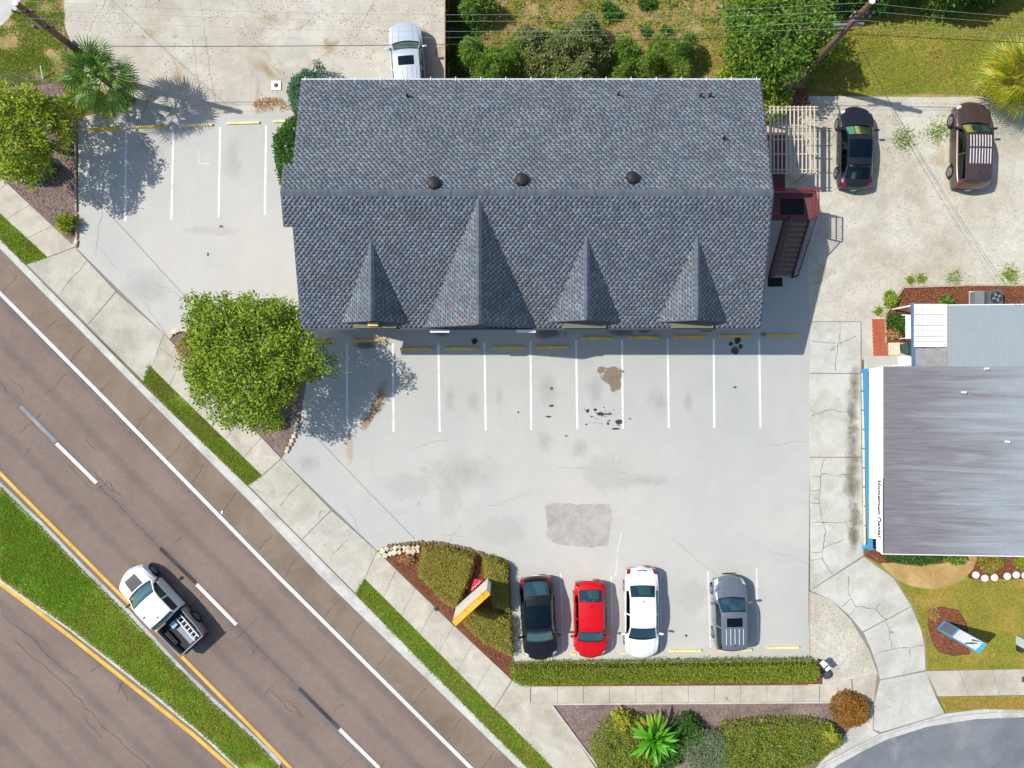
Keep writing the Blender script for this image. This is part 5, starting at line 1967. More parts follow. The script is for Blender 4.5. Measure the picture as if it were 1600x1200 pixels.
pl_l, cl = pole(185, 128, (0, 0), 9.1, 'tall wooden utility pole rising beside the sabal palm at upper left')
pl_r, cr = pole(1245, 127, (0, 0), 9.2, 'tall brown wooden utility pole leaning out beyond the pergola')
for (t, zs) in ((pl_l, (8.55, 7.0)), (pl_r, (8.3, 7.9))):
    for z in zs:
        MB().beam((-0.5, -0.12, z), (0.5, -0.12, z), 0.06, 0.08).build('cross_arm', M['darkmetal'], t)
        for x in (-0.42, 0.42, 0.12):
            MB().disc_stack((x, -0.12, z + 0.04), [(0.03, 0), (0.05, 0.05), (0.035, 0.1), (0.05, 0.14), (0.02, 0.17)], 8).build('insulator', M['greymetal'], t)
MB().disc_stack((0.42, -0.05, 4.95), [(0.07, 0), (0.09, 0.04), (0.09, 0.3), (0.04, 0.36)], 10).build('meter_box', M['greymetal'], pl_l)
MB().beam((0.05, 0, 5.1), (0.42, -0.05, 5.1), 0.04, 0.04).build('bracket', M['greymetal'], pl_l)
MB().beam((-0.75, 0.0, 6.9), (0.65, 0.05, 6.9), 0.10, 0.12).build('lamp_arm', M['greymetal'], pl_r)
MB().beam((-0.9, -0.12, 6.55), (0.3, -0.08, 6.55), 0.05, 0.06).build('cable_bracket', M['darkmetal'], pl_r)
MB().tube([(0.10, -0.1, 0.2), (0.10, -0.1, 5.5)], 0.03, 6).build('conduit', M['greymetal'], pl_r)
MB().tube([(-0.12, -0.12, 0.1), (-0.12, -0.12, 7.8)], 0.02, 6).build('ground_wire', M['greymetal'], pl_r)


def wire(a, b, sag, label, r=0.012, mat='wire', n=24, group='overhead wires'):
    a, b = Vector(a), Vector(b)
    pts = []
    for k in range(n + 1):
        t = k / n
        p = a.lerp(b, t)
        p.z -= sag * 4 * t * (1 - t)
        pts.append(p)
    o = MB().tube(pts, r, 5).build('overhead_wire', M[mat])
    tag(o, label, 'wire', group)
    return o


L0, R0 = Vector((cl.x, cl.y, 0)), Vector((cr.x, cr.y, 0))
for i, (dy, zl, zr_, sg, m_, r_) in enumerate([(0.30, 8.7, 8.45, 1.25, 'wirepale', 0.006), (-0.05, 8.7, 8.45, 1.15, 'wirepale', 0.006), (-0.42, 8.6, 8.3, 1.25, 'wirepale', 0.006),
                                               (-0.15, 6.1, 6.9, 0.55, 'wirepale', 0.005), (-0.2, 5.15, 6.45, 0.5, 'wire', 0.016)]):
    nm_ = ['uppermost thin pale wire', 'second pale wire from the top', 'third pale wire from the top', 'thin pale wire just above the black cable', 'thick black cable'][i]
    wire(L0 + Vector((0, dy, zl)), R0 + Vector((0, dy, zr_)), sg, nm_ + ' strung between the two utility poles', r_, m_)
    wire(R0 + Vector((0, dy, zr_)), R0 + Vector((32, dy - 0.9, zr_ - 0.1)), sg, nm_ + ' leaving the right pole to the right edge', r_, m_)
wire(L0 + Vector((0, 0, 8.6)), L0 + Vector((-14, 13, 8.8)), 0.4, 'wire leaving the left pole to the upper left corner', 0.012)
for i, dx in enumerate((0.0, 0.5)):
    e = G(1588 + 6 * i, 476, 3.9)
    wire(R0 + Vector((0.2, -0.1, 6.6)), e, 0.5, 'service wire from the right pole down to the dental roof, %s' % ('left strand' if i == 0 else 'right strand'), 0.007)
for i, (x, y) in enumerate(((1188, 186), (1222, 168))):
    e = G(x, y, 5.0 if i == 0 else 2.6)
    wire(R0 + Vector((-0.1, -0.1, 6.4)), e, 0.25, 'slack wire from the right pole %s' % ('to the building eave' if i == 0 else 'to the pergola corner'), 0.01)

# ---- yellow topped sign in the corner bed
s1, s2 = G(709.5, 974.5, 3.4), G(763, 926, 3.4)
sc = (s1 + s2) / 2
sang = math.atan2(s2.y - s1.y, s2.x - s1.x)
SL = (s2 - s1).length
sgn = empty('roadside_sign', (sc.x, sc.y, 0), sang, 'tall box sign with yellow top and white striped face standing in the corner hedge', 'sign')
m_sy = mineral('sign_yellow', [(214, 160, 40), (226, 174, 54), (230, 186, 84)], big=0.9, mid=3, fine=10, grain=0.06, spots=(178, 112, 26), spot_scale=2.6, spot_at=0.6)
m_sw = flat('sign_face', (226, 226, 222), 0.5, var=0.03)
MB().box((0, 0, 2.0), (SL, 0.26, 2.76)).build('cabinet', m_sw, sgn)
MB().box((0, 0, 3.39), (SL + 0.03, 0.29, 0.04)).build('top', m_sy, sgn)
for k, zz in enumerate((1.0, 1.45, 1.9, 2.35, 2.8)):
    MB().box((0, 0.137, zz), (SL - 0.1, 0.014, 0.07)).build('letter_track', flat('track', (206, 190, 120) if k % 2 else (190, 192, 190), 0.5), sgn)
MB().box((0, 0.137, 3.2), (SL - 0.06, 0.012, 0.3)).build('header', m_sy, sgn)
for s in (-0.7, 0.7):
    MB().box((s, 0, 0.31), (0.16, 0.16, 0.64)).build('post', M['darkmetal'], sgn)
red = MB().prism([(0.0, 0.24), (0.95, 0.24), (0.62, 0.62), (0.15, 0.36)], 0.75, 0.85).build('red_panel', flat('red_sign', (196, 40, 58), 0.45), sgn)
MB().box((0.45, 0.2, 0.4), (0.08, 0.14, 0.8)).build('panel_bracket', M['darkmetal'], sgn)
for k in range(6):
    MB().box((0.15 + k * 0.115, 0.28 + 0.03 * (k % 2), 0.855), (0.055, 0.035, 0.008)).build('letter_mark', M['whitepaintmetal'], red)

# ---- dental pylon sign
pa, pb_ = G(1461, 979), G(1472, 968)
pcn = (pa + pb_) / 2
pang = math.atan2(pb_.y - pa.y, pb_.x - pa.x)
py_ = empty('pylon_sign', (pcn.x + 0.1, pcn.y - 0.08, 0.014), pang, 'slim blue and white pylon sign with dark lower panel in the round mulch bed', 'sign')
m_pb = flat('pylon_blue', (76, 164, 206), 0.45)
MB().box((0, -0.10, 1.85), (0.62, 0.2, 3.7)).build('body', m_pb, py_)
MB().box((0, 0.008, 0.82), (0.50, 0.02, 1.2)).build('lower_panel', flat('pylon_grey', (104, 112, 124), 0.4), py_)
MB().box((0, 0.010, 2.62), (0.56, 0.022, 2.06)).build('upper_panel', flat('pylon_white', (222, 226, 234), 0.4), py_)
MB().box((0.02, 0.026, 3.02), (0.07, 0.012, 1.1), M=Matrix.Rotation(R(18), 3, 'Y')).build('logo_bar', M['whitepaintmetal'], py_)
for (x0, z0, x1, z1) in ((-0.24, 2.72, -0.02, 3.2), (-0.12, 2.95, 0.12, 3.45), (0.10, 2.9, 0.2, 3.45)):
    MB().beam((x0, 0.024, z0), (x1, 0.024, z1), 0.014, 0.10).build('logo_mark', flat('logo_slate', (84, 104, 124), 0.5), py_)

# ---- box by the hedge end
c = G(1289, 1040, 1.0)
mbx = empty('post_box', (c.x, c.y, 0.014), R(40), 'small white box with black band on a post at the hedge end', 'post box')
MB().box((0, 0, 0.45), (0.08, 0.08, 0.9)).build('post', M['darkmetal'], mbx)
MB().box((0, 0, 1.0), (0.28, 0.52, 0.22)).build('box', M['whitepaintmetal'], mbx, bevel=0.02)
MB().box((0, -0.04, 1.0), (0.29, 0.07, 0.23)).build('band', M['black'], mbx)
c = G(1290, 1052)
rk = MB().disc_stack((c.x, c.y, 0.014), [(0.26, 0), (0.3, 0.12), (0.22, 0.3), (0.08, 0.36)], 7).build('boulder', flat('dark_rock', (72, 74, 80), 0.9, var=0.3))
tag(rk, 'dark grey rock at the right end of the long hedge', 'rock')

# ---- utility box, lid, concrete cover
c = G(1603, 1008, 0.5)
ub = empty('utility_box', (c.x, c.y, 0.012), 0, 'pale utility box with dark base at the right edge of the lawn', 'utility box')
MB().box((0, 0.12, 0.42), (0.5, 0.5, 0.84)).build('cabinet', flat('pale_green_box', (190, 204, 196), 0.5), ub, bevel=0.02)
MB().box((0, -0.3, 0.2), (0.5, 0.3, 0.4)).build('base', M['darkmetal'], ub)
c = G(1600, 1061)
tag(MB().box((c.x, c.y, 0.056), (0.3, 0.32, 0.012)).build('meter_lid', M['maroon']), 'dark red meter lid set in the sidewalk at right edge', 'lid')
c = G(432, 134)
cvr = empty('concrete_cover', (c.x, c.y, 0.006), 0, 'square white concrete cover with dark round lid on the sandy drive', 'cover')
MB().box((0, 0, 0.03), (0.52, 0.52, 0.06)).build('frame', M['whitepaintmetal'], cvr, bevel=0.012)
MB().disc_stack((0, 0, 0.055), [(0.12, 0), (0.12, 0.02), (0.03, 0.025)], 14).build('lid', M['darkmetal'], cvr)
c = G(673, 950)
gv = empty('valve_cover', (c.x - 0.0 + 0.2, c.y + 0.02, 0.018), 0, 'small round green valve cover in the mulch beside the road sidewalk', 'cover')
gv.location = G(682, 951)
MB().disc_stack((0, 0, 0), [(0.14, 0), (0.14, 0.05), (0.1, 0.06)], 14).build('ring', M['green_bin'], gv)
MB().disc_stack((0, 0, 0.055), [(0.07, 0), (0.06, 0.02)], 12).build('lid', M['darkmetal'], gv)
c = G(346, 801)
rf_ = MB().prism([(c.x - 0.06, c.y - 0.08), (c.x + 0.06, c.y - 0.05), (c.x + 0.05, c.y + 0.1), (c.x - 0.04, c.y + 0.08)], Z_ROAD + 0.008, Z_ROAD + 0.05).build('litter', M['whitepaintmetal'])
tag(rf_, 'scrap of white litter lying on the road edge line', 'litter')
c = G(70, 118)
stick = MB().tube([(c.x - 0.08, c.y - 0.2, 0.02), (c.x + 0.12, c.y + 0.28, 0.6)], 0.035, 6).build('marker_stake', M['whitepaintmetal'])
tag(stick, 'short white marker stake leaning behind the left shrub', 'stake')

# ---- dental surroundings
c = G(1540, 467, 0.5)
ac = empty('air_conditioner', (c.x, c.y, 0.01), 0, 'grey air conditioning unit with round fan on red mulch', 'air conditioner')
MB().box((0.1, 0, 0.03), (1.5, 0.95, 0.06)).build('pad', M['gutter'], ac)
MB().box((-0.38, 0.05, 0.34), (0.5, 0.7, 0.56)).build('side_cabinet', M['greymetal'], ac, bevel=0.02)
MB().box((0.36, 0.05, 0.46), (0.76, 0.76, 0.8)).build('casing', flat('ac_casing', (92, 100, 104), 0.5), ac, bevel=0.03)
fan = MB().disc_stack((0.36, 0.05, 0.862), [(0.33, 0), (0.33, 0.02), (0.30, 0.025)], 20).build('fan_guard', M['darkmetal'], ac)
for k in range(4):
    a = k * math.pi / 2 + 0.4
    MB().beam((0.36, 0.05, 0.893), (0.36 + 0.26 * math.cos(a), 0.05 + 0.26 * math.sin(a), 0.893), 0.12, 0.008).build('fan_blade', M['greymetal'], fan)
bp = empty('brick_path', (0, 0, 0), 0, 'short red brick path beside the pale edging rail', 'path')
bme = MB().box((0, 0, 0), (0.195, 0.095, 0.05)).mesh('brick', M['brick'], bevel=0.006)
a0 = G(1364, 556)
for i in range(4):
    for j in range(20):
        o = link('brick', bme, bp)
        o.location = (a0.x + 0.1 + i * 0.205 + (0.0 if j % 2 else 0.03) - j * 0.004, a0.y + 0.05 + j * 0.103, 0.02 + random.uniform(0, 0.006))
for (p, q) in (((1384, 536), (1384, 492)), ((1384, 490), (1411, 450)), ((1412, 449), (1510, 446)), ((1510, 446), (1610, 446))):
    o = MB().beam(G(*p, 0.07), G(*q, 0.07), 0.1, 0.12).build('timber_edging', M['timber'])
    tag(o, 'pale timber edging from (%d) side of the red mulch bed' % 0 if False else {(1384, 536): 'pale timber edging beside the brick path', (1384, 490): 'slanting timber edging at the corner of the red mulch bed',
         (1412, 449): 'brown timber edging at the upper left of the red mulch bed', (1510, 446): 'brown timber edging behind the air conditioner'}[p], 'edging')
c = G(1396, 545)
pal = empty('pallet', (c.x, c.y, 0.013), R(2), 'pale slatted wooden pallet lying beside the brick path', 'pallet')
for k in range(7):
    MB().box((-0.27 + k * 0.09, 0, 0.085), (0.07, 0.68, 0.02)).build('slat', M['cream'], pal)
for y in (-0.28, 0, 0.28):
    MB().box((0, y, 0.04), (0.64, 0.07, 0.07)).build('bearer', M['cream'], pal)
c = G(1421, 543, 0.6)
bn = empty('wheeled_bin', (c.x, c.y, 0.013), R(10), 'dark green wheeled bin beside the pallet', 'bin')
MB().add([(-0.22, -0.24, 0), (0.22, -0.24, 0), (0.22, 0.24, 0), (-0.22, 0.24, 0), (-0.28, -0.3, 0.9), (0.28, -0.3, 0.9), (0.28, 0.3, 0.9), (-0.28, 0.3, 0.9)],
         [(3, 2, 1, 0), (0, 1, 5, 4), (1, 2, 6, 5), (2, 3, 7, 6), (3, 0, 4, 7), (4, 5, 6, 7)]).build('body', M['green_bin'], bn)
MB().box((0, 0, 0.93), (0.62, 0.66, 0.05)).build('lid', M['green_bin'], bn, bevel=0.02)
c = G(1421, 511, 1.6)
wa = empty('window_canopy', (c.x, c.y, 0.0), 0, 'white window canopy on posts beside the dark round shrub', 'canopy')
MB().box((0, 0, 1.6), (0.42, 1.25, 0.05)).build('panel', M['whitepaintmetal'], wa)
MB().box((-0.1, 0.64, 1.62), (0.62, 0.05, 0.06)).build('end_strip', M['whitepaintmetal'], wa)
for y in (-0.55, 0.55):
    MB().box((0.16, y, 0.8), (0.05, 0.05, 1.58)).build('post', M['whitepaintmetal'], wa)
for i, (x, y) in enumerate([(1417, 563)]):
    c = G(x, y, 0.3)
    sp_ = MB().box((c.x, c.y, 0.17), (0.66, 0.5, 0.3)).build('step_block', M['whitepaintmetal'])
    tag(sp_, 'white step block beside the blue beam below the bin', 'step')
# round white stepping discs
for i, (x, y) in enumerate([(1524, 898), (1538, 903), (1553, 902), (1573, 900), (1587, 898), (1601, 899)]):
    c = G(x, y)
    o = MB().disc_stack((c.x, c.y, 0.014), [(0.19, 0), (0.2, 0.03), (0.19, 0.07), (0.17, 0.08)], 20).build('round_paver', flat('white_paver', (232, 230, 224), 0.8, var=0.04) if i == 0 else bpy.data.materials['white_paver'])
    tag(o, 'round white paver, %s from the left in the row below the dental roof' % ordw[i], 'paver', 'row of round white pavers')


# ---- stone edgings
def stones(name, label, pts, n, size, mat, z=0.018, jitter=0.9):
    t = empty(name, G(*pts[0]), 0, label, 'edging')
    base = t.location.copy()
    mb = MB()
    mb.box((0, 0, 0.5), (1, 1, 1))
    me = mb.mesh('stone', mat, bevel=0.22)
    for p in me.polygons:
        p.use_smooth = True
    for k in range(n):
        q = along(pts, (k + 0.5) / n)
        g = G(q.x + random.uniform(-jitter, jitter), q.y + random.uniform(-jitter, jitter))
        o = link('stone', me, t)
        s = size * random.uniform(0.65, 1.2)
        o.scale = (s * random.uniform(0.9, 1.2), s, s * 0.6)
        o.rotation_euler = (0, 0, random.uniform(0, 3))
        o.location = (g.x - base.x, g.y - base.y, z)
    return t


stones('stone_edging', 'curved row of cream stones round the tree bed at its right', [(467, 652), (462, 676), (455, 692), (446, 709)], 9, 0.24, M['edgestone'])
stones('stone_edging', 'curved row of cream stones round the tree bed at its left', [(267, 526), (276, 516), (300, 513)], 6, 0.24, M['edgestone'])
stones('stone_edging', 'upper row of cream stones in the corner bed near the sidewalk', [(596, 862), (604, 857), (618, 855), (640, 855), (656, 855)], 9, 0.25, M['edgestone'])
stones('stone_edging', 'lower row of cream stones in the corner bed near the sidewalk', [(600, 868), (612, 864), (626, 861), (640, 860), (656, 861)], 8, 0.25, M['edgestone'])
stones('stone_edging', 'small cream stones at the lower tip of the left bed', [(119, 372), (120, 384), (116, 384)], 4, 0.2, M['edgestone'])
for i, (p, q) in enumerate((((118, 215), (118, 262)), ((118, 266), (119, 330)), ((119, 334), (120, 372)))):
    o = MB().beam(G(*p, 0.06), G(*q, 0.06), 0.1, 0.12).build('timber_edging', M['timber'])
    tag(o, '%s pale landscape timber edging the left bed beside the bays' % ['upper', 'middle', 'lower'][i], 'edging')
o = stones('stone_edging', 'thin dark stone rim behind the corner hedge beside the lot', [(604, 853), (650, 847), (690, 848), (730, 857), (795, 877)], 34, 0.17, flat('rim_stone', (120, 104, 86), 0.9, var=0.25))

# ---- backyard fence
fc = G(699, 60)
fen = empty('board_fence', (fc.x, fc.y, 0), 0, 'dark board fence between the sandy drive and the backyard', 'fence')
ya, yb = G(0, -120).y - fc.y, G(0, 205).y - fc.y
mb = MB()
k = 0
y = yb
while y < ya:
    mb.box((0, y + 0.07, 0.95 + random.uniform(-0.02, 0.02)), (0.025, 0.132, 1.9))
    y += 0.14
o = mb.build('boards', M['darkwood'], fen)
o['kind'] = 'stuff'
for z in (0.4, 1.5):
    MB().box((0.035, (ya + yb) / 2, z), (0.04, ya - yb, 0.09)).build('rail', M['darkwood'], fen)
MB().box((0.02, (ya + yb) / 2, 1.98), (0.06, ya - yb, 0.04)).build('cap_rail', M['timber'], fen)
for k in range(7):
    MB().box((0.09, yb + 0.2 + k * (ya - yb - 0.4) / 6, 0.98), (0.09, 0.09, 1.96)).build('post', M['darkwood'], fen)
fr_ = MB().beam(G(1075, 119.5, 4.6) - Vector((0, 0, 0)), G(1245, 117, 4.6), 0.05, 0.05)


# ================================================================== VEGETATION
def leaf_arrays(P, size, aspect=0.5, pitch=0.6, fold=0.25):
    n = len(P)
    a = rng.random(n) * 2 * np.pi
    p = (rng.random(n) - 0.45) * 2 * pitch
    d = np.stack([np.cos(a) * np.cos(p), np.sin(a) * np.cos(p), np.sin(p)], 1)
    roll = (rng.random(n) - 0.5) * 1.6
    sh = np.stack([-np.sin(a), np.cos(a), np.zeros(n)], 1)
    up = np.cross(d, sh)
    s = sh * np.cos(roll)[:, None] + up * np.sin(roll)[:, None]
    nrm = np.cross(d, s)
    L = size * (0.65 + 0.7 * rng.random(n))
    w_ = L * aspect * 0.5
    v0 = P
    v1 = P + d * (L * 0.5)[:, None] + s * w_[:, None] + nrm * (fold * w_)[:, None]
    v2 = P + d * L[:, None]
    v3 = P + d * (L * 0.5)[:, None] - s * w_[:, None] + nrm * (fold * w_)[:, None]
    V = np.stack([v0, v1, v2, v3], 1).reshape(-1, 3)
    F = np.arange(4 * n).reshape(n, 4)
    return V, F


def leaves(name, P, size, mat, parent, **k):
    V, F = leaf_arrays(np.asarray(P), size, **k)
    o = link(name, arr_mesh(name, V, F, mat), parent)
    return o


def blades(name, P, h, wd, mat, parent=None, label=None, cat='grass', lean=0.6):
    """grass: one bent triangle per blade; P (n,3)"""
    n = len(P)
    a = rng.random(n) * 2 * np.pi
    s = np.stack([np.cos(a), np.sin(a), np.zeros(n)], 1) * (wd * (0.6 + 0.8 * rng.random(n)))[:, None]
    hh = h * (0.5 + rng.random(n))
    b = rng.random(n) * 2 * np.pi
    t = np.stack([np.cos(b) * lean * hh, np.sin(b) * lean * hh, hh], 1)
    V = np.stack([P - s, P + s, P + t], 1).reshape(-1, 3)
    F = np.arange(3 * n).reshape(n, 3)
    o = link(name, arr_mesh(name, V, F, mat), parent)
    if label:
        tag(o, label, cat, kind='stuff')
    return o


def grass_on(name, label, poly_px, n, z, mat, h=0.07, wd=0.02, thin=0.0, freq=0.6, edge=0.0, lean=0.7, parent=None):
    poly = G2(poly_px)
    P = sample_poly(poly, n)
    keep = np.ones(len(P), bool)
    if thin:
        keep &= (vnoise(P, freq) + rng.normal(0, 0.25, len(P))) > thin
    P = P[keep]
    if edge:
        P = P + rng.normal(0, edge, P.shape)
    return blades(name, np.column_stack([P, np.full(len(P), z)]), h, wd, mat, parent, label, lean=lean)


mf = [p for p in med_poly if p[0] > -200 and p[0] < 480]
grass_on('median_grass', 'rough green grass covering the road median', mf, 46000, -0.05, M['grassm'], 0.06, 0.024, lean=1.1, thin=-0.8, edge=0.03)
grass_on('median_grass', 'lush darker green grass at the upper end of the median', [(-60, 720), (0, 770), (140, 910), (120, 975), (0, 900), (-60, 860)], 12000, -0.05, M['grass_lush'], 0.07, 0.024, lean=1.1, edge=0.03)
names_v = ['green grass on the verge strip at far left', 'green grass on the verge strip between the two driveways', 'green grass on the long verge strip below the corner sign']
for i, v in enumerate(VERGE):
    vv = [p for p in v if p[0] > -100] if i == 0 else v
    if i == 0:
        vv = [(-60, 275), (0, 333), (40, 368), (75, 402), (58, 408), (40, 412), (0, 375), (-60, 316)]
    grass_on('verge_grass', names_v[i], vv, (6500, 13000, 21000)[i], 0.010, M['grass'], 0.055, 0.022, lean=1.1, thin=-0.75, edge=0.045)
for i, v in enumerate(VERGE + [mf]):
    vv = v if i else [(-60, 275), (0, 333), (40, 368), (75, 402), (58, 408), (40, 412), (0, 375), (-60, 316)]
    grass_on('dry_grass', ['straw patches on the far left verge strip', 'straw patches on the verge between the driveways', 'straw patches on the long verge below the sign', 'straw patches on the road median'][i], vv,
             (2600, 5000, 9000, 26000)[i], 0.012 if i < 3 else -0.048, M['grassdry'], 0.07, 0.02, thin=0.15, freq=1.3, edge=0.03)
YARD = [(1402, 908), (1430, 918), (1455, 922), (1485, 915), (1508, 906), (1640, 908), (1640, 1043), (1449, 1046), (1446, 1005), (1428, 950)]
sb_poly = G2([(1450, 953), (1470, 947), (1498, 953), (1510, 973), (1515, 1000), (1516, 1022), (1490, 1025), (1465, 1018), (1455, 1002), (1449, 975)])


def yard_grass(name, label, poly_px, n, mat, cond):
    P = sample_poly(G2(poly_px), n)
    P = P[~inpoly(P, sb_poly)]
    v = vnoise(P, 0.55) + rng.normal(0, 0.22, len(P))
    P = P[cond(v)]
    blades(name, np.column_stack([P, np.full(len(P), 0.010)]), 0.05, 0.018, mat, None, label)


yard_grass('yard_grass', 'green grass of the yard round the pylon sign', YARD, 26000, M['grassy'], lambda v: v > -0.2)
yard_grass('dry_yard_grass', 'straw coloured dry grass patches in the yard round the pylon sign', YARD, 26000, M['grassdry'], lambda v: v < 0.12)
grass_on('kerb_grass', 'dry grass strip between yard sidewalk and side street kerb', [(1468, 1090), (1640, 1087), (1640, 1108), (1537, 1107), (1480, 1112)], 7000, 0.010, M['grassdry'], 0.05, 0.018)
grass_on('kerb_grass', 'green tufts in the strip by the side street kerb', [(1470, 1095), (1540, 1095), (1535, 1107), (1482, 1111)], 900, 0.010, M['grassy'], 0.06, 0.018, thin=0.2)
CL = [(30, 12), (70, -20), (100, -20), (101, 60), (110, 90), (90, 130), (0, 138), (-40, 140), (0, 42)]
grass_on('corner_grass', 'patchy green grass in the upper left corner lawn', CL, 22000, 0.005, M['grass'], 0.06, 0.022, lean=1.0, thin=-0.4, freq=1.0, edge=0.03)
BYR = [(1262, 60), (1290, -10), (1640, -10), (1640, 140), (1540, 150), (1470, 146), (1262, 150)]
grass_on('backyard_grass', 'sunny green grass of the backyard right of the pole', BYR, 44000, 0.008, M['grassy'], 0.06, 0.022, lean=1.0, thin=-0.75, freq=0.7, edge=0.05)
grass_on('backyard_grass', 'dry grass scattered over the backyard right of the pole', BYR, 30000, 0.008, M['grassdry'], 0.06, 0.02, thin=-0.1, freq=1.2, edge=0.05)
BYL = [(704, -10), (1170, -10), (1190, 125), (704, 125)]
grass_on('backyard_grass', 'dry straw grass of the backyard behind the building', BYL, 30000, 0.004, M['grassdry'], 0.07, 0.02, thin=-0.3, freq=0.8, edge=0.05)
grass_on('backyard_grass', 'sparse green weeds of the backyard behind the building', BYL, 28000, 0.004, M['grassm'], 0.08, 0.025, thin=-0.05, freq=1.1, edge=0.05)
for i, (x, y, r) in enumerate([(1412, 218, 18), (1466, 206, 17), (1578, 430, 14), (1422, 438, 6), (1438, 436, 7), (1490, 436, 14), (1372, 487, 7)]):
    P = rng.normal(0, r / PPM * 0.55, (520 if i < 3 else 260, 2)) + np.array(G(x, y).xy)
    blades('weed_tuft', np.column_stack([P, np.full(len(P), 0.006)]), 0.12, 0.025, M['grassm'] if i > 1 else M['grass'], None,
           ['sparse weeds between the black sedan and the brown suv, left patch', 'sparse weeds between the black sedan and the brown suv, right patch', 'green weed clump above the red mulch at right edge', 'small weed tuft above the mulch corner, left',
            'small weed tuft above the mulch corner, right', 'low weeds along the timber edging above the mulch', 'green weed at the head of the brick path'][i], 'weeds')


def ell(cx, cy, rx, ry, n=22, wob=0.1, rot=0.0):
    out = []
    ph = random.random() * 6
    for k in range(n):
        a = 2 * math.pi * k / n
        r = 1 + wob * math.sin(3 * a + ph) + wob * 0.6 * math.sin(5 * a + ph * 2) + random.uniform(-wob, wob) * 0.4
        x, y = rx * r * math.cos(a), ry * r * math.sin(a)
        out.append((cx + x * math.cos(rot) - y * math.sin(rot), cy + x * math.sin(rot) + y * math.cos(rot)))
    return out


def scatter_chips(name, label, poly_px, n, z, mat, size, cat='mulch', thin=None):
    P = sample_poly(G2(poly_px), n)
    if thin is not None:
        P = P[(vnoise(P, 0.7) + rng.normal(0, 0.2, len(P))) > thin]
    V, F = leaf_arrays(np.column_stack([P, np.full(len(P), z + 0.006)]), size, 0.5, 0.25, 0.1)
    o = link(name, arr_mesh(name, V, F, mat))
    tag(o, label, cat, kind='stuff')


bedpx = {
    'left': [(0, 150), (95, 130), (112, 180), (120, 184), (119, 375), (112, 378), (0, 272)],
    'tree': [(268, 528), (274, 518), (300, 514), (420, 505), (476, 560), (470, 640), (462, 668), (450, 700), (441, 710), (350, 618)],
    'sw': [(600, 866), (660, 858), (796, 884), (797, 1040), (804, 1062), (700, 960)],
    'south': [(870, 1104), (1350, 1100), (1355, 1112), (1270, 1196), (1000, 1250), (935, 1195)],
}
scatter_chips('mulch', 'brown mulch chips covering the left bed', bedpx['left'], 9000, 0.016, M['chip'], 0.09)
scatter_chips('mulch', 'brown mulch chips round the tree by the driveway', bedpx['tree'], 6000, 0.02, M['chip'], 0.09)
scatter_chips('mulch', 'reddish mulch chips in the corner bed with the yellow sign', bedpx['sw'], 9000, 0.02, M['redchip'], 0.09)
scatter_chips('mulch', 'mauve brown mulch chips in the south bed', bedpx['south'], 12000, 0.016, M['chip'], 0.08)
scatter_chips('mulch', 'red mulch chips in the bed beside the dental building', [(1412, 451), (1640, 448), (1640, 476), (1480, 478), (1425, 480), (1420, 530), (1387, 532), (1387, 490)], 6000, 0.011, M['redchip'], 0.1)
scatter_chips('mulch', 'reddish mulch in the round bed of the pylon sign', [(1452, 954), (1470, 949), (1497, 955), (1508, 974), (1513, 1000), (1514, 1020), (1490, 1023), (1467, 1016), (1457, 1001), (1451, 976)], 3500, 0.016, M['redchip'], 0.09)
scatter_chips('mulch', 'red mulch in the bed below the dental roof', [(1352, 868), (1640, 866), (1640, 895), (1530, 896), (1528, 868), (1500, 868), (1440, 884), (1378, 878)], 4500, 0.016, M['redchip'], 0.09)
scatter_chips('gravel', 'loose pebbles on the white shell yard', [(1270, 155), (1640, 152), (1640, 440), (1410, 445), (1380, 490), (1345, 500), (1270, 500)], 5000, 0.007, M['pebble'], 0.07, 'gravel')
scatter_chips('gravel', 'loose pebbles on the gravel wedge beside the side drive', [(1266, 926), (1300, 940), (1330, 972), (1357, 1016), (1368, 1050), (1290, 1066), (1266, 1034)], 2200, 0.014, M['pebble'], 0.06, 'gravel')
scatter_chips('leaf_litter', 'brown leaf litter scattered on the sandy drive', [(110, 0), (695, 0), (695, 180), (300, 178), (160, 170)], 4200, 0.006, M['dead'], 0.07, 'leaf litter', thin=0.2)
scatter_chips('leaf_litter', 'drift of orange dry leaves beside the white concrete cover', ell(422, 165, 30, 12), 1000, 0.006, M['dead'], 0.1, 'leaf litter', thin=0.0)
scatter_chips('leaf_litter', 'reddish fallen leaves above the pergola', [(1228, 140), (1262, 138), (1264, 164), (1228, 165)], 800, 0.008, M['redchip'], 0.12, 'leaf litter')


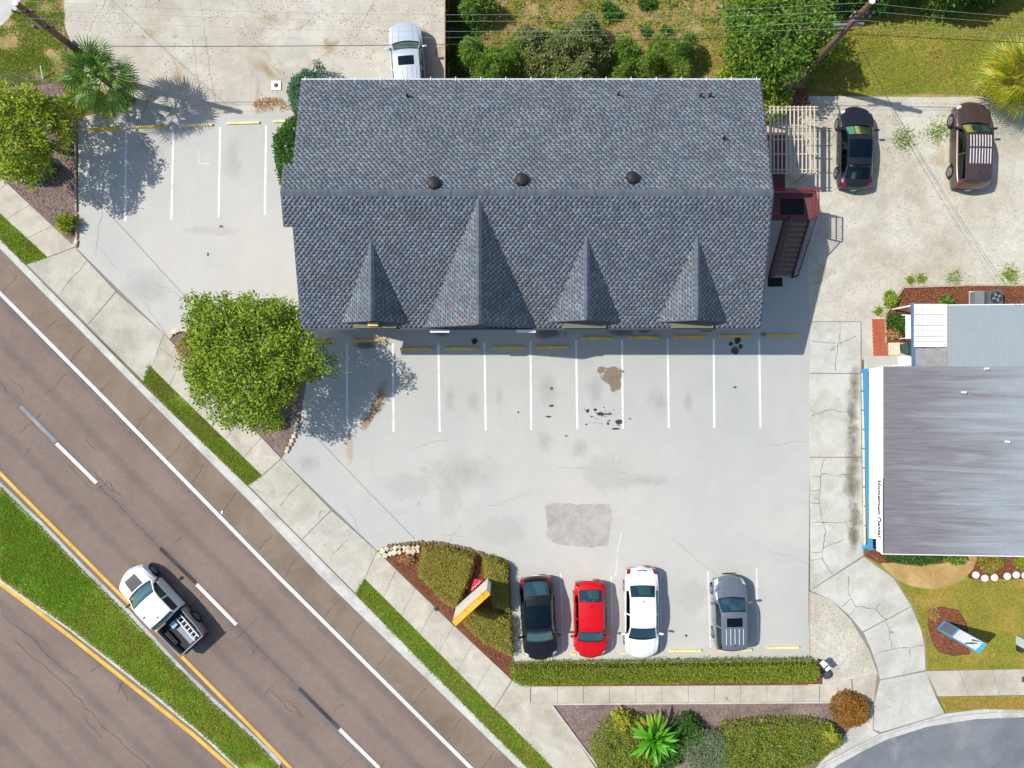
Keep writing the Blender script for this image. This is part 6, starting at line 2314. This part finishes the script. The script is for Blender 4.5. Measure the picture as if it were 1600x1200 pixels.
def shrub(name, label, poly_px, h, n, size, mat, zref=None, base=0.016, edge=0.35, rough=0.12, cat='shrub', group=None, aspect=0.5, pitch=0.7, holes=0.0, stem=True, flat_top=False, freq=2.0):
    """mounded plant filling an outline seen at height zref; leaves near its surface over a dark twig core"""
    zr = h * 0.5 if zref is None else zref
    poly = G2(poly_px, zr)
    A = np.array(poly)
    c = A.mean(0)
    t = empty(name, (c[0], c[1], base), 0, label, cat, group)

    def H(P):
        d = edged(P, poly)
        f = np.clip(d / edge, 0, 1)
        f = np.sqrt(1 - (1 - f) ** 2) if not flat_top else np.clip(f * 1.4, 0, 1) ** 0.6
        return h * (0.18 + 0.82 * f) * (1 + rough * vnoise(P, freq))
    P = sample_poly(poly, n)
    z = H(P)
    if holes:
        k = vnoise(P, freq * 1.3) > -1 + holes * 0.0
    dd = edged(P, poly)
    r = rng.random(len(P))
    zz = np.where(dd < 0.16, z * (0.15 + 0.85 * r), z * (1 - 0.28 * r ** 2))
    Q = P + rng.normal(0, 0.05, P.shape)
    pts = np.column_stack([Q[:, 0] - c[0], Q[:, 1] - c[1], zz])
    leaves('foliage', pts, size, mat, t, aspect=aspect, pitch=pitch)
    # core
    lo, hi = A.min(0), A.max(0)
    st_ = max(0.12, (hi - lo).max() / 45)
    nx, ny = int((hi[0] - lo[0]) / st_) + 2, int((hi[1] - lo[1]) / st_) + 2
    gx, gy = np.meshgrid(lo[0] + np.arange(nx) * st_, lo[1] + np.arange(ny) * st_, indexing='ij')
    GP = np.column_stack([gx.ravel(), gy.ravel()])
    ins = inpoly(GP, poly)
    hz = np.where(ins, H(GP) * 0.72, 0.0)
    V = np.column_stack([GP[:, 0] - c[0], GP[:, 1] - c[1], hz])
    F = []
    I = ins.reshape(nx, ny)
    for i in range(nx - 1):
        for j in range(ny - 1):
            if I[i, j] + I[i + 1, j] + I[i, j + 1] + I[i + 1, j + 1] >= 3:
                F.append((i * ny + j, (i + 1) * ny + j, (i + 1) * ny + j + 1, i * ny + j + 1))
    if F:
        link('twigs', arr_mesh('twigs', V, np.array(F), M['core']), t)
    if stem:
        MB().tube([(0, 0, -0.01), (0.02, 0.01, h * 0.5)], [0.05, 0.03], 7).build('stem', M['bark'], t)
    return t


def tree(name, label, px, py, zc_, rx, ry, rz_, nclump, per, size, mat, trunk_r=0.14, cat='tree', lean=(0, 0), clump=0.42, low=-0.5, holes=0.15, limbs=8, group=None, aspect=0.5):
    """px,py: crown centre as seen; crown is an uneven ellipsoid of leaf clumps on limbs"""
    c = G(px, py, zc_)
    t = empty(name, (c.x - lean[0], c.y - lean[1], 0.018), 0, label, cat, group)
    cl_ = np.array([lean[0], lean[1], zc_])
    u = rng.normal(0, 1, (nclump, 3))
    u /= np.linalg.norm(u, axis=1)[:, None]
    u[:, 2] = np.where(u[:, 2] < low, -u[:, 2] * 0.6, u[:, 2])
    bumpy = 1 + 0.16 * np.sin(3 * np.arctan2(u[:, 1], u[:, 0]) + 1.0) * (1 - np.abs(u[:, 2])) + 0.12 * np.sin(5 * np.arctan2(u[:, 1], u[:, 0]) + 2.4) + rng.normal(0, 0.07, nclump)
    rad = (0.45 + 0.55 * rng.random(nclump) ** 0.5) * bumpy
    C = cl_ + u * rad[:, None] * np.array([rx, ry, rz_])
    pts = []
    for q in C:
        m = int(per * rng.uniform(0.6, 1.4))
        d = rng.normal(0, 1, (m, 3))
        d /= np.linalg.norm(d, axis=1)[:, None]
        pts.append(q + d * (clump * rng.random(m) ** 0.4)[:, None] * np.array([1, 1, 0.65]))
    leaves('crown', np.vstack(pts), size, mat, t, aspect=aspect, pitch=0.8)
    zt0 = max(0.6, zc_ - rz_ * 0.75)
    tp = [Vector((0, 0, -0.05)), Vector((lean[0] * 0.3, lean[1] * 0.3, zt0 * 0.6)), Vector((lean[0] * 0.7, lean[1] * 0.7, zt0))]
    tr = MB().tube(tp, [trunk_r * 1.25, trunk_r, trunk_r * 0.85], 10).build('trunk', M['bark'], t, sharp=50)
    order = rng.permutation(nclump)[:limbs]
    for k in order:
        e = Vector(C[k])
        m = tp[2].lerp(e, 0.5) + Vector((0, 0, 0.25))
        MB().tube([tp[2] - Vector((0, 0, 0.1)), m, e], [trunk_r * 0.6, trunk_r * 0.35, trunk_r * 0.1], 6).build('limb', M['bark'], tr)
    return t


# the round tree by the driveway and the tree at far left
tree('round_tree', 'round bright green tree shading the driveway bays', 394, 556, 3.9, 3.55, 3.4, 2.2, 680, 46, 0.15, M['leaf_tree'], 0.16, clump=0.42, limbs=22, aspect=0.55)
tree('street_tree', 'dense yellow green tree at the left edge above the sidewalk', 36, 205, 3.6, 2.3, 2.5, 1.9, 360, 30, 0.17, M['leaf_yellow'], 0.13, clump=0.38, limbs=12)
shrub('low_shrub', 'dark green shrub below the yellow green tree at left', ell(52, 262, 30, 24), 1.3, 2200, 0.13, M['leaf_dark'])
shrub('low_shrub', 'thin olive shrub in the left bed under the palm', ell(104, 195, 13, 32), 0.8, 900, 0.12, M['leaf_rust'])
shrub('round_grass_plant', 'small round spiky plant at the lower end of the left bed', ell(104, 348, 14, 13), 0.7, 700, 0.28, M['leaf_yellow'], aspect=0.14, pitch=1.2, cat='plant')
shrub('bed_shrub', 'rusty low shrub at the left foot of the round tree', ell(300, 545, 26, 20), 0.6, 900, 0.12, M['leaf_rust'])
shrub('bed_shrub', 'low green shrub at the lower foot of the round tree', ell(425, 655, 22, 18), 0.6, 900, 0.12, M['leaf_tree'])

# hedges
shrub('clipped_hedge', 'long clipped yellow green hedge between lower bays and sidewalk', [(797, 1042), (860, 1039), (960, 1038), (1080, 1036), (1200, 1035), (1270, 1034), (1283, 1040), (1284, 1056), (1272, 1068), (1150, 1069),
      (1000, 1070), (850, 1073), (812, 1074), (799, 1066)], 1.0, 30000, 0.085, M['leaf_hedge'], zref=0.85, edge=0.22, rough=0.035, flat_top=True, pitch=0.5, cat='hedge', stem=False)
shrub('corner_hedge', 'broad rusty green hedge block at the left of the yellow sign', [(660, 857), (690, 856), (742, 868), (741, 880), (732, 910), (722, 930), (714, 955), (690, 940), (668, 915), (651, 900)], 0.85, 12000, 0.085, M['leaf_rust'], zref=0.7, edge=0.2, rough=0.07, flat_top=True, pitch=0.5, cat='hedge', stem=False)
shrub('corner_hedge', 'narrow rusty hedge block above the sign shadow beside the black crossover', [(754, 870), (775, 874), (795, 884), (796, 930), (798, 960), (772, 950), (757, 905)], 0.85, 7000, 0.085, M['leaf_rust'], zref=0.7, edge=0.2, rough=0.07, flat_top=True, pitch=0.5, cat='hedge', stem=False)
shrub('corner_hedge', 'rusty green hedge block below the yellow sign', [(722, 975), (745, 955), (775, 955), (800, 966), (802, 1010), (801, 1030), (785, 1020), (755, 1005)], 0.8, 8000, 0.085, M['leaf_rust'], zref=0.65, edge=0.2, rough=0.07, flat_top=True, pitch=0.5, cat='hedge', stem=False)
# south bed
shrub('south_shrub', 'wide green shrub with rusty tips left of the strap leaved plant', [(925, 1150), (945, 1125), (975, 1112), (1005, 1118), (1020, 1150), (1025, 1215), (940, 1215), (922, 1175)], 1.0, 9000, 0.10, M['leaf_south'], edge=0.5, rough=0.2, group='south bed shrubs')
shrub('south_shrub', 'wide green hedge mass at the right of the south bed', [(1130, 1130), (1180, 1124), (1240, 1122), (1285, 1124), (1312, 1140), (1318, 1160), (1290, 1180), (1262, 1196), (1180, 1215), (1125, 1215), (1118, 1170)], 0.9, 16000, 0.10, M['leaf_south'], edge=0.4, rough=0.2, group='south bed shrubs')
shrub('south_shrub', 'dark shrub between the strap leaved plant and the grey bush', ell(1075, 1140, 24, 24), 0.9, 2400, 0.13, M['leaf_dark'])
shrub('south_shrub', 'dark leafy mass under the strap leaved plant', ell(1028, 1172, 44, 34), 0.75, 4200, 0.13, M['leaf_dark'])
shrub('grey_bush', 'grey green wispy bush in the middle of the south bed', ell(1100, 1168, 40, 36), 0.9, 4200, 0.22, M['leaf_grey'], aspect=0.12, pitch=1.1)
shrub('red_shrub', 'round red tipped shrub at the corner of the south bed', ell(1330, 1110, 29, 27, wob=0.05), 1.1, 5200, 0.11, M['leaf_red'], edge=0.75)
shrub('small_shrub', 'small yellow shrub at the right end of the south bed', ell(1292, 1142, 13, 11), 0.9, 500, 0.13, M['strap_y'], base=0.3)
shrub('small_shrub', 'yellow leaved shrub at the upper left of the strap plant', ell(970, 1122, 14, 14), 1.0, 500, 0.14, M['strap_y'], base=0.25)
# building side shrubs
shrub('wall_shrub', 'dark green leafy shrub against the left gable wall', [(446, 186), (474, 175), (480, 300), (436, 290), (427, 250), (426, 215)], 2.2, 5200, 0.15, M['leaf_dark'], zref=1.5, edge=0.6)
shrub('wall_shrub', 'blue green juniper at the rear left roof corner', [(455, 125), (478, 108), (508, 112), (515, 160), (480, 190), (456, 176), (446, 145)], 2.4, 4800, 0.13, M['leaf_blue'], zref=1.6, edge=0.6)
shrub('wall_shrub', 'small blue green sprig above the juniper', ell(498, 104, 8, 6), 1.8, 180, 0.12, M['leaf_blue'])
# backyard
shrub('backyard_bush', 'large pink flowered bush behind the building', ell(886, 80, 76, 56, wob=0.2), 2.6, 15000, 0.15, M['leaf_pink'], zref=1.6, edge=1.5, rough=0.22)
shrub('backyard_bush', 'feathery bright bush behind the building beside the fence', ell(768, 92, 56, 34, wob=0.26), 2.0, 7500, 0.2, M['leaf_bright'], aspect=0.2, zref=1.2, edge=1.0, rough=0.5)
shrub('backyard_bush', 'bright green bush at the top edge beside the fence', ell(746, 10, 30, 24), 1.8, 3000, 0.18, M['leaf_bright'], aspect=0.25, edge=0.7, rough=0.25)
shrub('backyard_bush', 'feathery green bush right of the pink flowered bush', ell(990, 92, 38, 30, wob=0.32), 1.9, 4200, 0.2, M['leaf_bright'], aspect=0.2, zref=1.2, edge=0.8, rough=0.5)
shrub('backyard_bush', 'tall feathery green bush at the middle of the rear eave', ell(1062, 82, 32, 34, wob=0.34), 2.2, 4200, 0.2, M['leaf_bright'], aspect=0.2, zref=1.4, edge=0.8, rough=0.35)
shrub('backyard_bush', 'yellow green bush at the right end of the rear eave', ell(1165, 108, 34, 20), 1.6, 2400, 0.15, M['leaf_yellow'], zref=1.0, edge=0.7)
for i, (x, y, r) in enumerate([(958, 22, 16), (1042, 48, 8), (1012, 6, 14), (950, 10, 10), (1010, 48, 6)]):
    shrub('backyard_weed', 'small green weed clump in the bare backyard, %s from the left' % ['second', 'fifth', 'fourth', 'first', 'third'][i], ell(x, y, r, r * 0.7), 0.35, 420, 0.13, M['leaf_dark'], stem=False, cat='weed')
tree('vine_tree', 'tall vine covered tree mass left of the right utility pole', 1212, 52, 3.2, 2.9, 2.5, 1.9, 330, 36, 0.2, M['leaf_bright'], 0.15, clump=0.46, limbs=12)
shrub('pole_shrub', 'yellow green shrub at the rear right roof corner', ell(1203, 138, 16, 14), 1.8, 1100, 0.16, M['leaf_yellow'])
shrub('pole_shrub', 'green shrub between the pergola and the roof', ell(1212, 168, 20, 15), 1.7, 1300, 0.17, M['leaf_yellow'])
shrub('pole_shrub', 'small green shrub on the trunk side of the right pole', ell(1302, 84, 13, 12), 2.6, 500, 0.16, M['leaf_yellow'])
shrub('pole_shrub', 'small leafy shrub above the pergola beams', ell(1228, 150, 12, 9), 1.4, 400, 0.16, M['leaf_tree'])
for i, (x, y, rx) in enumerate([(1320, 2, 40), (1400, -6, 44), (1490, 0, 46), (1560, -12, 40)]):
    shrub('boundary_tree', 'dark bushy tree along the top edge, %s from the right pole' % ordw[i], ell(x, y - 26, rx, 30), 3.2, 3600, 0.2, M['leaf_dark'], zref=2.0, edge=1.1, rough=0.3, cat='tree')
# dental beds
shrub('round_shrub', 'dark round shrub beside the white window canopy', ell(1406, 505, 16, 17), 0.9, 1500, 0.12, M['leaf_dark'], edge=0.5)
shrub('small_shrub', 'dead brown shrub below the dark round shrub', ell(1398, 521, 13, 8), 0.5, 500, 0.13, M['dead'])
shrub('small_shrub', 'green weed shrub outside the slanting timber edging', ell(1393, 468, 9, 12), 0.5, 600, 0.13, M['leaf_tree'])
shrub('small_shrub', 'bright green fern at the upper corner of the dental roof', ell(1480, 471, 8, 7), 0.6, 260, 0.2, M['leaf_bright'], aspect=0.3)
shrub('front_hedge', 'dark low hedge below the left end of the dental roof', [(1385, 862), (1465, 862), (1465, 876), (1440, 882), (1385, 876)], 0.7, 3200, 0.09, M['leaf_dark'], edge=0.2, flat_top=True, pitch=0.5, cat='hedge', stem=False)
shrub('small_shrub', 'bright green plant below the dental roof beside the tan path', ell(1492, 868, 18, 12), 0.6, 800, 0.2, M['leaf_bright'], aspect=0.3)
shrub('small_shrub', 'olive shrub below the dental roof right of the tan path', ell(1548, 880, 20, 15), 0.5, 1100, 0.11, M['leaf_rust'])
shrub('small_shrub', 'olive shrub at the right edge below the dental roof', ell(1600, 876, 14, 14), 0.5, 700, 0.11, M['leaf_yellow'])
shrub('small_shrub', 'dark shrub stub at the upper left of the pylon bed', ell(1460, 960, 8, 8), 0.3, 260, 0.12, M['dead'])
shrub('small_shrub', 'dark small shrub in the mulch left of the corner hedge', ell(636, 873, 12, 6), 0.45, 380, 0.11, M['dead'])


def overgrowth(name, label, poly_px, n, mat, hmax, thr, freq, size):
    P = sample_poly(G2(poly_px), n)
    v = vnoise(P, freq) + rng.normal(0, 0.12, len(P))
    P, v = P[v > thr], v[v > thr]
    z = np.clip((v - thr) * hmax, 0.02, hmax) * rng.random(len(P)) ** 0.5
    V, F = leaf_arrays(np.column_stack([P, z]), size, 0.35, 0.8)
    tag(link(name, arr_mesh(name, V, F, mat)), label, 'weeds', kind='stuff')


overgrowth('overgrowth', 'loose green overgrowth straggling behind the building', [(704, -5), (1170, -5), (1185, 122), (704, 122)], 10000, M['leaf_bright'], 0.7, 0.45, 1.6, 0.16)
overgrowth('overgrowth', 'loose olive overgrowth straggling behind the building', [(704, -5), (1170, -5), (1185, 122), (704, 122)], 12000, M['leaf_yellow'], 0.4, 0.3, 2.7, 0.13)
overgrowth('overgrowth', 'dark green leaves added to deepen the shade along the board fence', [(703, -5), (745, -5), (750, 122), (703, 122)], 5000, M['leaf_dark'], 0.4, -0.6, 1.5, 0.13)  # dark leaf patch added to stand for the green shade by the fence

# palms: every frond an object
def fan_frond(r_, petiole, mat, nseg=26):
    """costapalmate leaf along +x: stalk, then folded pointed segments that droop at their tips"""
    V, F = [], []

    def quad(a, b, c, d):
        k = len(V)
        V.extend([a, b, c, d])
        F.append((k, k + 1, k + 2, k + 3))
    quad((0, -0.02, 0), (petiole, -0.015, 0.02), (petiole, 0.015, 0.02), (0, 0.02, 0))
    for i in range(nseg):
        a = (i / (nseg - 1) - 0.5) * R(250)
        L_ = r_ * (1 - 0.30 * abs(a) / R(125)) * random.uniform(0.88, 1.05)
        d = Vector((math.cos(a), math.sin(a), 0))
        s = Vector((-d.y, d.x, 0))
        o = Vector((petiole, 0, 0.02))
        w1 = 0.034
        m = o + d * L_ * 0.55 + Vector((0, 0, 0.05 - 0.06 * abs(a)))
        tip = o + d * L_ + Vector((0, 0, -0.16 - random.uniform(0, 0.18)))
        quad(tuple(o), tuple(m + s * w1 + Vector((0, 0, -0.02))), tuple(tip), tuple(m - s * w1 + Vector((0, 0, 0.02))))
    return arr_mesh('frond', np.array(V), np.array(F), mat)


def pinnate_frond(L_, mat, nl=22, droop=0.5, lw=0.05, ll=0.42):
    V, F = [], []
    pts = [Vector((L_ * t, 0, 0.35 * L_ * t - droop * L_ * t * t)) for t in np.linspace(0, 1, 12)]
    for i in range(11):
        k = len(V)
        V.extend([tuple(pts[i] + Vector((0, -0.02, 0))), tuple(pts[i + 1] + Vector((0, -0.016, 0))), tuple(pts[i + 1] + Vector((0, 0.016, 0))), tuple(pts[i] + Vector((0, 0.02, 0)))])
        F.append((k, k + 1, k + 2, k + 3))
    for i in range(nl):
        t = 0.12 + 0.88 * i / (nl - 1)
        p = Vector((L_ * t, 0, 0.35 * L_ * t - droop * L_ * t * t))
        le = ll * math.sin(math.pi * (0.15 + 0.8 * t)) ** 0.6
        for sg in (1, -1):
            d = Vector((0.62, sg * 0.78, -0.12)).normalized()
            s = Vector((-d.y, d.x, 0))
            m, tip = p + d * le * 0.5 + Vector((0, 0, 0.03)), p + d * le + Vector((0, 0, -0.1))
            k = len(V)
            V.extend([tuple(p), tuple(m + s * lw / 2), tuple(tip), tuple(m - s * lw / 2)])
            F.append((k, k + 1, k + 2, k + 3))
    return arr_mesh('frond', np.array(V), np.array(F), mat)


def strap_leaf(L_, wd, mat):
    V, F = [], []
    n = 6
    for i in range(n + 1):
        t = i / n
        x, z = L_ * t * (1 - 0.12 * t), L_ * (0.55 * t - 0.5 * t * t)
        w_ = wd * (0.35 + 0.65 * math.sin(math.pi * min(1, 0.15 + 0.75 * t))) * (1 if t < 0.98 else 0.1)
        V += [(x, -w_ / 2, z + 0.03), (x, 0, z), (x, w_ / 2, z + 0.03)]
    for i in range(n):
        for j in range(2):
            k = i * 3 + j
            F.append((k, k + 3, k + 4, k + 1))
    return arr_mesh('leaf', np.array(V), np.array(F), mat, True)


def palm(name, label, px, py, h, meshes, n, trunk_r, tilt=(-35, 75), cat='palm', child='frond', lean=(0, 0), az=None, base_z=0.01):
    c = G(px, py, h)
    t = empty(name, (c.x - lean[0], c.y - lean[1], base_z), 0, label, cat)
    if h > 0.4:
        MB().tube([(0, 0, -0.02), (lean[0] * 0.5, lean[1] * 0.5, h * 0.5), (lean[0], lean[1], h)], [trunk_r * 1.15, trunk_r, trunk_r * 1.05], 12).build('trunk', M['bark'], t, sharp=50)
    for k in range(n):
        o = link(child, meshes[k % len(meshes)], t)
        a = (k * 2.39996 + random.uniform(-0.2, 0.2)) if az is None else R(random.uniform(*az))
        el = R(tilt[0] + (tilt[1] - tilt[0]) * (k + 0.5) / n + random.uniform(-6, 6))
        o.rotation_euler = (random.uniform(-0.6, 0.6), -el, a)
        o.location = (lean[0], lean[1], h + 0.02 * k / n)
        s = random.uniform(0.85, 1.12)
        o.scale = (s, s, s)
    return t


fr = [fan_frond(0.92, 1.2, M['frond'], 20) for _ in range(4)]
palm('sabal_palm', 'fan leaved sabal palm standing at the foot of the left utility pole', 160, 122, 3.2, fr, 44, 0.17, tilt=(-40, 88))
fr2 = [fan_frond(0.75, 0.5, M['leaf_yellow']) for _ in range(3)]
palm('low_palm', 'low young fan palm below the sabal palm at its right', 174, 162, 0.9, fr2, 10, 0.1, tilt=(0, 70))
palm('low_palm', 'low young fan palm below the sabal palm at its left', 128, 160, 0.8, fr2, 9, 0.1, tilt=(0, 70))
fy = [fan_frond(1.15, 1.1, M['frond_y']) for _ in range(3)]
palm('yellow_palm', 'spiky yellow green palm at the right edge beside the brown suv', 1590, 122, 2.2, fy, 50, 0.16, tilt=(-25, 70))
sl_ = [strap_leaf(1.75, 0.2, M['strap']), strap_leaf(1.55, 0.19, M['strap']), strap_leaf(1.7, 0.18, M['strap'])]
sp = palm('strap_leaf_plant', 'large bright plant with long pointed leaves in the south bed', 1020, 1150, 0.9, sl_, 46, 0.12, tilt=(-8, 74), cat='plant', child='leaf')
yl = [pinnate_frond(1.25, M['strap_y'], 16, 0.35, 0.06, 0.22)]
for k, a in enumerate((62, 84, 104, 122, 138)):
    o = link('frond', yl[0], sp)
    o.rotation_euler = (0, -R(8), R(a))
    o.location = (0, 0, 0.85)
